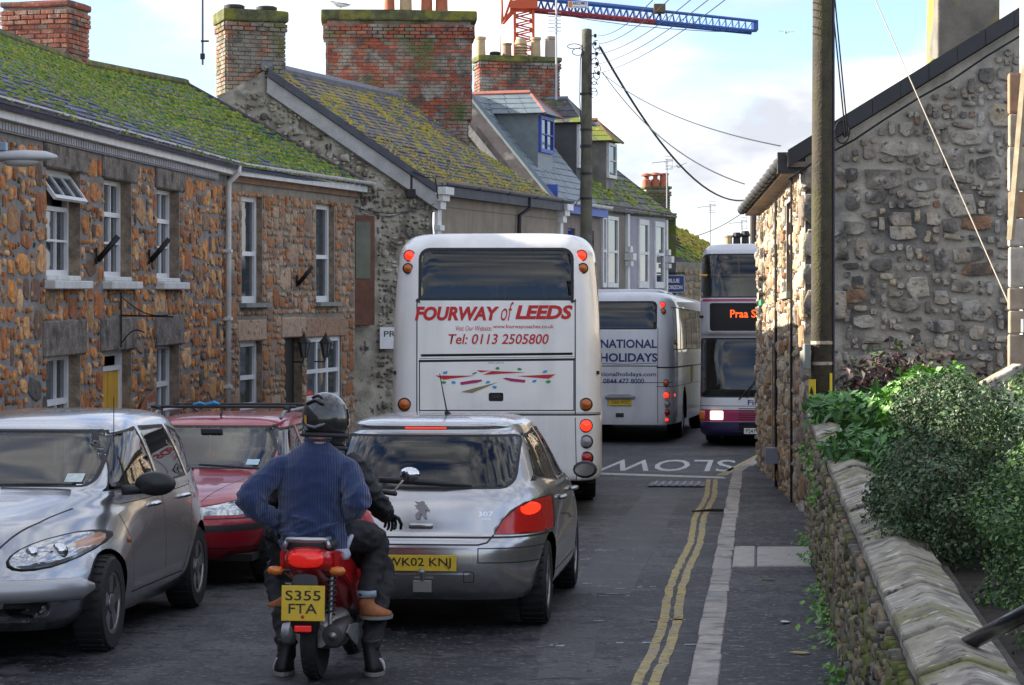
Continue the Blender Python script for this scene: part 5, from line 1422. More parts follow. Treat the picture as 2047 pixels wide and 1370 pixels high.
bush('clipped_shrub', 'large rounded mid green small-leaved shrub at the right edge', (2.75, 11.6, .93), clumps(BIGG, 20, 5, .08, .18), 66000, .014, m_leaf, 13, stems=30, lo=.5, rough=.3)
bush('light_green_shrub', 'bright lime green leafy shrub behind the dark one, below the gable', (3.25, 19.5, 1.15),
     [(V((3.2, 19.2, 1.58)), V((.24, .3, .2))), (V((3.45, 19.5, 1.62)), V((.28, .4, .2))), (V((3.0, 18.6, 1.5)), V((.2, .4, .22)))], 1700, .05, m_leafb, 5, lo=.4)
bush('trailing_plant', 'mid green trailing plant on the coping at the far end of the garden wall', (3.02, 22.0, 1.22),
     [(V((2.96, 22.2, 1.40)), V((.26, .9, .14))), (V((3.15, 20.6, 1.42)), V((.25, .7, .18)))], 1500, .045, m_leafm, 6, lo=.3, long=2.6)
bush('glossy_plant', 'glossy green plant hanging over the middle of the coping', (2.62, 17.4, 1.1),
     [(V((2.50, 17.6, 1.22)), V((.27, .6, .17))), (V((2.58, 16.4, 1.23)), V((.2, .5, .16)))], 1500, .036, m_leafm, 7, lo=.3, long=2.4)
bush('purple_climber', 'straggly purple and brown climber at the foot of the grey gable', (4.3, 26.6, 1.2),
     [(V((4.2, 26.8, 1.68)), V((.6, .2, .34))), (V((4.8, 26.7, 1.5)), V((.5, .2, .3))), (V((3.8, 26.8, 1.5)), V((.3, .2, .26)))], 1000, .05, m_leafp, 8, stems=16, lo=.1, rough=.6)
bush('yellow_green_clump', 'yellow green leaf clump in the bottom right corner by the black handrail', (2.35, 7.9, .8), [(V((2.55, 8.3, .93)), V((.25, .5, .12)))], 900, .03, M('yellow_leaf', (.2, .22, .04), .5, pal=[(.12, .18, .03), (.24, .22, .05), (.30, .12, .05), (.10, .15, .03)]), 9, lo=.3)
# weeds along the foot of the wall
rr = random.Random(6)
for k, d in enumerate((12.2, 13.6, 15.4, 16.4, 17.2, 18.3, 21.0, 22.9)):
    x = gw(d) - .05; pts = [(V((x + rr.gauss(0, .05), d + rr.gauss(0, .18), .11 + abs(rr.gauss(0, .05)))), V((-.5, -.5, .7)).normalized()) for i in range(70)]
    t = thing('weed', '', 'weed', (x, d, .1)); leaf_mesh('leaves', pts, .03, m_leafb, t, V((x, d, .1)), k + 30)['kind'] = 'stuff'
    tag(t, ['green weed tuft at the wall foot nearest the camera', 'second weed tuft along the wall foot', 'third weed tuft along the wall foot', 'fourth weed tuft along the wall foot', 'fifth weed tuft along the wall foot', 'sixth weed tuft along the wall foot', 'weed tuft at the wall foot just before the pale slabs', 'weed tuft at the wall foot beyond the pale slabs'][k], 'weed', 'weeds along the foot of the garden wall')
for k, (d, v) in enumerate(((23.6, .95), (19.0, .8), (20.8, .95))):
    x = gw(d) - .05; pts = [(V((x + rr.gauss(0, .03), d + rr.gauss(0, .1), v + rr.gauss(0, .05))), V((-.8, -.5, .3)).normalized()) for i in range(60)]
    t = thing('wall_fern', '', 'fern', (x, d, v)); leaf_mesh('leaves', pts, .028, m_leafb, t, V((x, d, v)), k + 60)['kind'] = 'stuff'
    tag(t, ['small fern high at the far end of the garden wall', 'small fern in the wall face below the glossy plant', 'small fern in the wall face below the trailing plant'][k], 'fern', 'ferns in the garden wall')
# fallen leaves
for k, (x, d, lab) in enumerate(((1.75, 14.95, 'yellow fallen leaf on the pavement near the wall'), (1.85, 16.6, 'pale scrap of paper on the pavement by the wall foot'), (2.05, 19.6, 'small yellow leaf at the wall foot by the weeds'))):
    bm = bmesh.new(); prism(bm, [(-.06, 0), (-.02, .03), (.05, .025), (.07, 0), (.03, -.03), (-.03, -.02)], .004); o = obj('fallen_leaf', bm, M('dry_leaf', (.42, .36, .12), .7) if k != 1 else m_trim)
    o.location = (x, d, .108); o.rotation_euler = (.1, .05, k * 1.3); tag(o, lab, 'litter')

# ------------------------------------------------------------------ white building at the right edge, plank, handrail
FE = Frame((4.47, 22.0, 0), (7.5, 21.8, 0)); t = thing('white_building', 'white painted building corner with stone edging at the right edge', 'house', (4.47, 22.0, 0)); bb = V((4.47, 22.0, 0))
wpart('white_wall', FE, t, bb, m_trimold, (.12, 3, .5, 5.5, -.25, .0))
rr = random.Random(3); v = .6; b0 = bmesh.new(); box(b0, (0, 0, 0), (1, 1, 1)); bmesh.ops.bevel(b0, geom=b0.edges[:], offset=.05, segments=1, affect='EDGES'); qp = new_mesh(b0, 'edging_stone', M('edging_stone', (.4, .33, .25), .9, pal=[(.42, .36, .28), (.36, .28, .2), (.46, .40, .33), (.38, .22, .13)], var=.25, vs=8)); it = []
while v < 4.1:
    h = rr.uniform(.2, .4); it.append((qp, FE.mat(.06 + (.03 if len(it) % 2 else 0), v + h / 2, .0, .15 + (.05 if len(it) % 2 else 0), .12, h - .01), 1)); v += h
pieces(t, bb, 'edging_stone', it, None)
bm = bmesh.new(); box(bm, (.14, -.12, 2.15), (.12, .14, .12)); obj('pipe_clip', bm, M('clip_grey', (.25, .26, .28), .5), t)
o_ = bmesh.new(); tube(o_, [P(2050, 130, 21.5), P(2020, 480, 21.5)], .035, 4); tag(obj('leaning_plank', o_, M('weathered_wood', (.34, .27, .18), .9, var=.3, vs=8)), 'long weathered plank leaning against the white building corner', 'plank')
b = P(1975, 770, 21); t = thing('sloping_coping', 'short stepped wall with a sloping stone slab on top beyond the shrub', 'wall', b)
bm = bmesh.new(); box(bm, (0, 0, 0), (.62, .35, .09), mat=Matrix.Rotation(-.5, 4, 'Y'), bev=.015); obj('slab', bm, m_cop, t)
bm = bmesh.new(); box(bm, (.12, .02, -.3), (.4, .3, .5), bev=.02); obj('wall_block', bm, m_gm, t)
b = P(1985, 1262, 8.2); t = thing('handrail', 'black metal handrail in the bottom right corner', 'handrail', b)
m_blk = M('black_gloss', (.012, .013, .016), .25)
bm = bmesh.new(); tube(bm, [P(1925, 1292, 8.5) - b, P(2110, 1196, 7.6) - b], .028, 10); obj('rail', bm, m_blk, t, smooth=True)
bm = bmesh.new(); tube(bm, [P(2085, 1209, 7.75) - b, P(2085, 1209, 7.75) - b - V((0, 0, .4))], .02, 8); obj('post', bm, m_blk, t, smooth=True)

# ------------------------------------------------------------------ near telegraph pole on the right
m_pole = M('pole_wood', (.062, .05, .032), .85, var=.35, vs=6, bump=.6, bs=40, streak=((.085, .082, .015), 10, .7))
b = V((3.30, 26.1, 0)); t = thing('telegraph_pole', 'thick brown telegraph pole in front of the grey gable', 'telegraph pole', b)
bm = bmesh.new(); tube(bm, [(0, 0, -.2), (0, 0, 3), (.012, 0, 6), (.02, 0, 8.4)], [.118, .114, .108, .10], 20); obj('shaft', bm, m_pole, t, smooth=True)
m_band = M('steel_band', (.42, .36, .28), .45, metal=.5, var=.2)
for z in (1.98, 1.76):
    bm = bmesh.new(); tube(bm, [(0, 0, z), (0, 0, z + .035)], .121, 20); tube(bm, [(.06, -.11, z + .017), (.06, -.14, z + .017)], .015, 6); obj('steel_band', bm, m_band, t)
bm = bmesh.new(); tube(bm, [(.115, -.045, -.1), (.115, -.045, 6)], .017, 6); obj('cable_cover', bm, M('cable_black', (.02, .018, .03), .5), t)
bm = bmesh.new(); box(bm, (-.165, -.02, 1.85), (.07, .16, .27), bev=.01); obj('meter_box', bm, M('box_grey', (.20, .22, .20), .6, var=.2), t)
m_sy = M('safety_yellow', (.75, .55, .02), .5)
bm = bmesh.new(); box(bm, (-.112, -.07, 1.50), (.012, .12, .22), rz=.45); sg = obj('warning_plate', bm, m_sy, t)
bm = bmesh.new(); prism(bm, [(-.04, -.035), (.04, -.035), (0, .045)], .003, Matrix.Translation((-.120, -.078, 1.49)) @ Matrix.Rotation(-PI / 2 + .45, 4, 'Z') @ Matrix.Rotation(PI / 2, 4, 'X')); obj('triangle', bm, m_iron_b, sg)
bm = bmesh.new(); box(bm, (.083, -.092, 1.56), (.035, .01, .23), rz=.7); obj('yellow_strip', bm, m_sy, t)
# ------------------------------------------------------------------ vehicles: shared
def paint(name, col, metal=.0, rough=.35, dirt=0.0, dcol=(.12, .11, .10)):
    m = M(name, col, rough, metal=metal, coat=.6, var=.05, vs=2, streak=(dcol, 3.5, dirt) if dirt else None)
    return m
m_silver = paint('silver_paint', (.44, .455, .48), metal=.9, rough=.21)
m_silver2 = paint('silver_paint_dusty', (.48, .48, .485), metal=.85, rough=.22, dirt=.25, dcol=(.20, .18, .16))
m_redp = paint('dark_red_paint', (.36, .014, .026), metal=.25, rough=.28)
m_coachw = paint('coach_white', (.86, .845, .81), rough=.4, dirt=.28, dcol=(.33, .31, .28))
m_coach2 = paint('coach_silver_white', (.66, .67, .70), rough=.4, dirt=.3, dcol=(.30, .30, .31))
m_seal = M('rubber_seal', (.012, .012, .013), .6)
m_tyre = M('tyre_rubber', (.016, .016, .017), .8, var=.2, vs=20, bump=.3, bs=80)
m_rim = M('alloy_rim', (.42, .42, .43), .35, metal=.9, var=.1)
m_chrome = M('chrome', (.75, .76, .78), .12, metal=1.0)
m_blackpl = M('black_plastic', (.02, .02, .022), .5, var=.15, vs=10)
m_under = M('underbody', (.008, .008, .008), .9)
m_inter = M('car_interior', (.018, .02, .022), .85)
m_seat = M('seat_cloth', (.035, .04, .045), .9)
g_car = glass_mat('car_glass', (.58, .66, .68)); g_dark = glass_mat('tinted_glass', (.13, .14, .145)); g_coach = glass_mat('coach_glass', (.38, .40, .40)); g_mid = glass_mat('bus_glass', (.42, .46, .47))
m_ylwpl = M('plate_yellow', (.72, .48, .03), .5, var=.06, vs=20, spots=[((.34, .24, .04), 14, .68, .06)])
m_platel = M('plate_letters', (.015, .014, .012), .5)
m_whitepl = M('plate_white', (.7, .7, .68), .5)
def lampm(name, col, emit=0.0, rough=.12): return M(name, col, rough, emit=emit, spec=.7, var=.12, vs=60)
m_redlit = lampm('brake_lit', (1.0, .03, .01), .55); m_redlens = lampm('red_lens', (.40, .012, .012)); m_amblens = lampm('amber_lens', (.50, .12, .015)); m_clear = lampm('clear_lens', (.55, .57, .60), 0, .08)
m_grlens = lampm('grey_lens', (.30, .30, .31))

def wheel(parent, x, y, r, w, rim=m_rim, spokes=5, face=1, name='wheel'):
    """face: +1 when the outer side looks along +x"""
    R = Matrix.Translation((x, y, r)) @ Matrix.Rotation(PI / 2 * face, 4, 'Y')
    bm = bmesh.new(); h = w / 2
    lathe(bm, [(r * .62, -h), (r * .93, -h), (r * .985, -h * .75), (r, -h * .4), (r, h * .4), (r * .985, h * .75), (r * .93, h), (r * .66, h * .98), (r * .62, h * .8)], 32, R)
    for k in range(32):
        a = 2 * PI * k / 32; box(bm, (0, 0, 0), (.012, .022, w * .8), mat=R @ Matrix.Rotation(a, 4, 'Z') @ Matrix.Translation((r * .997, 0, 0)))
    bmesh.ops.recalc_face_normals(bm, faces=bm.faces[:])
    wh = obj(name, bm, m_tyre, parent, angle=.6)
    bm = bmesh.new(); lathe(bm, [(r * .67, h * .7), (r * .64, h * .93), (r * .58, h * .9), (r * .55, h * .3), (.001, h * .25)], 28, R)
    for k in range(spokes):
        a = 2 * PI * k / spokes
        q = R @ Matrix.Rotation(a, 4, 'Z')
        vv = [bm.verts.new(q @ V(p)) for p in ((.03, -.035, h * .78), (.03, .035, h * .78), (r * .6, .05, h * .86), (r * .6, -.05, h * .86), (.03, -.035, h * .3), (.03, .035, h * .3), (r * .6, .06, h * .4), (r * .6, -.06, h * .4))]
        for f in ((0, 1, 2, 3), (0, 3, 7, 4), (1, 5, 6, 2), (2, 6, 7, 3)): bm.faces.new([vv[i] for i in f])
    lathe(bm, [(r * .2, h * .5), (r * .19, h * .88), (r * .1, h * .95), (.001, h * .95)], 14, R)
    bmesh.ops.recalc_face_normals(bm, faces=bm.faces[:])
    obj('rim', bm, rim, wh, angle=.6)
    return wh

def arch(bm, y, z, r, side, zmin=.0):
    """open a wheel arch in both the skin and give it a dark lining"""
    fs = region(bm, [(y + r * math.cos(a), max(zmin, z + r * math.sin(a))) for a in [PI * k / 18 for k in range(19)]] + [(y - r, 0), (y + r, 0)], side, .15)
    if fs: bmesh.ops.delete(bm, geom=fs, context='FACES')

def liner(parent, y, z, r, x0, x1, name='wheel_arch_liner'):
    bm = bmesh.new(); n = 16; a = []; b = []
    for k in range(n + 1):
        t = PI * k / n; a.append(bm.verts.new((x0, y + r * math.cos(t), z + r * math.sin(t)))); b.append(bm.verts.new((x1, y + r * math.cos(t), z + r * math.sin(t))))
    for k in range(n): bm.faces.new((a[k], a[k + 1], b[k + 1], b[k]))
    bm.faces.new(a); return obj(name, bm, m_under, parent)

def seatset(parent, y, z, xs, h=.62, w=.46):
    for x in xs:
        bm = bmesh.new(); box(bm, (x, y, z + .1), (w, .5, .16), bev=.05); s = obj('seat', bm, m_seat, parent, smooth=True)
        bm = bmesh.new(); box(bm, (x, y - .28, z + .1 + h / 2), (w, .13, h), mat=None, bev=.06); obj('backrest', bm, m_seat, s, smooth=True)
        bm = bmesh.new(); box(bm, (x, y - .30, z + h + .22), (.27, .1, .18), bev=.045); obj('headrest', bm, m_seat, s, smooth=True)

def round_lamp(parent, x, z, r, y, mat, face='y-', ring=m_seal, name='lamp', bezel=.012):
    s = -1 if face == 'y-' else 1
    R = Matrix.Translation((x, y, z)) @ Matrix.Rotation(PI / 2 * (1 if s < 0 else -1), 4, 'X')
    bm = bmesh.new(); lathe(bm, [(r + bezel, -.01), (r + bezel, .012), (r, .016), (r, .0)], 24, R); bmesh.ops.recalc_face_normals(bm, faces=bm.faces[:])
    o = obj(name, bm, ring, parent, angle=.5)
    bm = bmesh.new(); lathe(bm, [(r * .995, .004), (r * .9, .02), (r * .5, .032), (.001, .036)], 24, R); bmesh.ops.recalc_face_normals(bm, faces=bm.faces[:])
    obj('lens', bm, mat, o, smooth=True)
    bm = bmesh.new(); lathe(bm, [(r * .42, .03), (r * .38, .038), (.001, .040)], 16, R); bmesh.ops.recalc_face_normals(bm, faces=bm.faces[:])
    obj('lens_centre', bm, mat, o, smooth=True)
    return o

def plate(parent, s, x, y, z, w, h, mat=None, tilt=0.0, two=None, face='y-', name='number_plate'):
    R = Matrix.Translation((x, y, z)) @ Matrix.Rotation(tilt, 4, 'X')
    if face == 'y+': R = R @ Matrix.Rotation(PI, 4, 'Z')
    bm = bmesh.new(); box(bm, (0, 0, 0), (w, .012, h), mat=R, bev=.003); o = obj(name, bm, mat or m_ylwpl, parent)
    T = R @ Matrix.Translation((0, -.0085, 0)) @ Matrix.Rotation(PI / 2, 4, 'X')
    if two:
        letter('characters', s, m_platel, o, T @ Matrix.Translation((0, h * .22, 0)), w=w * .82, h=h * .28, bold=.008)
        letter('characters', two, m_platel, o, T @ Matrix.Translation((0, -h * .15, 0)), w=w * .66, h=h * .28, bold=.008)
    else: letter('characters', s, m_platel, o, T, w=w * .86, h=h * .68, bold=.006)
    return o

def bvh_of(o):
    bm = bmesh.new(); bm.from_mesh(o.data); b = BVHTree.FromBMesh(bm); bm.free(); return b

# ------------------------------------------------------------------ silver hatchback seen from behind
hd = -math.atan(.1)
fwd = V((.0995, .995, 0))
rc = V((-.633, 16.85, 0))
CAR = thing('silver_hatchback', 'silver hatchback with lit brake lamps right behind the white coach', 'car', rc + fwd * 2.1, (0, 0, hd))
CAR.scale = (1, 1, .975)
ST = [(.23, -2.0, 1.95, .80, 5, 4), (.30, -2.06, 2.03, .84, 5, 4), (.42, -2.095, 2.09, .855, 5, 4), (.56, -2.10, 2.1, .868, 5, 4), (.64, -2.085, 2.07, .868, 5, 4), (.69, -2.055, 2.0, .866, 5, 4), (.80, -2.03, 1.85, .863, 5, 3.6), (.92, -2.0, 1.5, .855, 5, 3.4),
      (1.0, -1.965, 1.1, .835, 4.6, 3.4), (1.06, -1.92, .93, .80, 4.4, 3.6), (1.2, -1.80, .66, .745, 4.2, 3.8), (1.32, -1.68, .42, .69, 4.2, 4), (1.41, -1.58, .24, .635, 4.2, 4), (1.455, -1.60, .1, .60, 4.2, 4), (1.485, -1.50, -.05, .545, 4, 4), (1.51, -1.2, -.3, .42, 3.5, 3.5), (1.515, -.9, -.6, .2, 3, 3)]
bm = loft(ST, n=112, sub=4)
for s in ('x+', 'x-'):
    for y in (-1.39, 1.22): arch(bm, y, .31, .36, s)
for s in ('x+', 'x-'):
    take(bm, region(bm, [(-1.55, 1.07), (-1.28, 1.375), (-.62, 1.41), (-.62, 1.0)], s, .2), 'side_window', g_dark, CAR, frame=1, fw=.02)
    take(bm, region(bm, [(-.54, 1.0), (-.54, 1.41), (.1, 1.385), (.78, 1.0)], s, .2), 'side_window', g_dark, CAR, frame=1, fw=.02)
take(bm, region(bm, rrect(-.64, .64, 1.01, 1.385, (.10, .10, .06, .06)), 'y-', .15), 'rear_window', g_car, CAR, frame=1, fw=.022, fd=.004)
take(bm, region(bm, [(-.62, 1.06), (.62, 1.06), (.52, 1.40), (-.52, 1.40)], 'y+', .15), 'windscreen', g_car, CAR, frame=1)
lampR = [(.50, .695), (.56, .80), (.66, .89), (.78, .935), (.90, .94), (.90, .70), (.84, .685)]
m_tail = lampm('tail_lamp', (.42, .015, .012), .04)
for sg in (1, -1):
    lf = region(bm, [(sg * a, b) for a, b in lampR][::sg], 'y-', .05)
    lo_ = take(bm, lf, 'tail_lamp', m_tail, CAR, frame=1, fw=.006, fd=.004)
    bb_ = bvh_of(lo_); 
    bmx = bmesh.new(); n0 = [bmx.verts.new((sg * (.735 + .06 * math.cos(2 * PI * k / 16)), -3, .868 + .045 * math.sin(2 * PI * k / 16))) for k in range(16)]
    for f_ in (.75, .5, .25):
        n1_ = [bmx.verts.new(V((sg * .735, -3, .868)).lerp(v.co, f_)) for v in n0[:16]]
        prev_ = n0[-16:]
        for k in range(16): bmx.faces.new((prev_[k], prev_[(k + 1) % 16], n1_[(k + 1) % 16], n1_[k]))
        n0 = n0 + n1_
    bmx.faces.new(n0[-16:])
    lit = obj('lit_bulb', bmx, m_redlit, lo_)
    ys_ = []
    for v in lit.data.vertices:
        h_ = bb_.ray_cast(V((v.co.x + .0003, -3, v.co.z + .0004)), V((0, 1, 0))); ys_.append(h_[0].y if h_[0] else None)
    ok_ = [y for y in ys_ if y is not None]; av_ = sum(ok_) / max(1, len(ok_))
    for v, y in zip(lit.data.vertices, ys_): v.co.y = (y if y is not None else av_) - .007
groove(bm, [(-.90, .675), (.90, .675)], 'y-', .014)
groove(bm, [(.50, .69), (.46, .64), (.40, .625), (-.40, .625), (-.46, .64), (-.50, .69)], 'y-', .012)
for sg in (1, -1):
    groove(bm, [(sg * .40, .60), (sg * .90, .60)], 'y-', .008); groove(bm, [(sg * .40, .60), (sg * .40, .50), (sg * .90, .495)], 'y-', .008)
    groove(bm, [(sg * .3, .36), (sg * .37, .36), (sg * .37, .43), (sg * .3, .43), (sg * .3, .36)], 'y-', .005) if sg > 0 else None
for s in ('x+', 'x-'):
    groove(bm, [(-.58, .34), (-.58, 1.0)], s, .010); groove(bm, [(.72, .34), (.80, .98)], s, .010); groove(bm, [(-1.36, .70), (-1.5, .98)], s, .008)
    groove(bm, [(-1.05, .36), (.72, .36)], s, .010)
    for f in region(bm, [(-1.02, .46), (-1.02, .53), (.75, .53), (.75, .46)], s, .2): f.material_index = 2
sink(bm, region(bm, rrect(-.30, .36, .415, .60, .03), 'y-', .15), .025)
body = obj('body', bm, [m_silver2, m_seal, M('rub_strip', (.30, .30, .31), .5)], CAR, angle=.9)
bv = bvh_of(body)
pl = plate(CAR, 'WK02 KNJ', -.01, -2.085, .495, .52, .112)
bm = bmesh.new(); box(bm, (0, 0, 0), (1.3, 3.5, .06)); o = obj('underside', bm, m_under, CAR); o.location = (0, 0, .30)
for y, z in ((-1.39, .31), (1.22, .31)):
    for sx in (1, -1): liner(CAR, y, z, .362, sx * .55, sx * .79)
    for sx in (1, -1): wheel(CAR, sx * .735, y, .308, .195, face=sx)
seatset(CAR, .1, .42, (-.36, .36)); seatset(CAR, -.85, .42, (-.38, .38), h=.48)
bm = bmesh.new(); box(bm, (0, .85, .86), (1.4, .5, .22), bev=.05); obj('dashboard', bm, m_inter, CAR)
bm = bmesh.new(); box(bm, (0, -1.35, .86), (1.25, .75, .03)); obj('parcel_shelf', bm, m_inter, CAR)
bm = bmesh.new(); box(bm, (-.03, -1.575, 1.44), (.30, .03, .028), bev=.008); obj('high_brake_light', bm, m_redlit, CAR)
bm = bmesh.new(); pts = [(-.3, -1.975, 1.075), (-.1, -1.99, 1.07), (.15, -1.985, 1.05), (.34, -1.955, 1.035)]; tube(bm, pts, [.02, .028, .022, .008], 8); obj('rear_wiper', bm, m_blackpl, CAR, smooth=True)
bm = bmesh.new(); box(bm, (0, -2.045, .755), (.17, .03, .042), bev=.014); obj('boot_handle', bm, m_silver2, CAR, smooth=True)
bm = bmesh.new(); tube(bm, [(.05, -.95, 1.5), (.045, -1.0, 1.54)], [.03, .012], 8); tube(bm, [(.045, -1.0, 1.54), (.02, -1.2, 1.82)], [.006, .003], 6); obj('aerial', bm, m_blackpl, CAR)
for sx in (1, -1):
    bm = bmesh.new(); lathe(bm, [(.001, -.1), (.06, -.085), (.085, 0), (.08, .07), (.001, .075)], 14, Matrix.Translation((sx * .95, .58, 1.02)) @ Matrix.Rotation(PI / 2, 4, 'X') @ Matrix.Diagonal((1.15, .85, .8, 1)))
    mr = obj('door_mirror', bm, m_blackpl, CAR, smooth=True)
    bm = bmesh.new(); lathe(bm, [(.001, .0), (.062, 0), (.062, .004), (.001, .004)], 14, Matrix.Translation((sx * .95, .515, 1.02)) @ Matrix.Rotation(PI / 2, 4, 'X') @ Matrix.Diagonal((1.25, .8, 1, 1))); obj('mirror_glass', bm, M('mirror_face', (.16, .17, .16), .1, metal=.6), mr)
for sx in (1, -1):
    for y in (-.78, .3):
        bm = bmesh.new(); tube(bm, [(sx * .868, y - .09, .885), (sx * .90, y - .05, .89), (sx * .90, y + .05, .89), (sx * .868, y + .09, .885)], .016, 8); obj('door_handle', bm, m_silver2, CAR, smooth=True)
# tow bracket
bm = bmesh.new(); box(bm, (.02, -2.12, .335), (.13, .03, .085), bev=.005); tube(bm, [(.02, -2.12, .37), (.02, -2.15, .42)], .014, 8); lathe(bm, [(.001, -.025), (.018, -.018), (.025, 0), (.018, .018), (.001, .025)], 10, Matrix.Translation((.02, -2.152, .44))); obj('tow_ball', bm, M('tow_steel', (.30, .29, .27), .5, metal=.6), CAR)
# badge: rearing lion outline, and model letters
lion = [(-.035, -.065), (-.01, -.06), (0, -.02), (.02, -.055), (.04, -.06), (.03, -.02), (.03, .005), (.055, -.0), (.05, .02), (.025, .03), (.03, .055), (.01, .065), (-.01, .055), (-.045, .06), (-.02, .035), (-.05, .03), (-.02, .015), (-.015, -.01), (-.04, -.03)]
bm = bmesh.new(); prism(bm, lion, .008, Matrix.Translation((.0, -2.046, .868)) @ Matrix.Rotation(PI / 2, 4, 'X')); obj('badge', bm, M('badge_silver', (.55, .56, .57), .35, metal=.6), CAR)
o = letter('model_lettering', '307', m_chrome, CAR, Matrix.Translation((.445, -2.1, .838)) @ X90, w=.1, h=.035, bold=.01); project(o, bv, 'y-', .004)
o = letter('model_lettering', 'HDi', m_chrome, CAR, Matrix.Translation((.452, -2.1, .805)) @ X90, w=.055, h=.018, bold=.01); project(o, bv, 'y-', .004)

# ------------------------------------------------------------------ silver retro-styled car parked at the left
f2 = V((-.085, -.9964, 0)); ax = V((-3.42, 16.0, 0))
PT = thing('retro_silver_car', 'silver retro-styled five door car parked at the left, facing us', 'car', ax - f2 * 1.26, (0, 0, math.atan2(-f2.x, f2.y)))
PT.scale = (1, 1, .95)
ST = [(.20, -1.98, 1.90, .74, 5, 4), (.30, -2.08, 2.06, .80, 5, 4), (.44, -2.12, 2.12, .825, 5, 3.6), (.56, -2.12, 2.12, .83, 5, 3.2), (.68, -2.11, 2.04, .83, 5, 2.9), (.80, -2.09, 1.93, .825, 5, 2.6), (.90, -2.07, 1.78, .815, 5, 2.5), (.98, -2.05, 1.5, .80, 4.6, 2.7),
      (1.05, -2.03, 1.12, .785, 4.4, 4.0), (1.10, -2.01, .98, .77, 4.2, 5.5), (1.22, -1.96, .76, .735, 4.2, 6.5), (1.36, -1.87, .52, .685, 4.2, 6.5), (1.47, -1.75, .32, .635, 4.2, 5.5), (1.535, -1.6, .14, .58, 4, 4), (1.575, -1.35, -.1, .49, 3.6, 3.6), (1.595, -1.0, -.35, .33, 3, 3), (1.60, -.8, -.6, .15, 3, 3)]
bm = loft(ST, n=112, sub=4)
for v in bm.verts:      # swelling wings over the wheels
    for yc, amp, ly in ((1.26, .055, .52), (-1.36, .05, .55)):
        f = math.exp(-((v.co.y - yc) / ly) ** 2) * max(0, 1 - abs(v.co.z - .58) / .42)
        if abs(v.co.x) > .3: v.co.x += math.copysign(amp * f, v.co.x)
for s in ('x+', 'x-'):
    for y in (-1.355, 1.26): arch(bm, y, .32, .375, s)
for s in ('x+', 'x-'):
    for q in ([(.86, 1.06), (.38, 1.44), (-.16, 1.485), (-.22, 1.05)], [(-.30, 1.05), (-.25, 1.485), (-.98, 1.47), (-1.16, 1.06)], [(-1.25, 1.07), (-1.07, 1.46), (-1.36, 1.42), (-1.68, 1.25), (-1.78, 1.12)]):
        take(bm, region(bm, q, s, .2), 'side_window', g_dark, PT, frame=1, fw=.02)
take(bm, region(bm, rrect(-.62, .62, 1.095, 1.475, (.08, .08, .09, .09)), 'y+', .3), 'windscreen', g_car, PT, frame=1, fw=.03, fd=.004)
take(bm, region(bm, rrect(-.55, .55, 1.1, 1.45, .06), 'y-', .12), 'rear_window', g_dark, PT, frame=1)
for s in ('x+', 'x-'):
    groove(bm, [(.82, .90), (.77, .78), (.74, .70), (.70, .34), (-.85, .34), (-.98, .62), (-1.2, 1.0)], s, .011, facing=.35); groove(bm, [(-.26, .34), (-.26, 1.04)], s, .011)
    groove(bm, [(.7, .965), (-1.2, .99)], s, .006, facing=.45)
    for f in region(bm, [(-.78, .37), (-.78, .42), (.66, .42), (.66, .37)], s, .2): f.material_index = 2
for sg in (1, -1): groove(bm, [(sg * .24, 2.02), (sg * .44, 1.62), (sg * .56, 1.25)], 'z+', .012, facing=.1)
gri = region(bm, [(-.22, .52), (.22, .52), (.17, .80), (-.17, .80)], 'y+', .1)
sink(bm, gri, .03, idx=1)
sink(bm, region(bm, rrect(-.5, .5, .27, .37, .03), 'y+', .1), .05, idx=1)
for sg in (1, -1): sink(bm, region(bm, rrect(min(sg * .34, sg * .60), max(sg * .34, sg * .60), .30, .42, .05), 'y+', .1), .04, idx=1)
body = obj('body', bm, [m_silver, m_seal, m_chrome], PT, angle=.9); bv = bvh_of(body)
for k in range(6):
    bm = bmesh.new(); z = .55 + k * .045; w = .20 - .008 * k; h_ = bv.ray_cast(V((0, 4, z)), V((0, -1, 0))); tube(bm, [(-w, 2.07, z), (0, 2.10 - k * .012, z), (w, 2.07, z)], .008, 6); obj('grille_bar', bm, m_chrome, PT)
# wrap-round bumper blade
bm = bmesh.new(); pts = []; 
for k in range(15):
    a = -1.35 + 2.7 * k / 14; pts.append((.84 * math.sin(a) * (1.0 if abs(a) < 1.2 else 1.0), 1.52 + .66 * math.cos(a) ** .8 if math.cos(a) > 0 else 1.52, .485))
rg = []
for i, p in enumerate(pts):
    t_ = (V(pts[min(i + 1, 14)]) - V(pts[max(i - 1, 0)])).normalized(); nn = V((t_.y, -t_.x, 0)); nn = nn if nn.y > -.3 and nn.dot(V(p)) > 0 else -nn
    e_ = .35 if i in (0, 14) else 1
    rg.append([bm.verts.new(V(p) + nn * (.045 * math.cos(b) * e_) + V((0, 0, .075 * e_ * math.sin(b)))) for b in [2 * PI * k / 12 for k in range(12)]])
for i in range(14):
    for k in range(12): bm.faces.new((rg[i][k], rg[i][(k + 1) % 12], rg[i + 1][(k + 1) % 12], rg[i + 1][k]))
bm.faces.new(rg[0]); bm.faces.new(rg[-1]); bmesh.ops.recalc_face_normals(bm, faces=bm.faces[:])
obj('bumper', bm, paint('silver_bumper', (.42, .43, .44), metal=.6, rough=.4), PT, smooth=True)
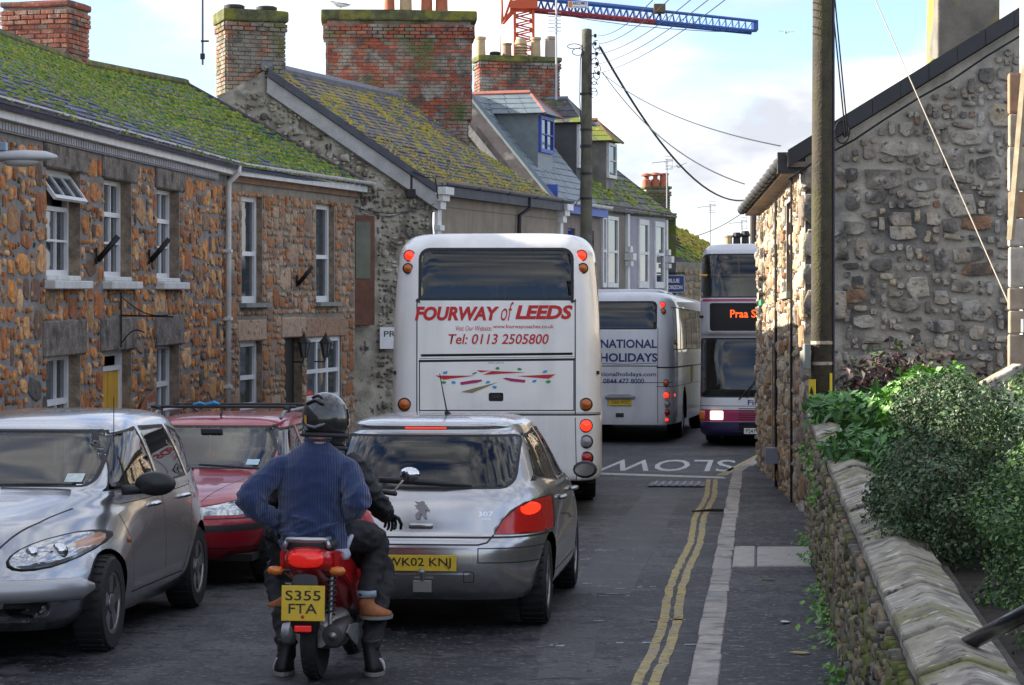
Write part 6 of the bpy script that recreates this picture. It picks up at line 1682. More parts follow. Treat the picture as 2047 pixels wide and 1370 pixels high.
for sg in (1, -1):
    # teardrop headlamp lying on the wing
    bm = bmesh.new(); n_ = 20; ring = [(sg * (.585 + .185 * math.cos(2 * PI * k / n_) * (1 if math.cos(2 * PI * k / n_) > 0 else 1.25)), .72 + .092 * math.sin(2 * PI * k / n_) + .045 * math.cos(2 * PI * k / n_)) for k in range(n_)]
    def onb(x, z, off):
        h_ = bv.ray_cast(V((x, 4, z)), V((0, -1, 0))); return V((x, (h_[0].y if h_[0] else 1.7) + off, z))
    cx_, cz_ = sum(p[0] for p in ring) / n_, sum(p[1] for p in ring) / n_
    rings = [[bm.verts.new(onb(cx_ + (x - cx_) * f, cz_ + (z - cz_) * f, o_)) for x, z in ring] for f, o_ in ((1.08, -.01), (1.06, .012), (.98, .012), (.9, .03), (.5, .055), (.05, .06))]
    for i in range(5):
        for k in range(n_):
            f = bm.faces.new((rings[i][k], rings[i][(k + 1) % n_], rings[i + 1][(k + 1) % n_], rings[i + 1][k])); f.material_index = 1 if i < 2 else 0
            if i >= 2 and abs(rings[i][k].co.x) > .735: f.material_index = 2
    bmesh.ops.recalc_face_normals(bm, faces=bm.faces[:])
    m_head = M('headlamp_lens', (.46, .48, .50), .06, metal=.7, var=.18, vs=60, spec=.9)
    hl = obj('headlamp', bm, [m_head, m_seal, lampm('amber_pale', (.50, .26, .17))], PT, smooth=True)
    for (dx, r_) in ((-.10, .045), (.03, .06)):
        bm = bmesh.new(); q = onb(cx_ + sg * dx, cz_ + .0, .035); lathe(bm, [(r_, .0), (r_ * .8, .022), (r_ * .4, .03), (.001, .031)], 14, Matrix.Translation(q) @ Matrix.Rotation(-PI / 2, 4, 'X')); obj('reflector', bm, m_chrome, hl, smooth=True)
    bm = bmesh.new(); q = onb(sg * .47, .36, -.03); lathe(bm, [(.07, 0), (.06, .03), (.001, .045)], 16, Matrix.Translation(q) @ Matrix.Rotation(-PI / 2, 4, 'X') @ Matrix.Diagonal((1.5, .75, 1, 1))); obj('fog_lamp', bm, M('fog_lens', (.22, .22, .21), .12, metal=.4, var=.4, vs=30), PT, smooth=True)
    for y in (.02, -.92):
        bm = bmesh.new(); h_ = bv.ray_cast(V((sg * 2, y, .92)), V((-sg, 0, 0))); xx = h_[0].x if h_[0] else sg * .82
        tube(bm, [(xx - sg * .005, y - .09, .92), (xx + sg * .035, y - .05, .925), (xx + sg * .035, y + .05, .925), (xx - sg * .005, y + .09, .92)], .018, 8); obj('door_handle', bm, m_chrome, PT, smooth=True)
    bm = bmesh.new(); lathe(bm, [(.001, -.11), (.075, -.09), (.105, 0), (.09, .07), (.001, .09)], 16, Matrix.Translation((sg * .97, .66, 1.105)) @ Matrix.Rotation(-PI / 2, 4, 'X') @ Matrix.Diagonal((1.35, .85, 1.0, 1))); tube(bm, [(sg * .76, .74, 1.06), (sg * .92, .68, 1.07)], .035, 8); obj('door_mirror', bm, m_blackpl, PT, smooth=True)
    bm = bmesh.new(); h_ = bv.ray_cast(V((sg * 2, .80, .72)), V((-sg, 0, 0))); q = h_[0] if h_[0] else V((sg * .85, .8, .72)); lathe(bm, [(.022, 0), (.018, .012), (.001, .015)], 10, Matrix.Translation(q) @ Matrix.Rotation(sg * PI / 2, 4, 'Y')); obj('side_repeater', bm, m_amblens, PT, smooth=True)
    for y in (-1.355, 1.26):
        liner(PT, y, .32, .378, sg * .52, sg * .77); wheel(PT, sg * .735, y, .325, .205, face=sg)
bm = bmesh.new(); box(bm, (0, 0, .30), (1.3, 3.5, .06)); obj('underside', bm, m_under, PT)
seatset(PT, .15, .46, (-.36, .36), h=.6); seatset(PT, -.8, .46, (-.36, .36), h=.55)
bm = bmesh.new(); box(bm, (0, .70, .92), (1.16, .40, .20), bev=.05); obj('dashboard', bm, m_inter, PT)
bm = bmesh.new(); lathe(bm, [(.17, -.012), (.185, 0), (.17, .012), (.16, 0)], 18, Matrix.Translation((.36, .52, 1.02)) @ Matrix.Rotation(1.15, 4, 'X')); obj('steering_wheel', bm, m_inter, PT)
h_ = bv.ray_cast(V((-.45, 4, 1.16)), V((0, -1, 0)))
bm = bmesh.new(); box(bm, (0, 0, 0), (.12, .003, .11), mat=Matrix.Translation((-.47, .86, 1.155)) @ Matrix.Rotation(1.06, 4, 'X')); obj('tax_disc', bm, M('sticker', (.55, .63, .60), .5, var=.2, vs=40), PT)
for (x0, x1) in ((-.48, .0), (0.06, .5)):
    bm = bmesh.new(); tube(bm, [(x0, .985, 1.115), ((x0 + x1) / 2, .985, 1.118), (x1, .985, 1.112)], .008, 6); obj('wiper', bm, m_blackpl, PT)
bm = bmesh.new(); tube(bm, [(-.72, .80, 1.2), (-.72, .80, 1.72)], .003, 5); obj('aerial', bm, m_blackpl, PT)

# ------------------------------------------------------------------ dark red estate behind it
f3 = V((-.10, -.995, 0)); base = V((-2.70, 21.45, 0))
RC_ = thing('red_estate_car', 'dark red estate car with roof bars parked behind the retro silver car', 'car', base - f3 * .55, (0, 0, math.atan2(-f3.x, f3.y)))
RC_.scale = (1, 1, .945)
ST = [(.24, -2.1, 2.02, .74, 5, 4), (.33, -2.16, 2.12, .81, 5, 4), (.46, -2.17, 2.15, .84, 5, 4), (.56, -2.17, 2.14, .845, 5, 4), (.64, -2.16, 2.09, .845, 5, 4), (.72, -2.15, 2.0, .84, 5, 4), (.80, -2.14, 1.75, .835, 5, 4), (.87, -2.13, 1.35, .825, 5, 4),
      (.93, -2.12, .95, .80, 5, 4), (.98, -2.1, .80, .77, 5, 5.5), (1.12, -2.04, .52, .71, 5, 7), (1.26, -1.97, .25, .655, 5, 7), (1.35, -1.9, .08, .615, 5, 6), (1.395, -1.8, -.06, .57, 4.5, 4.5), (1.42, -1.6, -.25, .45, 4, 4), (1.425, -1.2, -.6, .2, 3, 3)]
bm = loft(ST, n=96, sub=4)
for s in ('x+', 'x-'):
    for y in (-1.25, 1.33): arch(bm, y, .30, .35, s)
    for q in ([(.62, .99), (.12, 1.31), (-.35, 1.33), (-.35, .98)], [(-.43, .98), (-.43, 1.33), (-1.15, 1.33), (-1.15, .98)], [(-1.23, .98), (-1.23, 1.33), (-1.75, 1.30), (-1.95, 1.0)]):
        take(bm, region(bm, q, s, .2), 'side_window', g_car, RC_, frame=1, fw=.018)
    groove(bm, [(.68, .96), (.72, .34), (-1.0, .34), (-1.16, .97)], s, .01); groove(bm, [(-.39, .34), (-.39, .97)], s, .01)
take(bm, region(bm, rrect(-.63, .63, .96, 1.335, (.03, .03, .07, .07)), 'y+', .3), 'windscreen', g_car, RC_, frame=1, fw=.028, fd=.004)
take(bm, region(bm, rrect(-.6, .6, .98, 1.33, .05), 'y-', .12), 'rear_window', g_car, RC_, frame=1)
m_head2 = M('headlamp_clear', (.52, .56, .58), .07, metal=.5, var=.45, vs=24, spec=.9)
for sg in (1, -1):
    take(bm, region(bm, [(sg * a, b) for a, b in ((.26, .63), (.32, .70), (.60, .755), (.84, .765), (.84, .65), (.60, .625))][::sg], 'y+', .05), 'headlamp', m_head2, RC_, frame=1, fw=.006, fd=.004)
    groove(bm, [(sg * .28, 2.05), (sg * .42, 1.4), (sg * .55, .9)], 'z+', .01, facing=.2)
    for f in region(bm, [(-.86 * sg, .49), (0, .485), (0, .545), (-.86 * sg, .55)][::-sg], 'y+', .02): f.material_index = 2
sink(bm, region(bm, rrect(-.22, .22, .60, .66, .02), 'y+', .1), .02, idx=1)
sink(bm, region(bm, rrect(-.28, .28, .37, .44, .02), 'y+', .1), .015)
groove(bm, [(-.84, .60), (.84, .60)], 'y+', .012); groove(bm, [(-.8, .345), (.8, .345)], 'y+', .01)
body = obj('body', bm, [m_redp, m_seal, m_blackpl], RC_, angle=.9)
bm = bmesh.new(); box(bm, (0, 0, .26), (1.45, 3.9, .06)); obj('underside', bm, m_under, RC_)
for sg in (1, -1):
    for y in (-1.25, 1.33): liner(RC_, y, .30, .352, sg * .52, sg * .77); wheel(RC_, sg * .725, y, .295, .185, face=sg, rim=M('steel_trim', (.30, .30, .31), .5, metal=.5))
    bm = bmesh.new(); tube(bm, [(sg * .58, .0, 1.40), (sg * .585, -.12, 1.455), (sg * .585, -1.5, 1.47), (sg * .57, -1.65, 1.42)], .017, 8); obj('roof_rail', bm, M('rail_grey', (.25, .26, .28), .4, metal=.5), RC_, smooth=True)
    bm = bmesh.new(); lathe(bm, [(.001, -.09), (.06, -.07), (.085, 0), (.07, .06), (.001, .07)], 14, Matrix.Translation((sg * .93, .55, .99)) @ Matrix.Rotation(-PI / 2, 4, 'X') @ Matrix.Diagonal((1.3, .8, 1, 1))); obj('door_mirror', bm, m_redp, RC_, smooth=True)
for y in (-.25, -1.15):
    bm = bmesh.new(); box(bm, (0, y, 1.50), (1.34, .05, .028), bev=.008); rb = obj('roof_bar', bm, m_blackpl, RC_)
    for sg in (1, -1): bm = bmesh.new(); box(bm, (sg * .59, y, 1.475), (.05, .09, .06), bev=.01); obj('foot', bm, m_blackpl, rb)
bm = bmesh.new(); tube(bm, [(.28, -.25, 1.52), (.22, -.26, 1.535), (.16, -.25, 1.52), (.08, -.24, 1.54), (.03, -.25, 1.525)], [.008, .016, .010, .020, .006], 7); obj('blue_strap', bm, M('blue_strap', (.03, .30, .62), .6), RC_)
seatset(RC_, .0, .40, (-.36, .36), h=.58); seatset(RC_, -.95, .40, (-.36, .36), h=.5)
bm = bmesh.new(); box(bm, (0, .55, .80), (1.2, .40, .20), bev=.05); obj('dashboard', bm, m_inter, RC_)
bm = bmesh.new(); prism(bm, [(0, -.05), (.045, 0), (.03, .035), (0, .02), (-.03, .035), (-.045, 0)], .012, Matrix.Translation((.0, .30, 1.07)) @ X90); obj('hanging_heart', bm, M('heart_red', (.6, .03, .05), .5), RC_)
bm = bmesh.new(); tube(bm, [(0, .29, 1.09), (0, .28, 1.25)], .0025, 4); obj('heart_cord', bm, m_trim, RC_)
bm = bmesh.new(); box(bm, (0, .22, 1.28), (.2, .03, .06), bev=.015); obj('rear_view_mirror', bm, m_blackpl, RC_)
bm = bmesh.new(); box(bm, (0, 0, 0), (.11, .003, .10), mat=Matrix.Translation((-.47, .70, 1.02)) @ Matrix.Rotation(1.1, 4, 'X')); obj('parking_permit', bm, M('permit', (.45, .62, .70), .5, var=.2, vs=40), RC_)
for (x0, x1) in ((-.58, -.02), (0.02, .58)):
    bm = bmesh.new(); tube(bm, [(x0, .84, .965), ((x0 + x1) / 2, .84, .985), (x1, .80, 1.0)], .011, 6); obj('wiper', bm, m_blackpl, RC_)
bm = bmesh.new(); tube(bm, [(0, -.15, 1.42), (0, -.2, 1.46)], .012, 6); obj('aerial_base', bm, m_blackpl, RC_)

# ------------------------------------------------------------------ white coach ahead, its back to us
CO = thing('white_coach', 'white touring coach with red lettering, its back towards us', 'coach', (-.185, 28.3, 0), (0, 0, -.012))
ST = [(.40, .05, 11.9, 1.22, 12, 12), (.46, .01, 12, 1.25, 14, 14), (.8, 0, 12, 1.255, 14, 14), (1.15, 0, 12, 1.255, 14, 14), (1.7, .01, 12, 1.25, 14, 14), (2.3, .03, 12, 1.235, 14, 14), (2.75, .07, 11.95, 1.21, 13, 13), (3.0, .11, 11.9, 1.185, 12, 12), (3.12, .16, 11.85, 1.16, 11, 11), (3.21, .25, 11.75, 1.11, 9, 9), (3.265, .38, 11.6, 1.03, 8, 8), (3.29, .7, 11.3, .85, 7, 7), (3.30, 1.5, 10.5, .5, 5, 5)]
bm = loft(ST, n=144, sub=3)
for s in ('x+', 'x-'):
    take(bm, region(bm, rrect(.5, 11.2, 2.0, 2.95, .1), s, .3), 'side_window', g_dark, CO, frame=1, fw=.03)
    for y in (3.0, 9.2): arch(bm, y, .5, .58, s)
take(bm, region(bm, rrect(-.90, .90, 2.485, 3.10, (.03, .03, .13, .13), 5), 'y-', .12), 'rear_window', g_coach, CO, frame=1, fw=.035, fd=.008)
take(bm, region(bm, rrect(-1.0, 1.0, 1.5, 3.0, .1), 'y+', .12), 'windscreen', g_dark, CO, frame=1, fw=.03)
for sg in (1, -1):
    groove(bm, [(sg * .915, 2.5), (sg * .915, 1.165)], 'y-', .014); groove(bm, [(sg * .915, 1.13), (sg * .93, .42)], 'y-', .010)
sink(bm, region(bm, [(-.87, 1.835), (.885, 1.855), (.885, 1.885), (-.87, 1.865)], 'y-', .1), .05, idx=1)
groove(bm, [(-.885, 1.815), (.90, 1.835)], 'y-', .006)
groove(bm, [(-.885, 1.785), (.90, 1.805)], 'y-', .028); groove(bm, [(-.885, 1.79), (-.885, 1.215), (.90, 1.215), (.90, 1.80)], 'y-', .013)
groove(bm, [(-1.3, 1.165), (1.3, 1.165)], 'y-', .02); groove(bm, [(-1.3, 1.185), (1.3, 1.185)], 'y-', .008)
sink(bm, region(bm, rrect(-.085, .085, 1.32, 1.42, .02), 'y-', .1), .03, idx=1)
body = obj('body', bm, [m_coachw, m_seal], CO, angle=.9); bv = bvh_of(body)
def surf(b, x, z, face='y-'):
    h_ = b.ray_cast(V((x, -3, z)), V((0, 1, 0))); return h_[0].y if h_[0] else 0
bm = bmesh.new(); box(bm, (0, .03, 1.375), (.11, .02, .05), bev=.008); obj('hatch_handle', bm, m_blackpl, CO)
m_cred = M('signwriter_red', (.55, .012, .012), .5)
def sign(b, par, s, x, z, w, h, mat, **k):
    o = letter('lettering', s, mat, par, Matrix.Translation((x, -.5, z)) @ X90, w=w, h=h, **k)
    project(o, b, 'y-', .004); return o
sign(bv, CO, 'FOURWAY', -.45, 2.335, .98, .165, m_cred, bold=.045, shear=.22)
sign(bv, CO, 'of', .13, 2.36, .15, .22, m_cred, shear=.35)
sign(bv, CO, 'LEEDS', .555, 2.35, .665, .165, m_cred, bold=.045, shear=.22)
sign(bv, CO, 'Visit Our Website:', -.255, 2.165, .42, .058, m_cred, shear=.2)
sign(bv, CO, 'www.fourwaycoaches.co.uk', .315, 2.18, .70, .056, m_cred, bold=.008)
sign(bv, CO, 'Tel: 0113 2505800', .03, 2.04, 1.16, .118, m_cred, bold=.012, shear=.2)
sign(bv, CO, 'EMERGENCY ENGINE STOP', -.0, 1.765, .18, .013, m_blackpl)
def decal(b, par, poly, mat, name='flash', ring=None):
    bmx = bmesh.new(); vv = [bmx.verts.new((x, -.5, z)) for x, z in poly]; f = bmx.faces.new(vv)
    if ring:
        r = bmesh.ops.inset_region(bmx, faces=[f], thickness=ring); bmesh.ops.delete(bmx, geom=[f], context='FACES')
    o = obj(name, bmx, mat, par); project(o, b, 'y-', .0045); return o
def cpx(x, y): return ((780 + x * .2052 - 991.5) / 173 , 2 - (580 + y * .2053 - 685) / 173)   # from the photo detail to the coach back
m_cr = M('decal_red', (.55, .02, .02), .5); m_cm = M('decal_magenta', (.42, .02, .12), .5); m_cb = M('decal_blue', (.05, .30, .68), .5); m_cg = M('decal_green', (.04, .32, .10), .5); m_cn = M('decal_navy', (.03, .05, .22), .5); m_co = M('decal_gold', (.27, .21, .10), .5)
for q in ([(440, 832), (830, 834), (600, 862), (520, 874)], [(1230, 838), (1612, 820), (1545, 864)], [(905, 826), (990, 788), (1320, 802), (1100, 814)], [(840, 780), (985, 786), (880, 802)]):
    decal(bv, CO, [cpx(*p) for p in q], m_cr)
for q in ([(680, 898), (800, 878), (890, 872), (898, 886), (840, 905), (690, 925)], [(1092, 862), (1130, 854), (1320, 876), (1310, 902), (1180, 890)]): decal(bv, CO, [cpx(*p) for p in q], m_cm)
decal(bv, CO, [cpx(*p) for p in ((690, 992), (840, 950), (1052, 897), (800, 1002))], m_co)
for (x, y, r, a) in ((537, 805, 20, .05), (617, 900, 18, -.2), (952, 898, 18, .1), (1017, 946, 19, -.15), (1405, 887, 20, .2), (1508, 795, 20, .2)):
    decal(bv, CO, [cpx(x + r * u_ - 4 * v_, y + 12 * v_ - r * u_ * a) for u_, v_ in ((-1, -1), (1, -1), (1, 1), (-1, 1))], m_cb)
for (x, y, rx, ry, a) in ((822, 810, 24, 9, .3), (1046, 763, 20, 14, 0), (1260, 771, 22, 12, -.1), (522, 900, 24, 14, .0), (1540, 893, 25, 15, .1)):
    decal(bv, CO, [cpx(x + rx * math.cos(2 * PI * k / 14), y + ry * math.sin(2 * PI * k / 14) - a * rx * math.cos(2 * PI * k / 14)) for k in range(14)], m_cg)
for (x, y, rx, ry) in ((685, 876, 38, 62), (1316, 854, 38, 60), (1118, 936, 42, 40)):
    decal(bv, CO, [cpx(x + rx * math.cos(2 * PI * k / 24), y + ry * math.sin(2 * PI * k / 24)) for k in range(24)], m_cn, ring=.005)
for sg in (1, -1):
    for (x, z, r, mt) in ((1.0, 3.01, .056, m_redlit), (1.015, 2.86, .052, m_amblens), (1.05, 1.285, .066, m_amblens), (1.05, 1.04, .066, m_redlit), (1.055, .855, .066, m_grlens), (1.06, .665, .066, m_redlens), (1.065, .51, .036, m_redlit)):
        round_lamp(CO, sg * x - .01, z, r, surf(bv, sg * x, z) - .012, mt)
bm = bmesh.new(); box(bm, (0, 6, .42), (2.3, 11.6, .1)); obj('underside', bm, m_under, CO)
bm = bmesh.new(); box(bm, (.75, 1.0, .33), (.5, .6, .22)); box(bm, (-.6, 1.2, .33), (.5, .6, .2)); obj('engine_sump', bm, m_under, CO)
for sg in (1, -1):
    for y in (3.0, 9.2): wheel(CO, sg * 1.06, y, .5, .3, face=sg, rim=M('steel_trim', (.30, .30, .31), .5, metal=.5)); liner(CO, y, .5, .585, sg * .8, sg * 1.2)
for r_ in range(3):
    for x in (-.78, -.33, .33, .78):
        bm = bmesh.new(); box(bm, (x, 1.0 + r_ * .85, 2.25), (.43, .14, .85), bev=.05); sb = obj('passenger_seat', bm, m_seat, CO)
bm = bmesh.new(); box(bm, (0, 2.0, 1.65), (2.4, 3.6, .04)); obj('cabin_floor', bm, m_inter, CO)

# ------------------------------------------------------------------ second coach at the bend
C2 = thing('holiday_coach', 'silver white coach with navy lettering turning the bend ahead', 'coach', (1.965, 49.0, 0), (0, 0, -.15))
ST = [(.36, .05, 11, 1.21, 12, 12), (.42, .01, 11, 1.245, 14, 14), (1.0, 0, 11, 1.25, 14, 14), (1.8, .0, 11, 1.25, 14, 14), (2.3, .04, 11, 1.24, 14, 14), (2.7, .10, 11, 1.21, 12, 12), (2.88, .16, 10.9, 1.17, 11, 11), (2.97, .26, 10.8, 1.10, 9, 9), (3.02, .5, 10.5, .95, 7, 7), (3.035, 1.5, 9.5, .6, 5, 5)]
bm = loft(ST, n=128, sub=3)
for k in range(6): take(bm, region(bm, rrect(.55 + k * 1.55, 2.02 + k * 1.55, 1.85, 2.72, .05), 'x+', .3), 'side_window', g_dark, C2, frame=1, fw=.02)
take(bm, region(bm, rrect(-.93, .93, 2.26, 2.83, (.03, .03, .1, .1)), 'y-', .12), 'rear_window', g_coach, C2, frame=1, fw=.03)
for sg in (1, -1): groove(bm, [(sg * .95, 2.28), (sg * .95, .40)], 'y-', .012)
groove(bm, [(-1.3, 1.2), (1.3, 1.2)], 'y-', .014); groove(bm, [(-.95, 1.53), (.95, 1.53)], 'y-', .02); groove(bm, [(-.95, 1.20), (.95, 1.20), (.95, 1.53)], 'y-', .01)
for x in (2.5, 4.2, 5.8): groove(bm, [(x, .4), (x, 1.5)], 'x+', .014)
groove(bm, [(0, 1.5), (11, 1.5)], 'x+', .03); groove(bm, [(0, 1.12), (11, 1.12)], 'x+', .012)
for y in (3.0, 8.8): arch(bm, y, .5, .58, 'x+')
sink(bm, region(bm, rrect(-.06, .42, .70, .96, .03), 'y-', .1), .03)
body = obj('body', bm, [m_coach2, m_seal], C2, angle=.9); bv2 = bvh_of(body)
m_nv = M('signwriter_navy', (.02, .035, .16), .5)
sign(bv2, C2, 'NATIONAL', .37, 1.975, 1.13, .175, m_nv, bold=.03); sign(bv2, C2, 'HOLIDAYS', .37, 1.70, 1.15, .175, m_nv, bold=.03)
o = decal(bv2, C2, [(-.2, 1.575), (.3, 1.56), (.93, 1.585), (.93, 1.595), (.3, 1.572), (-.2, 1.585)], m_nv)
sign(bv2, C2, 'nationalholidays.com', .30, 1.355, 1.24, .11, m_nv, bold=.015); sign(bv2, C2, '0844 477 8000', .27, 1.21 + .02, .82, .10, m_nv, bold=.015)
plate(C2, 'YJ03 VOC', .20, .0, .80, .46, .115); 
bm = bmesh.new(); box(bm, (.2, -.02, .91), (.6, .09, .06), bev=.02); obj('plate_light_cover', bm, M('cover_grey', (.25, .26, .28), .5), C2)
bm = bmesh.new(); box(bm, (.19, .0, .55), (.16, .02, .08)); obj('tow_cover', bm, m_blackpl, C2)
for sg in (1, -1):
    for (x, z, r, mt) in ((1.03, 2.755, .052, m_redlit), (1.045, 2.62, .048, m_amblens), (1.10, 1.205 - .01, .058, m_amblens), (1.11, .95, .06, m_redlit), (1.12, .775, .06, m_grlens), (1.12, .605, .058, m_redlens), (1.125, .46, .034, m_redlit)):
        round_lamp(C2, sg * x, z, r, surf(bv2, sg * x, z) - .012, mt)
bm = bmesh.new(); box(bm, (0, 3.2, 3.04), (1.7, 3.2, .12), bev=.05); obj('roof_unit', bm, m_coach2, C2, smooth=True)
bm = bmesh.new(); box(bm, (0, 5.5, .4), (2.2, 10.5, .1)); obj('underside', bm, m_under, C2)
for y in (3.0, 8.8):
    for sg in (1, -1): wheel(C2, sg * 1.06, y, .5, .3, face=sg); liner(C2, y, .5, .585, sg * .8, sg * 1.2)
bm = bmesh.new(); box(bm, (1.26, 4.9, 1.32), (.012, .45, .34)); o = obj('yellow_mark', bm, m_sy, C2)
bm = bmesh.new(); box(bm, (1.27, .25, .95), (.02, .05, .05)); obj('side_marker', bm, m_redlit, C2)
bm = bmesh.new(); box(bm, (0, 2.5, 1.55), (2.3, 4.5, .04)); obj('cabin_floor', bm, m_inter, C2)

# ------------------------------------------------------------------ double decker coming towards us
m_dd = paint('bus_grey_white', (.58, .58, .60), rough=.4, dirt=.2, dcol=(.35, .35, .35)); m_pink = paint('bus_magenta', (.33, .015, .085), rough=.4); m_purp = paint('bus_purple', (.025, .02, .075), rough=.4)
DD = thing('double_decker_bus', 'oncoming double decker bus with pink stripe and lit headlamp', 'bus', (4.77, 47.0, 0), (0, 0, PI - .15))
ST = [(.20, -9.5, -.12, 1.2, 12, 8), (.28, -9.5, -.02, 1.24, 14, 9), (.50, -9.5, 0, 1.25, 14, 9), (.72, -9.5, 0, 1.25, 14, 9), (.95, -9.5, -.03, 1.25, 14, 9), (1.5, -9.5, -.10, 1.25, 14, 9), (2.12, -9.5, -.20, 1.25, 14, 9), (2.2, -9.5, -.08, 1.25, 14, 9), (2.75, -9.5, -.06, 1.25, 14, 9), (2.84, -9.5, -.08, 1.25, 14, 9), (3.3, -9.5, -.20, 1.24, 14, 9), (3.72, -9.5, -.36, 1.22, 14, 9), (3.85, -9.4, -.5, 1.18, 12, 8), (3.92, -9.2, -.7, 1.08, 9, 7), (3.95, -8.5, -1.5, .8, 6, 6)]
bm = loft(ST, n=128, sub=3)
take(bm, region(bm, rrect(-1.19, 1.19, 2.86, 3.72, (.04, .04, .12, .12)), 'y+', .1), 'upper_window', g_mid, DD, frame=1, fw=.03)
take(bm, region(bm, rrect(-1.20, 1.20, .94, 2.09, (.05, .05, .06, .06)), 'y+', .1), 'windscreen', g_mid, DD, frame=1, fw=.03)
sink(bm, region(bm, rrect(-1.0, 1.0, 2.22, 2.76, .05), 'y+', .1), .02, idx=1)
for f in region(bm, [(-1.3, 2.79), (1.3, 2.79), (1.3, 2.84), (-1.3, 2.84)], 'y+', .05): f.material_index = 2
for f in region(bm, [(-1.3, .48), (1.3, .48), (1.3, .71), (-1.3, .71)], 'y+', .05): f.material_index = 2
for f in region(bm, [(-1.3, .1), (1.3, .1), (1.3, .475), (-1.3, .475)], 'y+', -.2): f.material_index = 3
groove(bm, [(-1.25, .78), (1.25, .78)], 'y+', .012)
for k in range(6): groove(bm, [(-.42, .52 + k * .042), (.42, .52 + k * .042)], 'y+', .016)
sink(bm, region(bm, rrect(-.42, .42, .28, .45, .02), 'y+', .1), .04, idx=1)
for s in ('x+', 'x-'):
    for z in (2.9, 1.25): take(bm, region(bm, rrect(-9, -1.3, z, z + .75, .05), s, .3), 'side_window', g_mid, DD, frame=1, fw=.03)
body = obj('body', bm, [m_dd, m_seal, m_pink, m_purp], DD, angle=.9); bvd = bvh_of(body)
RF = Matrix.Rotation(PI, 4, 'Z') @ X90
o = letter('destination', 'Praa Sands', M('led_orange', (.9, .10, .015), .5, emit=.5), DD, Matrix.Translation((.16, 1, 2.555)) @ RF, w=.86, h=.155, bold=.02); project(o, bvd, 'y+', .006)
o = letter('lettering', 'First', m_nv, DD, Matrix.Translation((.08, 1, .85)) @ RF, w=.34, h=.10, bold=.02); project(o, bvd, 'y+', .006)
plate(DD, 'P241 UCW', .06, .0, .30, .52, .11, mat=m_whitepl, face='y+')
m_hl = M('headlight_lit', (1.0, .86, .62), .2, emit=.8)
for sg in (1, -1):
    for (x0, x1, mt, nm) in ((1.0, 1.19, m_amblens, 'indicator'), (.72, .97, m_hl, 'headlight')):
        bm = bmesh.new(); xx = sg * (x0 + x1) / 2; h_ = bvd.ray_cast(V((xx, 2, .60)), V((0, -1, 0))); yy = h_[0].y if h_[0] else 0
        box(bm, (xx, yy + .005, .60), (x1 - x0, .05, .17), bev=.02); obj(nm, bm, mt, DD, smooth=True)
bm = bmesh.new(); tube(bm, [(.42, -.02, .90), (.30, -.0, 1.05), (.1, -.04, 1.25)], .014, 6); tube(bm, [(.26, -.02, .93), (.02, -.09, 1.52)], .01, 6); obj('wiper', bm, m_blackpl, DD)
bm = bmesh.new(); tube(bm, [(-1.2, -.35, 3.30), (1.2, -.35, 3.30)], .018, 8); obj('grab_rail', bm, M('rail_yellow', (.75, .42, .03), .4), DD)
for x in (-.55, .45): bm = bmesh.new(); tube(bm, [(x, -.5, 2.9), (x, -.5, 3.75)], .02, 8); obj('grab_pole', bm, M('rail_yellow', (.75, .42, .03), .4), DD)
for r_ in range(3):
    for x in (-.8, .8):
        bm = bmesh.new(); box(bm, (x, -1.2 - r_ * .9, 3.0), (.8, .13, .6), bev=.04); obj('upper_seat', bm, M('seat_pale', (.45, .45, .43), .8), DD)
bm = bmesh.new(); box(bm, (0, -4, 2.5), (2.4, 7.4, .05)); obj('upper_floor', bm, m_inter, DD)
bm = bmesh.new(); box(bm, (0, -.55, 1.02), (2.2, .5, .14), bev=.04); obj('dashboard', bm, M('dash_grey', (.20, .21, .22), .7), DD)
bm = bmesh.new(); lathe(bm, [(.21, -.012), (.225, 0), (.21, .012), (.2, 0)], 20, Matrix.Translation((-.55, -.65, 1.22)) @ Matrix.Rotation(-.5, 4, 'X')); obj('steering_wheel', bm, m_inter, DD)
bm = bmesh.new(); box(bm, (-.55, -1.2, 1.3), (.5, .14, .9), bev=.05); obj('driver_seat', bm, m_seat, DD)
bm = bmesh.new(); box(bm, (0, -4.5, .3), (2.2, 8, .1)); obj('underside', bm, m_under, DD)
bm = bmesh.new(); box(bm, (0, -1.6, 1.2), (2.3, .05, 1.6)); obj('cab_bulkhead', bm, M('bulkhead', (.10, .10, .11), .8), DD)
for y in (-2.2, -7.6):
    for sg in (1, -1): wheel(DD, sg * 1.05, y, .48, .28, face=sg)
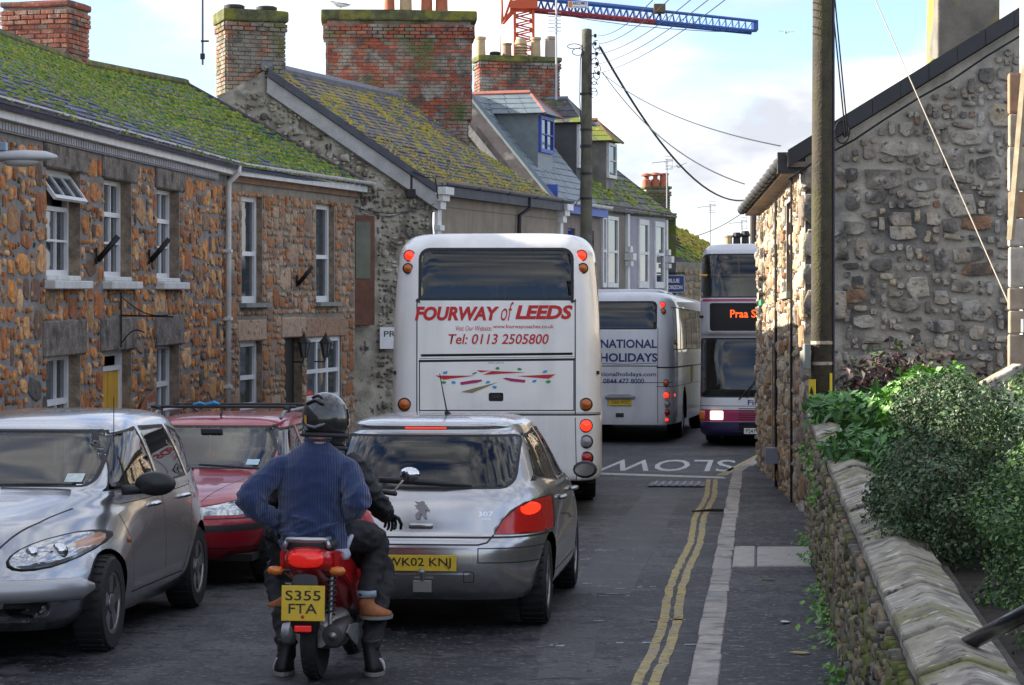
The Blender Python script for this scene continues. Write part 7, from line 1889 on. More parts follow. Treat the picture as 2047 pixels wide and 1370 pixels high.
# ------------------------------------------------------------------ scooter
SD = 14.35                       # depth of its back wheel
SX = -1.20
yaw = -.12
S = thing('red_scooter', 'red motor scooter carrying two people at the front of the queue', 'scooter', (SX, SD + .0, 0), (0, 0, yaw))
m_sred = paint('scooter_red', (.55, .012, .014), rough=.25)
m_alu = M('engine_alloy', (.34, .34, .34), .45, metal=.7, var=.3, vs=25)
m_exh = M('exhaust_steel', (.30, .29, .28), .4, metal=.8, var=.3, vs=18)
def swheel(y, r, name='wheel'):
    R = Matrix.Translation((0, y, r)) @ Matrix.Rotation(PI / 2, 4, 'Y')
    bm = bmesh.new(); prof = [(r - .085 + .0, -.035), (r - .05, -.052), (r - .015, -.046), (r, -.02), (r, .02), (r - .015, .046), (r - .05, .052), (r - .085, .035)]
    lathe(bm, prof, 36, R)
    for k in range(30):
        for s in (-1, 1): box(bm, (0, 0, 0), (.008, .014, .03), mat=R @ Matrix.Rotation(2 * PI * (k + .25 * s) / 30, 4, 'Z') @ Matrix.Translation((r - .002, 0, s * .02)))
    bmesh.ops.recalc_face_normals(bm, faces=bm.faces[:]); w = obj(name, bm, m_tyre, S, angle=.7)
    bm = bmesh.new(); lathe(bm, [(r - .08, -.03), (r - .10, -.028), (r - .11, 0), (r - .10, .028), (r - .08, .03)], 30, R); lathe(bm, [(.05, -.045), (.05, .045), (.001, .045)], 14, R)
    for k in range(5): box(bm, (0, 0, 0), (r - .12, .04, .018), mat=R @ Matrix.Rotation(2 * PI * k / 5, 4, 'Z') @ Matrix.Translation(((r - .08) / 2 + .02, 0, 0)))
    obj('rim', bm, m_alu, w, angle=.6)
swheel(.25, .25); swheel(1.48, .25)
def sloft(name, secs, mat, smooth=True, seg=16, parent=S, ex=2.6):
    """sections along y: (y, cx, cz, rx, rz)"""
    bm = bmesh.new(); rings = []
    for (y, cx_, cz_, rx, rz) in catmull(secs, 3):
        rings.append([bm.verts.new((cx_ + rx * math.copysign(abs(math.cos(a)) ** (2 / ex), math.cos(a)), y, cz_ + rz * math.copysign(abs(math.sin(a)) ** (2 / ex), math.sin(a)))) for a in [2 * PI * k / seg for k in range(seg)]])
    for i in range(len(rings) - 1):
        for k in range(seg): bm.faces.new((rings[i][k], rings[i][(k + 1) % seg], rings[i + 1][(k + 1) % seg], rings[i + 1][k]))
    bm.faces.new(rings[0]); bm.faces.new(rings[-1]); bmesh.ops.recalc_face_normals(bm, faces=bm.faces[:])
    return obj(name, bm, mat, parent, angle=1.0)
sloft('tail_fairing', [(-.04, 0, .735, .10, .05), (.0, 0, .73, .135, .075), (.12, 0, .70, .155, .11), (.35, 0, .66, .165, .15), (.6, 0, .60, .16, .19), (.82, 0, .50, .14, .20), (.92, 0, .45, .10, .14)], m_sred)
for sg in (1, -1):      # sweeping side panel
    bm = bmesh.new(); prism(bm, [(.05, .78), (.30, .76), (.62, .66), (.86, .42), (.90, .30), (.80, .32), (.55, .52), (.28, .60), (.06, .66)], .03, Matrix(((0, 0, sg, sg * .145), (1, 0, 0, 0), (0, 1, 0, 0), (0, 0, 0, 1))))
    bmesh.ops.recalc_face_normals(bm, faces=bm.faces[:]); bmesh.ops.bevel(bm, geom=bm.edges[:], offset=.008, segments=2, affect='EDGES'); obj('side_panel', bm, m_sred, S, angle=.7)
sloft('seat', [(.0, 0, .80, .10, .035), (.06, 0, .805, .14, .05), (.35, 0, .80, .15, .06), (.6, 0, .78, .14, .065), (.85, 0, .76, .11, .06), (.92, 0, .75, .07, .04)], m_blackpl)
sloft('tail_light', [(-.075, .0, .735, .07, .035), (-.06, 0, .735, .098, .048), (.0, 0, .735, .112, .056), (.03, 0, .735, .112, .056)], lampm('scooter_tail', (.70, .018, .012), .12))
bm = bmesh.new(); tube(bm, [(-.10, .18, .84), (-.115, .0, .845), (-.10, -.07, .85), (0, -.085, .852), (.10, -.07, .85), (.115, .0, .845), (.10, .18, .84)], .016, 8); tube(bm, [(-.11, .02, .845), (.11, .02, .845)], .012, 8); tube(bm, [(-.135, -.01, .80), (-.115, .0, .845)], .014, 6); tube(bm, [(.135, -.01, .80), (.115, .0, .845)], .014, 6)
obj('grab_rack', bm, M('rack_silver', (.52, .53, .54), .3, metal=.7), S, smooth=True)
for sg in (1, -1):
    bm = bmesh.new(); tube(bm, [(sg * .10, .0, .665), (sg * .145, -.01, .665)], .012, 6); st_ = obj('indicator_stalk', bm, m_blackpl, S)
    bm = bmesh.new(); lathe(bm, [(.001, -.05), (.026, -.035), (.032, 0), (.026, .035), (.001, .05)], 12, Matrix.Translation((sg * .185, -.02, .665)) @ Matrix.Rotation(PI / 2, 4, 'Y') @ Matrix.Diagonal((.9, 1.1, 1, 1))); obj('indicator', bm, lampm('scooter_amber', (.62, .16, .02)), st_, smooth=True)
sloft('rear_mudguard', [(-.06, 0, .62, .075, .03), (-.08, 0, .55, .085, .02), (-.07, 0, .44, .09, .02), (-.045, 0, .35, .085, .02), (-.03, 0, .31, .07, .015)], m_blackpl)
pl = plate(S, 'S355', .0, -.112, .485, .255, .205, two='FTA', tilt=-.08)
bm = bmesh.new(); box(bm, (0, -.104, .395), (.255, .013, .022)); obj('dealer_strip', bm, m_whitepl, pl)
letter('dealer_name', 'TREADS MOTORCYCLES', m_platel, pl, Matrix.Translation((.01, -.112, .395)) @ X90, w=.18, h=.012)
bm = bmesh.new(); lathe(bm, [(.012, 0), (.009, .01), (.001, .012)], 10, Matrix.Translation((.0, -.12, .408)) @ Matrix.Rotation(PI / 2, 4, 'X')); obj('red_fixing', bm, m_redlens, pl)
bm = bmesh.new(); box(bm, (-.005, -.095, .335), (.10, .02, .036), bev=.006); obj('reflector', bm, m_redlit if False else lampm('reflector_red', (.60, .02, .02), .12), S)
sloft('engine', [(.10, .03, .27, .07, .07), (.3, .05, .28, .12, .11), (.55, .03, .28, .13, .12), (.75, 0, .27, .10, .10)], m_alu, ex=3.2)
bm = bmesh.new(); lathe(bm, [(.012, -.02), (.03, -.02), (.062, -.012), (.066, .0), (.066, .22), (.05, .42), (.02, .46)], 20, Matrix.Translation((.155, .0, .285)) @ Matrix.Rotation(-PI / 2 + .06, 4, 'X')); obj('silencer', bm, M('silencer_black', (.06, .06, .062), .45, metal=.4, var=.2), S, angle=.6)
bm = bmesh.new(); lathe(bm, [(.026, -.024), (.024, -.005), (.001, -.004)], 14, Matrix.Translation((.155, .0, .285)) @ Matrix.Rotation(-PI / 2 + .06, 4, 'X')); obj('tail_pipe', bm, m_exh, S, smooth=True)
bm = bmesh.new(); prism(bm, [(-.1, .0), (.0, .035), (.25, .02), (.3, -.05), (.2, -.11), (.02, -.05)], .012, Matrix(((0, 0, 1, .222), (1, 0, 0, .14), (0, 1, 0, .30), (0, 0, 0, 1)))); obj('heat_shield', bm, m_alu, S)
bm = bmesh.new()
tube(bm, [(.125 + .028 * math.cos(k * .9), .06 + .028 * math.sin(k * .9) + k * .0009, .40 + k * .0042) for k in range(60)], .006, 5); obj('shock_spring', bm, m_blackpl, S)
bm = bmesh.new(); tube(bm, [(.125, .06, .34), (.125, .12, .68)], .014, 8); obj('shock_damper', bm, m_exh, S)
bm = bmesh.new(); tube(bm, [(-.10, .25, .25), (-.12, .8, .26)], .03, 8); tube(bm, [(.10, .25, .25), (.10, .7, .27)], .03, 8); obj('swing_arm', bm, m_alu, S)
bm = bmesh.new(); lathe(bm, [(.06, -.02), (.07, 0), (.06, .05), (.02, .06)], 14, Matrix.Translation((-.14, .22, .27)) @ Matrix.Rotation(-PI / 2, 4, 'Y')); obj('gear_case', bm, m_alu, S, angle=.6)
sloft('floor_board', [(.85, 0, .30, .14, .05), (1.05, 0, .28, .17, .04), (1.25, 0, .32, .16, .06)], m_blackpl)
sloft('leg_shield', [(1.22, 0, .45, .20, .20), (1.30, 0, .65, .20, .25), (1.38, 0, .78, .15, .2), (1.42, 0, .8, .1, .12)], m_sred)
bm = bmesh.new(); tube(bm, [(0, 1.48, .25), (0, 1.36, .7), (0, 1.28, 1.02)], .03, 8); obj('steering_column', bm, m_blackpl, S)
bm = bmesh.new(); tube(bm, [(-.34, 1.10, 1.05), (-.2, 1.2, 1.06), (0, 1.26, 1.03), (.2, 1.2, 1.06), (.34, 1.10, 1.05)], .016, 8); obj('handlebar', bm, m_blackpl, S, smooth=True)
for sg in (1, -1):
    bm = bmesh.new(); tube(bm, [(sg * .32, 1.14, 1.06), (sg * .385, 1.16, 1.14)], .007, 6); ms = obj('mirror_stem', bm, m_chrome, S)
    bm = bmesh.new(); lathe(bm, [(.001, -.02), (.045, -.018), (.058, 0), (.05, .02), (.02, .045), (.001, .05)], 14, Matrix.Translation((sg * .42, 1.15, 1.17)) @ Matrix.Rotation(-PI / 2, 4, 'X') @ Matrix.Diagonal((1.15, .8, 1, 1))); obj('mirror_shell', bm, m_chrome, ms, smooth=True)
for sg in (1, -1):
    bm = bmesh.new(); tube(bm, [(sg * .12, .62, .36), (sg * .27, .58, .36)], .016, 8); obj('footpeg', bm, m_blackpl, S)

# ------------------------------------------------------------------ people: one skin, clothing as children
def ering(bm, c, rx, ry, seg, rot=None):
    vs = []
    for k in range(seg):
        a = 2 * PI * k / seg; p = V((rx * math.cos(a), ry * math.sin(a), 0))
        if rot is not None: p = rot @ p
        vs.append(bm.verts.new(V(c) + p))
    return vs
def eloft(bm, secs, seg=18):
    """secs (centre, rx, ry) stacked roughly upward"""
    rg = [ering(bm, c, rx, ry, seg) for c, rx, ry in secs]
    for i in range(len(rg) - 1):
        for k in range(seg): bm.faces.new((rg[i][k], rg[i][(k + 1) % seg], rg[i + 1][(k + 1) % seg], rg[i + 1][k]))
    bm.faces.new(rg[0][::-1]); bm.faces.new(rg[-1])
def limb(bm, pts, rs, seg=12):
    q = catmull([tuple(p) + (r,) for p, r in zip(pts, rs)], 4)
    tube(bm, [V(t[:3]) for t in q], [t[3] for t in q], seg)
    for t in (q[0], q[-1]): bmesh.ops.create_uvsphere(bm, u_segments=10, v_segments=8, radius=t[3] * .99, matrix=Matrix.Translation(V(t[:3])))
def fused(name, bm, mat, parent, vox=.012, smooth_it=4, wr=0.0, keep=None):
    bmesh.ops.recalc_face_normals(bm, faces=bm.faces[:])
    me = bpy.data.meshes.new('tmp'); bm.to_mesh(me); bm.free()
    o = bpy.data.objects.new('tmp', me); COL.objects.link(o)
    r = o.modifiers.new('r', 'REMESH'); r.mode = 'VOXEL'; r.voxel_size = vox
    s = o.modifiers.new('s', 'SMOOTH'); s.iterations = smooth_it; s.factor = .5
    dg = bpy.context.evaluated_depsgraph_get(); me2 = bpy.data.meshes.new_from_object(o.evaluated_get(dg))
    bpy.data.objects.remove(o)
    me2.materials.clear(); me2.name = name
    if wr:                                   # cloth folds: ridged, stretched noise, stronger at joints
        nr = [v.normal.copy() for v in me2.vertices]
        for v, n_ in zip(me2.vertices, nr):
            q = v.co; a = noise.noise(V((q.x * 7 + q.z * 5, q.y * 7, q.z * 13 - q.x * 6))); b2 = noise.noise(V((q.x * 16 - q.z * 9, q.y * 14, q.z * 24 + q.x * 10)))
            f = (1 - abs(a)) ** 3 * .9 + b2 * .35 - .35
            k = keep(q) if keep else 1.0
            v.co = q + n_ * wr * f * k
    return link_mesh(name, me2, mat, parent, smooth=True)
def hand(bm, wrist, fwd, palm, right, curl=.9, sc=1.0):
    """palm block, four bent fingers of unequal length and a thumb from the side of the palm"""
    f = V(fwd).normalized(); n = V(palm).normalized(); n = (n - f * n.dot(f)).normalized(); s = f.cross(n) * (1 if right else -1)
    c = V(wrist) + f * .045 * sc
    m = Matrix((( f.x, s.x, n.x, c.x), (f.y, s.y, n.y, c.y), (f.z, s.z, n.z, c.z), (0, 0, 0, 1)))
    box(bm, (0, 0, 0), (.09 * sc, .08 * sc, .03 * sc), mat=m, bev=.01)
    for k, (o_, l) in enumerate(((-.03, .068), (-.01, .078), (.011, .072), (.031, .056))):
        p = V(wrist) + f * .085 * sc + s * o_ * sc; d = f.copy(); pts = [p]; 
        for j in range(3):
            ang = curl * (.35 + .35 * j); dd = f * math.cos(ang) + n * math.sin(ang); p = p + dd * l * sc * (.45, .32, .25)[j]; pts.append(p)
        tube(bm, pts, [.0095 * sc, .009 * sc, .0085 * sc, .007 * sc], 8)
    p = V(wrist) + f * .03 * sc - s * .038 * sc; pts = [p, p + (f * .5 - s * .7 + n * .2) * .035 * sc, p + (f * 1.2 - s * .75 + n * .6) * .045 * sc, p + (f * 1.7 - s * .5 + n * 1.0) * .048 * sc]
    tube(bm, pts, [.012 * sc, .011 * sc, .010 * sc, .008 * sc], 8)

m_skin = M('skin', (.50, .27, .19), .55, var=.1, vs=20)
# ribbed navy jumper
m_knit = M('navy_knit', (.013, .036, .13), .92, var=.15, vs=30)
nt = m_knit.node_tree; N = nt.nodes.new; b_ = nt.nodes['Principled BSDF']
uvn = N('ShaderNodeTexCoord'); wv = N('ShaderNodeTexWave'); wv.wave_type = 'BANDS'; wv.bands_direction = 'X'; wv.inputs['Scale'].default_value = 34; wv.inputs['Distortion'].default_value = .6; wv.inputs['Detail'].default_value = 1
nz = N('ShaderNodeTexNoise'); nz.inputs['Scale'].default_value = 220
ad = N('ShaderNodeMath'); ad.operation = 'MULTIPLY_ADD'; ad.inputs[1].default_value = .35
bp = N('ShaderNodeBump'); bp.inputs['Strength'].default_value = .8; bp.inputs['Distance'].default_value = .006
nt.links.new(uvn.outputs['Object'], wv.inputs['Vector']); nt.links.new(uvn.outputs['Object'], nz.inputs['Vector']); nt.links.new(nz.outputs[0], ad.inputs[0]); nt.links.new(wv.outputs[0], ad.inputs[2]); nt.links.new(ad.outputs[0], bp.inputs['Height']); nt.links.new(bp.outputs[0], b_.inputs['Normal'])
b_.inputs['Sheen Weight'].default_value = .35
rmul = N('ShaderNodeMapRange'); rmul.inputs[3].default_value = .72; rmul.inputs[4].default_value = 1.2
src = b_.inputs['Base Color'].links[0].from_socket; vm_ = N('ShaderNodeVectorMath'); vm_.operation = 'SCALE'
nt.links.new(wv.outputs[0], rmul.inputs[0]); nt.links.new(src, vm_.inputs[0]); nt.links.new(rmul.outputs[0], vm_.inputs['Scale']); nt.links.new(vm_.outputs[0], b_.inputs['Base Color'])
m_jeans = M('black_jeans', (.012, .012, .014), .8, var=.3, vs=12, bump=.4, bs=30)
m_jack = M('black_jacket', (.010, .010, .011), .6, var=.25, vs=10, bump=.5, bs=18)
m_tan_shoe = M('tan_suede', (.34, .125, .045), .8, var=.2, vs=25)
m_boot = M('black_boot', (.014, .014, .015), .55, var=.2, vs=20)
m_helm = M('helmet_black', (.022, .023, .025), .22, coat=.8, var=.1)

def helmet(parent, c, yawz, label_mat=m_helm, sc=1.05):
    Rz = Matrix.Translation(V(c)) @ Matrix.Rotation(yawz, 4, 'Z') @ Matrix.Rotation(-.06, 4, 'X') @ Matrix.Scale(sc, 4)
    bm = bmesh.new(); bmesh.ops.create_uvsphere(bm, u_segments=36, v_segments=24, radius=1.0)
    for v in bm.verts:
        x, y, z = v.co
        sx = .128; sy = .160 if y > 0 else .150; sz = .148 if z > 0 else .150
        v.co = V((x * sx * (1 + .05 * max(0, -z)), y * sy + (.03 * max(0, -z) if y > 0 else 0), z * sz))
        if v.co.z < -.100: v.co.z = -.100 - (v.co.z + .100) * .05
    fs = [f for f in bm.faces if f.calc_center_median().z < -.0995]
    bmesh.ops.delete(bm, geom=fs, context='FACES')
    vis = [f for f in bm.faces if f.calc_center_median().y > .055 and -.045 < f.calc_center_median().z < .055]
    vb = bmesh.new(); mp_ = {}
    for f in vis: vb.faces.new([mp_.setdefault(v, None) or mp_.__setitem__(v, vb.verts.new(v.co * 1.02)) or mp_[v] for v in f.verts])
    bmesh.ops.delete(bm, geom=vis, context='FACES')
    bmesh.ops.transform(bm, matrix=Rz, verts=bm.verts[:]); bmesh.ops.transform(vb, matrix=Rz, verts=vb.verts[:])
    h = obj('helmet', bm, label_mat, parent, smooth=True)
    md = h.modifiers.new('t', 'SOLIDIFY'); md.thickness = .012
    obj('visor', vb, M('visor', (.02, .022, .025), .05, spec=.9), h, smooth=True)
    bm = bmesh.new(); tube(bm, [Rz @ V((.122 * math.sin(a), -.140 * math.cos(a), -.098)) for a in [2 * PI * k / 20 for k in range(20)]], .012, 8, closed=True); obj('neck_roll', bm, M('helmet_lining', (.03, .03, .032), .8), h, smooth=True)
    def on(a, z, off=.004):   # point on the back of the shell
        rr_ = math.sqrt(max(0, 1 - (z / .149) ** 2)); return Rz @ V((.128 * rr_ * math.sin(a) * (1 + off * 8), -.150 * rr_ * math.cos(a) * (1 + off * 8), z))
    bm = bmesh.new(); g = [[bm.verts.new(on(-.42 + .16 * i, -.035 + .045 * j, .006)) for j in range(2)] for i in range(2)]; bm.faces.new((g[0][0], g[1][0], g[1][1], g[0][1])); obj('sticker', bm, M('sticker_orange', (.62, .30, .05), .5), h)
    bm = bmesh.new(); tube(bm, [on(a, -.06 + .05 * abs(a - .1), .01) for a in (-.3, -.1, .15, .4, .6)], [.004, .009, .010, .010, .004], 6); obj('rear_vent', bm, M('vent_grey', (.16, .165, .17), .4), h, smooth=True)
    for zz, sp_ in ((.085, .55), (.115, .4)):
        bm = bmesh.new(); tube(bm, [on(a, zz + .012 * math.cos(a * 5), .008) for a in [-sp_ + sp_ * 2 * k / 8 for k in range(9)]], [.003] + [.008] * 7 + [.003], 6); obj('top_vent', bm, m_blackpl, h, smooth=True)
    return h

def wpos(px, py, d): return P(px, py, d)
# --- passenger in the navy jumper
PB = V((SX, SD + .35, .80)); D0 = 14.62
pas = thing('person', 'scooter passenger in navy ribbed jumper and black helmet, seen from behind', 'person', PB)
def rel(p): return V(p) - PB
hipL, hipR = rel((-1.30, 14.72, .87)), rel((-1.05, 14.74, .87))
neck = rel(wpos(634, 880, D0 - .0)); headc = rel(wpos(650, 838, D0 + .06))
shL, shR = rel(wpos(560, 936, D0)), rel(wpos(686, 936, D0 + .03))
elL, elR = rel(wpos(497, 1003, D0 - .12)), rel(wpos(715, 1005, D0 - .10))
wrL, wrR = rel(wpos(560, 1050, D0 + .05)), rel(wpos(684, 1036, D0 + .12))
knR = rel(wpos(752, 1085, 14.98)); anR = rel(wpos(733, 1205, 14.78)); knL = rel((-1.45, 15.05, .84)); anL = rel((-1.35, 15.0, .46))
tc_ = lambda py, px=625: rel(wpos(px, py, D0 + .02))
bm = bmesh.new()
eloft(bm, [(tc_(1105), .15, .11), (tc_(1050), .15, .10), (tc_(990), .165, .105), (tc_(930), .185, .105), (tc_(905), .15, .09), (tc_(893), .09, .07)])
limb(bm, [neck + V((0, 0, -.05)), neck + V((.01, 0, .03)), headc], [.058, .055, .06])
bmesh.ops.create_uvsphere(bm, u_segments=18, v_segments=14, radius=.1, matrix=Matrix.Translation(headc) @ Matrix.Diagonal((.80, 1.0, 1.12, 1)))
nf = V((math.sin(-.55 * -1), math.cos(.55), 0))
bmesh.ops.create_uvsphere(bm, u_segments=8, v_segments=6, radius=.018, matrix=Matrix.Translation(headc + nf * .1 + V((0, 0, -.01))))
limb(bm, [shL, elL, wrL], [.052, .042, .03]); limb(bm, [shR, elR, wrR], [.052, .042, .03])
limb(bm, [hipR, knR, anR], [.085, .058, .04]); limb(bm, [hipL, knL, anL], [.085, .058, .04])
hand(bm, wrL, V((.75, .5, -.1)), V((.2, .3, -.4)), False, 1.0); hand(bm, wrR, V((-.75, .5, -.05)), V((-.1, .3, -.4)), True, 1.0)
limb(bm, [anR, anR + V((.04, .03, -.04))], [.035, .03])
body = fused('body', bm, m_skin, pas, .009, 2)
bm = bmesh.new()
eloft(bm, [(tc_(1104, 628), .196, .145), (tc_(1090, 627), .206, .152), (tc_(1060, 625), .196, .145), (tc_(1010, 622), .190, .136), (tc_(965, 624), .212, .142), (tc_(935, 626), .220, .135), (tc_(915, 628), .190, .118), (tc_(899, 631), .135, .098), (tc_(888, 633), .085, .082), (tc_(880, 634), .070, .072)], 26)
def mid(a, b, t, o=(0, 0, 0)): return a.lerp(b, t) + V(o)
limb(bm, [shL + V((.06, 0, .0)), shL + V((-.01, 0, -.01)), mid(shL, elL, .5, (-.02, 0, .0)), elL, mid(elL, wrL, .5), wrL], [.075, .080, .079, .074, .062, .052])
limb(bm, [shR + V((-.06, 0, .0)), shR + V((.015, 0, -.01)), mid(shR, elR, .5, (.015, 0, 0)), elR, mid(elR, wrR, .5), wrR], [.075, .080, .079, .074, .060, .050])
rr = random.Random(2)
for (a, b, t) in ((elL, wrL, .12), (elL, wrL, .35), (shL, elL, .8), (elR, wrR, .15), (shR, elR, .82)):      # folds at the elbows
    c = a.lerp(b, t); d_ = (b - a).normalized(); bmesh.ops.create_uvsphere(bm, u_segments=14, v_segments=8, radius=1, matrix=Matrix.Translation(c) @ d_.to_track_quat('Z', 'Y').to_matrix().to_4x4() @ Matrix.Diagonal((.080, .080, .018, 1)))
for (py, px, w) in ((1072, 600, .10), (1052, 655, .11), (1035, 610, .09)):      # folds at the waist
    c = tc_(py, px) + V((0, -.135, 0)); bmesh.ops.create_uvsphere(bm, u_segments=14, v_segments=8, radius=1, matrix=Matrix.Translation(c) @ Matrix.Rotation(.25 if px < 620 else -.3, 4, 'Y') @ Matrix.Diagonal((w, .018, .012, 1)))
elb = (elL, elR, wrL, wrR)
jum = fused('jumper', bm, m_knit, pas, .008, 5, wr=.026, keep=lambda q: max(.25, 1.1 - 4.5 * min((q - e).length for e in elb)) + max(0, .75 - 3.5 * abs(q.z - tc_(1075).z)))
bm = bmesh.new(); tube(bm, [tc_(881, 634) + V((.074 * math.cos(a), .076 * math.sin(a), .004)) for a in [2 * PI * k / 20 for k in range(20)]], .009, 8, closed=True); obj('collar', bm, m_knit, jum, smooth=True)
bm = bmesh.new(); eloft(bm, [(tc_(1118, 634), .19, .15), (tc_(1108, 632), .208, .158), (tc_(1096, 630), .20, .15)], 26); 
limb(bm, [tc_(1095, 688) + V((0, .0, 0)), tc_(1072, 703) + V((0, .01, 0))], [.03, .012]); obj('shirt_tail', bm, M('pale_shirt', (.48, .50, .58), .8, var=.35, vs=28), pas, smooth=True)
bm = bmesh.new()
eloft(bm, [(tc_(1135, 628) + V((0, .05, 0)), .16, .15), (tc_(1115, 628) + V((0, .03, 0)), .185, .155), (tc_(1085, 627), .18, .13)], 20)
limb(bm, [hipR + V((.0, 0, -.02)), mid(hipR, knR, .5, (.02, 0, .0)), knR, mid(knR, anR, .5), anR + V((0, 0, .05))], [.115, .098, .080, .066, .055]); limb(bm, [hipL + V((0, 0, -.02)), mid(hipL, knL, .5), knL, mid(knL, anL, .5), anL + V((0, 0, .05))], [.11, .092, .078, .066, .055])
fused('trousers', bm, m_jeans, pas, .010, 3, wr=.016)
for a_ in (anR, anL):
    bm = bmesh.new(); tube(bm, [a_ + V((0, 0, .035)), a_ + V((0, 0, .075))], .06, 14); obj('turn_up', bm, M('denim_inside', (.30, .36, .42), .8, var=.2, vs=30), pas, smooth=True)
    bm = bmesh.new(); q = a_ + V((.0, .0, -.055)); sgn = 1 if a_ is anR else -1
    eloft(bm, [(q + V((sgn * .055, .06, -.025)), .10, .12), (q + V((sgn * .05, .05, -.005)), .098, .118), (q + V((sgn * .03, .02, .02)), .07, .085), (q + V((0, 0, .05)), .046, .055), (q + V((0, 0, .085)), .044, .05)], 18); sh_ = obj('shoe', bm, m_tan_shoe, pas, smooth=True)
    bm = bmesh.new(); eloft(bm, [(q + V((sgn * .055, .06, -.045)), .098, .118), (q + V((sgn * .055, .06, -.024)), .103, .123)], 18); obj('sole', bm, M('sole_grey', (.30, .29, .27), .8), sh_)
helmet(pas, headc + V((.0, .0, .006)), -.45)

# --- rider in black in front
RB = V((SX + .03, SD + .78, .78)); rid = thing('person', 'scooter rider in black jacket and gloves, half hidden by the passenger', 'person', RB)
def rl(p): return V(p) - RB
D1 = 15.08
hc = rl(wpos(652, 868, D1 + .03)); 
s1, e1, w1 = rl(wpos(706, 932, D1)), rl(wpos(752, 1003, D1 + .12)), rl(wpos(772, 1028, D1 + .36)); s2, e2, w2 = rl(wpos(580, 935, D1)), rl(wpos(556, 1010, D1 + .12)), rl((-1.45, 15.45, 1.06))
k1, a1 = rl((-.80, 15.25, .56)), rl(wpos(742, 1268, 14.78)); k2, a2 = rl((-1.46, 15.25, .55)), rl(wpos(575, 1280, 14.80)); h1, h2 = rl((-1.05, 15.08, .86)), rl((-1.28, 15.08, .86))
tcr = lambda py, px=645: rl(wpos(px, py, D1))
def figure(bm, g):
    eloft(bm, [(tcr(1100), .15 + g, .12 + g), (tcr(1030), .155 + g, .11 + g), (tcr(960), .18 + g, .115 + g), (tcr(925), .165 + g, .10 + g), (tcr(905), .085 + g, .075 + g)], 20)
    limb(bm, [s1, e1, w1], [.055 + g, .045 + g, .032 + g * .7]); limb(bm, [s2, e2, w2], [.055 + g, .045 + g, .032 + g * .7])
bm = bmesh.new(); figure(bm, 0)
limb(bm, [tcr(905), hc], [.055, .055]); bmesh.ops.create_uvsphere(bm, u_segments=16, v_segments=12, radius=.1, matrix=Matrix.Translation(hc) @ Matrix.Diagonal((.8, 1, 1.12, 1)))
limb(bm, [h1, k1, a1], [.075, .045, .022]); limb(bm, [h2, k2, a2], [.075, .045, .022]); fused('body', bm, m_skin, rid, .011, 2)
bm = bmesh.new(); figure(bm, .028); fused('jacket', bm, m_jack, rid, .011, 3, wr=.02)
bm = bmesh.new(); hand(bm, w1, V((.2, .75, -.35)), V((0, .1, -1)), True, 2.2, 1.1); obj('glove', bm, m_jack, rid, smooth=True); bm = bmesh.new(); hand(bm, w2, V((-.1, .8, -.2)), V((0, .1, -1)), False, 2.2, 1.1); obj('glove', bm, m_jack, rid, smooth=True)
bm = bmesh.new(); eloft(bm, [(tcr(1140), .16, .15), (tcr(1100), .185, .15), (tcr(1075), .175, .13)], 18); limb(bm, [h1, h1.lerp(k1, .5), k1, k1.lerp(a1, .5), a1 + V((0, -.03, -.06))], [.105, .095, .08, .068, .062]); limb(bm, [h2, h2.lerp(k2, .5), k2, k2.lerp(a2, .5), a2 + V((0, -.03, -.06))], [.105, .095, .08, .068, .062]); fused('trousers', bm, m_jeans, rid, .012, 3, wr=.018)
for q, sgn in ((a1, 1), (a2, -1)):
    zf = -q.z - RB.z            # to the road
    bm = bmesh.new(); fwd_ = V((sgn * .28, .2, 0))
    fl = V((q.x, q.y, -RB.z + .01))
    eloft(bm, [(fl + V((sgn * .02, -.0, .015)), .062, .135), (fl + V((sgn * .02, .0, .05)), .060, .125), (fl + V((sgn * .01, -.03, .10)), .055, .085), (fl + V((0, -.04, .15)), .050, .056), (fl + V((0, -.04, .19)), .054, .060), (fl + V((0, -.04, .205)), .058, .064)], 18)
    bt = obj('boot', bm, m_boot, rid, smooth=True)
    bm = bmesh.new(); eloft(bm, [(fl + V((sgn * .02, 0, -.008)), .064, .138), (fl + V((sgn * .02, 0, .016)), .066, .14)], 18); obj('sole', bm, M('sole_pale', (.26, .25, .23), .8), bt)
    for k in range(3):
        bm = bmesh.new(); y0 = -.055 + k * .035
        tube(bm, [fl + V((sgn * (.02 + .060), y0 + .02, .025)), fl + V((sgn * (.02 + .054), y0 - .005, .06)), fl + V((sgn * (.012 + .046), y0 - .03, .095))], .0065, 5); obj('stripe', bm, m_trim, bt)
helmet(rid, hc + V((0, 0, .015)), -.2)
# ------------------------------------------------------------------ unseen cottage continuing the row, added to keep low sun off the street
F0 = Frame((-8.3, -10.0, -.7), (-5.585, 23.99, -.0), rise=.0)
H0 = thing('sun_block_cottage', 'plain unseen cottage added beyond the left edge to block the low sun', 'house', F0.pt(0, 0)); B0 = F0.pt(0, 0)
wpart('wall', F0, H0, B0, m_mort1, (0, F0.len, -.5, 5.0, -4.8, 0))
A, B, C, D = F0.pt(0, 5.05, .27), F0.pt(F0.len, 5.05, .27), F0.pt(F0.len, 6.75, -HD), F0.pt(0, 6.75, -HD)
roof_slab('roof', A, B, C, D, H0, B0, m_slate1)
bm = bmesh.new(); bm.faces.new([bm.verts.new(q) for q in (D, C, F0.pt(F0.len, 5.0, -4.9), F0.pt(0, 5.0, -4.9))]); obj('rear_roof', bm, m_slate1, H0, base=B0)

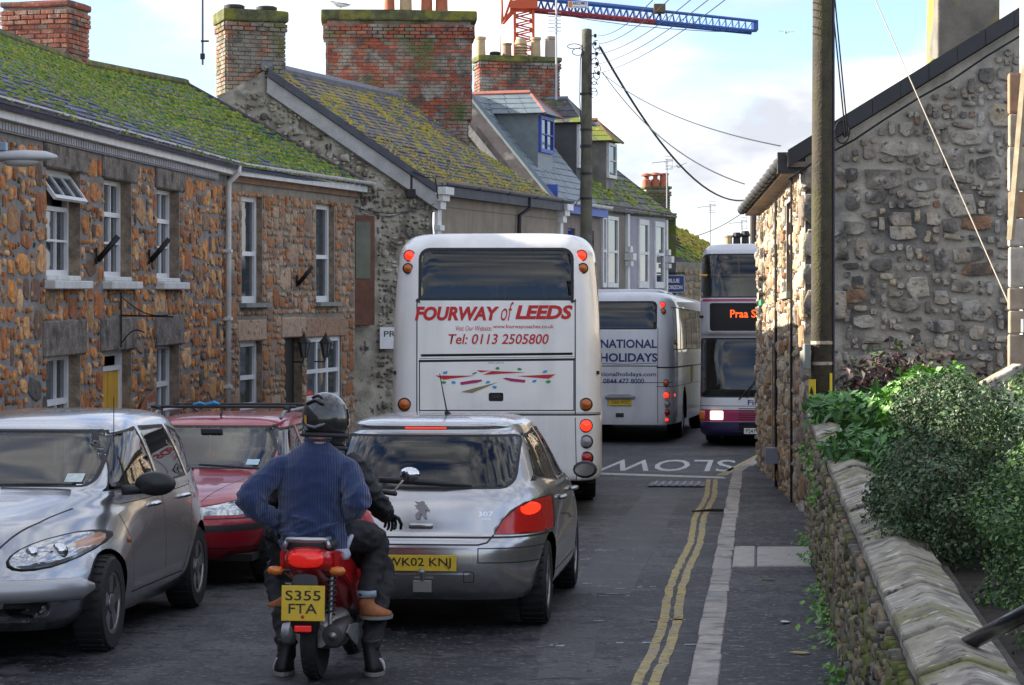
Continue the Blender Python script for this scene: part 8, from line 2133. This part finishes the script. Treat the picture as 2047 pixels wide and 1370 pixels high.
# ------------------------------------------------------------------ tower crane far behind
b = V((1.6, 150, 0)); CR = thing('tower_crane', 'far red tower crane with a long blue jib', 'crane', b)
m_cr_ = M('crane_red', (.55, .09, .03), .6); m_cbl = M('crane_blue', (.035, .10, .34), .6); m_cjr = M('jib_red_chord', (.30, .04, .05), .6)
sc = 150 / FPX
def CP(px, py, dy=0): return P(px, py, 150 + dy) - b
bm = bmesh.new(); x0, x1 = CP(1029, 0).x, CP(1066, 0).x; w = x1 - x0; zt = CP(0, 12).z
for (x, y) in ((x0, 0), (x1, 0), (x0, w), (x1, w)): tube(bm, [(x, y, 5), (x, y, zt)], .09, 5)
n = 26; dz = (zt - 8) / n
for i in range(n):
    z = 8 + i * dz
    for y in (0, w):
        tube(bm, [(x0, y, z), (x1, y, z + dz * .5)], .045, 4); tube(bm, [(x1, y, z + dz * .5), (x0, y, z + dz)], .045, 4)
    for x in (x0, x1): tube(bm, [(x, 0, z), (x, w, z + dz * .5)], .045, 4); tube(bm, [(x, w, z + dz * .5), (x, 0, z + dz)], .045, 4)
obj('mast', bm, m_cr_, CR)
bm = bmesh.new(); box(bm, CP(1047, 10) + V((0, w / 2, 0)), (w * 1.5, w * 1.5, .5)); box(bm, CP(1047, -12) + V((0, w / 2, 0)), (w * .9, w, 1.0)); tube(bm, [CP(1005, 48), CP(1030, 12)], .10, 5); tube(bm, [CP(1005, 48), CP(1048, 0)], .10, 5); tube(bm, [CP(1005, 48), CP(1002, -40)], .07, 5); tube(bm, [CP(1005, 48), CP(1022, -2)], .08, 5); obj('slewing_frame', bm, m_cr_, CR)
T0, T1 = CP(1060, -2), CP(1330, 22); T2 = CP(1512, 43)
bm = bmesh.new(); m_ = 34
top = [CP(1062 + (1512 - 1062) * i / m_, -3 + 46 * (i / m_) ** 1.05) for i in range(m_ + 1)]
bot = [CP(1062 + (1506 - 1062) * i / m_, 18 + 44 * i / m_) for i in range(m_ + 1)]
bw = [1.1] * (m_ + 1)
tube(bm, top, [.16 if i < 20 else .10 for i in range(m_ + 1)], 5)
for i in range(m_):
    for s in (0, 1.2):
        o_ = V((0, s, 0)); a = bot[i] + o_; c = bot[i + 1] + o_; t = (top[i] + top[i + 1]) / 2 + V((0, .6, 0))
        r_ = .055 if i < 20 else .03; tube(bm, [a, t], r_, 4); tube(bm, [t, c], r_, 4)
obj('jib', bm, m_cbl, CR)
bm = bmesh.new(); tube(bm, bot[:20], .10, 5); tube(bm, [p + V((0, 1.2, 0)) for p in bot[:20]], .10, 5); obj('jib_lower_chord', bm, m_cjr, CR)
bm = bmesh.new(); tube(bm, bot[19:], .10, 5); tube(bm, [p + V((0, 1.2, 0)) for p in bot[19:]], .10, 5); obj('jib_lower_chord', bm, m_cbl, CR)
bm = bmesh.new(); box(bm, CP(1511, 50) + V((0, .6, 0)), (.3, 1.2, .6)); obj('jib_head', bm, m_cbl, CR)
bm = bmesh.new(); box(bm, CP(1318, 18), (.7, 1.0, .5)); obj('trolley', bm, M('trolley_brown', (.12, .09, .05), .8), CR)
bm = bmesh.new(); box(bm, CP(1155, 11) + V((0, -.3, 0)), (1.22, .05, .42)); sg = obj('name_board', bm, m_trim, CR)
bm = bmesh.new(); box(bm, CP(1140, 10.5) + V((0, -.34, 0)), (.2, .03, .34)); obj('orange_mark', bm, M('mark_orange', (.75, .22, .03), .6), sg)
letter('lettering', 'ARCOMET', m_cn, sg, Matrix.Translation(CP(1159, 8) + V((0, -.34, 0))) @ X90, w=.9, h=.2, bold=.02)
letter('lettering', 'TOWER CRANES', m_cn, sg, Matrix.Translation(CP(1159, 16) + V((0, -.34, 0))) @ X90, w=.85, h=.09)
bm = bmesh.new(); tube(bm, [CP(1125, 30), CP(1180, 40), CP(1260, 51), CP(1340, 58), CP(1420, 63), CP(1503, 65)], .02, 4); tube(bm, [CP(1003, -5), CP(1000, 130)], .025, 4); obj('cables', bm, m_iron_b, CR)

# ------------------------------------------------------------------ far telegraph pole, wires
b = P(1172, 470, 52.0); b = V((b.x, b.y, 0)); t = thing('telegraph_pole', 'tall weathered telegraph pole with looped cables behind the white coach', 'telegraph pole', b)
top_z = P(1172, 58, 52).z
bm = bmesh.new(); tube(bm, [(0, 0, 0), (0, 0, 4.5), (0.01, 0, top_z - .15), (0.01, 0, top_z - .02), (.01, 0, top_z)], [.135, .128, .11, .11, .07], 18); obj('shaft', bm, M('old_pole_wood', (.11, .10, .08), .9, var=.35, vs=5, bump=.5, bs=30, streak=((.12, .13, .05), 8, .6)), t, smooth=True)
m_wire = M('wire_black', (.015, .015, .017), .6)
def FP(px, py, dy=0): return P(px, py, 52 + dy) - b
for (y0, y1) in ((186, 190), (258, 262), (290, 296), (345, 350), (395, 400)):
    bm = bmesh.new(); tube(bm, [FP(1172, y0), FP(1172, y1)], .135, 14); obj('cable_band', bm, m_wire, t)
rr = random.Random(12)
for k in range(9):
    cx_, cy_ = rr.uniform(1186, 1198), 90 + k * 12; bm = bmesh.new(); r_ = rr.uniform(5, 10)
    tube(bm, [FP(cx_ + r_ * math.cos(a) * .8, cy_ + r_ * math.sin(a) * 1.1, -.12 + .03 * math.sin(3 * a)) for a in [5.2 * i / 10 + k for i in range(11)]], .009, 5); obj('cable_loop', bm, m_wire, t)
for (cx_, cy_, rx, ry) in ((1148, 93, 14, 5), (1155, 104, 11, 7)):
    bm = bmesh.new(); tube(bm, [FP(cx_ + rx * math.cos(a), cy_ + ry * math.sin(a), -.1) for a in [2 * PI * i / 14 for i in range(14)]], .009, 5, closed=True); obj('cable_loop', bm, m_wire, t)
bm = bmesh.new(); tube(bm, [FP(1165, 95, -.14), FP(1160, 120, -.14), FP(1159, 200, -.14), FP(1164, 300, -.14), FP(1160, 395, -.14), FP(1150, 410, -.3)], .012, 6); obj('riser_cable', bm, m_wire, t)
for (px, py) in ((1190, 72), (1190, 88), (1193, 108), (1193, 128), (1196, 147)):
    bm = bmesh.new(); tube(bm, [FP(1176, py), FP(px, py, -.05)], .012, 5); lathe(bm, [(.012, -.04), (.03, -.02), (.03, .03), (.012, .045)], 8, Matrix.Translation(FP(px, py, -.05))); obj('insulator', bm, m_wire, t)
def sag(a, c, s, n=18): return [a.lerp(c, i / n) - V((0, 0, s * 4 * (i / n) * (1 - i / n))) for i in range(n + 1)]
def wire(label, a, c, s, r=.011):
    bm = bmesh.new(); tube(bm, [p - a for p in sag(a, c, s)], r, 5); o = obj('overhead_wire', bm, m_wire); o.location = a
    tag(o, label, 'wire', 'overhead wires from the far telegraph pole')
for (py, ex, lab) in ((72, 1345, 'highest overhead wire sweeping up from the far pole'), (88, 1382, 'second overhead wire sweeping up from the far pole'), (108, 1432, 'third overhead wire sweeping up from the far pole'), (128, 1470, 'fourth overhead wire sweeping up from the far pole'), (147, 1506, 'lowest overhead wire sweeping up from the far pole')):
    wire(lab, P(1196, py, 52), P(ex, -45, 26), .16, .006)
wire('heavy black cable dipping from the far pole to the distant pole', P(1200, 95, 51.9), P(1502, 398, 86), 1.05, .028)
wire('thin wire from the far pole down to the right house gutter', P(1205, 146, 51.9), P(1488, 368, 37.5), .35)
wire('thin wire from the far pole to the right house eaves near us', P(1205, 148, 51.9), P(1560, 292, 28.2), .2, .008)
wire('wire from the distant pole down to the roofs at the bend', P(1502, 412, 85), P(1380, 475, 80), .15, .014)
for (px0, py0, px1, py1, s, lab) in ((868, 408, 705, 412, .15, 'upper slack cable across the rendered gable'), (845, 402, 720, 418, .2, 'lower slack cable across the rendered gable')):
    wire(lab, P(px0, py0, 45.2), P(px1, py1, 43.5), s, .009)
b = P(1506, 490, 86); b = V((b.x, b.y, 0)); t = thing('telegraph_pole', 'thin distant telegraph pole beyond the double decker', 'telegraph pole', b)
bm = bmesh.new(); tube(bm, [(0, 0, 0), (0, 0, P(0, 388, 86).z)], [.15, .11], 10); obj('shaft', bm, M('dark_pole', (.07, .05, .04), .9), t)
bm = bmesh.new(); tube(bm, [(.15 + .12 * math.cos(a), 0, P(0, 398, 86).z + .13 * math.sin(a)) for a in [2 * PI * k / 12 for k in range(12)]], .018, 5, closed=True); obj('cable_loop', bm, m_wire, t)
# stay wires by the near pole
for (a, c, lab) in ((P(1743, -15, 26.0), P(2022, 620, 22.0), 'pale stay wire slanting down across the grey gable'), (P(1662, -10, 26.2), P(1690, 270, 27.3), 'black service cable dropping from the near pole to the gable'), (P(1668, -10, 26.2), P(1694, 262, 27.3), 'second service cable beside the one to the gable')):
    bm = bmesh.new(); tube(bm, [V((0, 0, 0)), c - a], .007 if 'pale' in lab else .008, 6); o = obj('stay_wire', bm, M('stay_steel', (.30, .26, .20), .6) if 'pale' in lab else m_wire); o.location = a; tag(o, lab, 'wire')
q = P(1692, 268, 27.42); t = thing('gable_bracket', 'black wire bracket with a coiled cable high on the grey gable', 'bracket', q)
bm = bmesh.new(); tube(bm, [(0, .1, 0), (0, -.05, 0)], .03, 8); obj('bracket', bm, m_iron_b, t)
bm = bmesh.new(); tube(bm, [(-.05 + .08 * math.cos(a), -.03, .02 + .13 * math.sin(a)) for a in [2 * PI * k / 14 for k in range(14)]], .01, 5, closed=True); obj('cable_coil', bm, m_iron_b, t)

# ------------------------------------------------------------------ aerials
m_aer = M('aerial_alloy', (.42, .43, .45), .5, metal=.4)
def aerial(px, ytop, ybot, d, label, yagi=True):
    b = P(px, ybot, d); t = thing('tv_aerial', label, 'aerial', b, group='rooftop television aerials')
    H_ = P(px, ytop, d).z - b.z
    bm = bmesh.new(); tube(bm, [(0, 0, 0), (0, 0, H_)], .022, 6); obj('mast', bm, m_aer, t)
    if yagi:
        bm = bmesh.new(); tube(bm, [(-.45, 0, H_ - .12), (.18, 0, H_ - .05)], .012, 5)
        for k in range(4):
            for z in (-.22, -.13, .07, .16): tube(bm, [(-.05 + k * .07, -.12, H_ - .08 + z), (-.05 + k * .07, .12, H_ - .08 + z)], .008, 4)
        for z in (-.22, -.13, .07, .16): tube(bm, [(-.05, 0, H_ - .08 + z), (.16, 0, H_ - .08 + z)], .008, 4)
        for x in (-.05, .16): tube(bm, [(x, 0, H_ - .3), (x, 0, H_ + .08)], .008, 4)
        obj('antenna', bm, m_aer, t)
aerial(1333, 318, 430, 73, 'television aerial beside the chimney with three red pots'); aerial(1420, 408, 500, 84, 'television aerial left of the distant telegraph pole'); aerial(1483, 440, 500, 84, 'low television aerial close beside the distant pole')
b = P(405, 130, 43.4); t = thing('tv_aerial', 'thin whip aerial clamped beside the small gable chimney', 'aerial', b, group='rooftop television aerials')
bm = bmesh.new(); tube(bm, [(0, 0, 0), (0, 0, 1.5)], .02, 6); obj('mast', bm, m_iron_b, t)
bm = bmesh.new(); box(bm, (0, 0, .15), (.08, .05, .1)); box(bm, (.04, 0, .42), (.14, .04, .03)); obj('clamp', bm, m_iron_b, t)
b = P(1112, 200, 60.5); t = thing('tv_aerial', 'tall grey aerial mast with crossbars beside the chimney pots', 'aerial', b, group='rooftop television aerials')
bm = bmesh.new(); tube(bm, [(0, 0, 0), (0, 0, 2.8)], .03, 6); obj('mast', bm, m_aer, t)
for k in range(6): bm = bmesh.new(); tube(bm, [(-.2, 0, 1.7 + k * .09), (.12, 0, 1.7 + k * .09)], .01, 4); obj('crossbar', bm, m_aer, t)

# ------------------------------------------------------------------ gulls
m_gw_ = M('gull_white', (.72, .72, .72), .8); m_gg = M('gull_grey', (.33, .34, .36), .8)
def gull_body(name, label, loc, sc_, flying):
    t = thing(name, label, 'gull', loc)
    bm = bmesh.new(); eloft2 = [(-.24, .0, .012), (-.15, .0, .035), (-.02, .005, .065), (.10, .03, .06), (.17, .075, .042), (.215, .105, .036), (.25, .105, .022), (.275, .10, .008)]
    rg = [[bm.verts.new(V((-x, r * math.cos(a), z + r * math.sin(a))) * sc_) for a in [2 * PI * k / 10 for k in range(10)]] for x, z, r in eloft2]
    for i in range(len(rg) - 1):
        for k in range(10): bm.faces.new((rg[i][k], rg[i][(k + 1) % 10], rg[i + 1][(k + 1) % 10], rg[i + 1][k]))
    bm.faces.new(rg[0]); bm.faces.new(rg[-1]); bmesh.ops.recalc_face_normals(bm, faces=bm.faces[:]); obj('body', bm, m_gw_, t, smooth=True)
    bm = bmesh.new(); tube(bm, [V((-.265, 0, .10)) * sc_, V((-.31, 0, .09)) * sc_], [.012 * sc_, .003 * sc_], 6); obj('beak', bm, M('beak_yellow', (.6, .4, .05), .5), t)
    for s in (1, -1):
        bm = bmesh.new()
        pts = [(.02, .04), (.05, .25), (.0, .5), (.06, .62), (.11, .5), (.16, .25), (.15, .04)] if flying else [(-.12, .045), (-.02, .068), (.14, .05), (.30, .012), (.14, .02)]
        if flying: vv = [bm.verts.new(V((x, s * y, .05 + .22 * y - .25 * max(0, y - .3))) * sc_) for x, y in pts]; lo_ = [bm.verts.new(v.co - V((0, 0, .012 * sc_))) for v in vv]
        else: vv = [bm.verts.new(V((x, s * (.062 - abs(x) * .1), z)) * sc_) for x, z in pts]; lo_ = [bm.verts.new(v.co - V((0, s * .02 * sc_, 0))) for v in vv]
        bm.faces.new(vv); bm.faces.new(lo_[::-1])
        for i in range(len(vv)): bm.faces.new((vv[i], lo_[i], lo_[(i + 1) % len(vv)], vv[(i + 1) % len(vv)]))
        bmesh.ops.recalc_face_normals(bm, faces=bm.faces[:]); obj('wing', bm, m_gg, t)
    if not flying:
        for s in (.02, -.02): bm = bmesh.new(); tube(bm, [V((0, s, -.05)) * sc_, V((.01, s, -.16)) * sc_], .006, 5); obj('leg', bm, M('leg_pink', (.5, .3, .25), .6), t)
    return t
gull_body('gull', 'gull standing on the left end of the wide chimney', P(680, 11, 52.5), .85, False)
g = gull_body('gull', 'gull gliding in the sky right of the crane jib', P(1571, 66, 90), .55, True); g.rotation_euler = (.1, 0, 1.2)
g = gull_body('gull', 'gull gliding low beside the aerial with three red pots', P(1356, 334, 100), .7, True); g.rotation_euler = (-.2, 0, .9)
# street name plate on the gable, half hidden by the coach
u, v = G3.uv(772, 676); b = G3.pt(u, v, .1); t = thing('street_sign', 'white street name plate half hidden behind the coach', 'sign', b)
bm = bmesh.new(); wbox(bm, G3, u - .2, u + 1.05, v - .2, v + .2, .09, .11); bmesh.ops.recalc_face_normals(bm, faces=bm.faces[:]); obj('board', bm, m_trim, t, base=b)
for (s, dv, w_) in (('PROSPECT', .075, 1.08), ('LANE', -.085, .56)):
    letter('lettering', s, m_platel, t, Matrix.Translation(-b) @ G3.mat(u + .42, v + dv, .114, 1, 1, 1) @ X90, w=w_, h=.11, bold=.01)
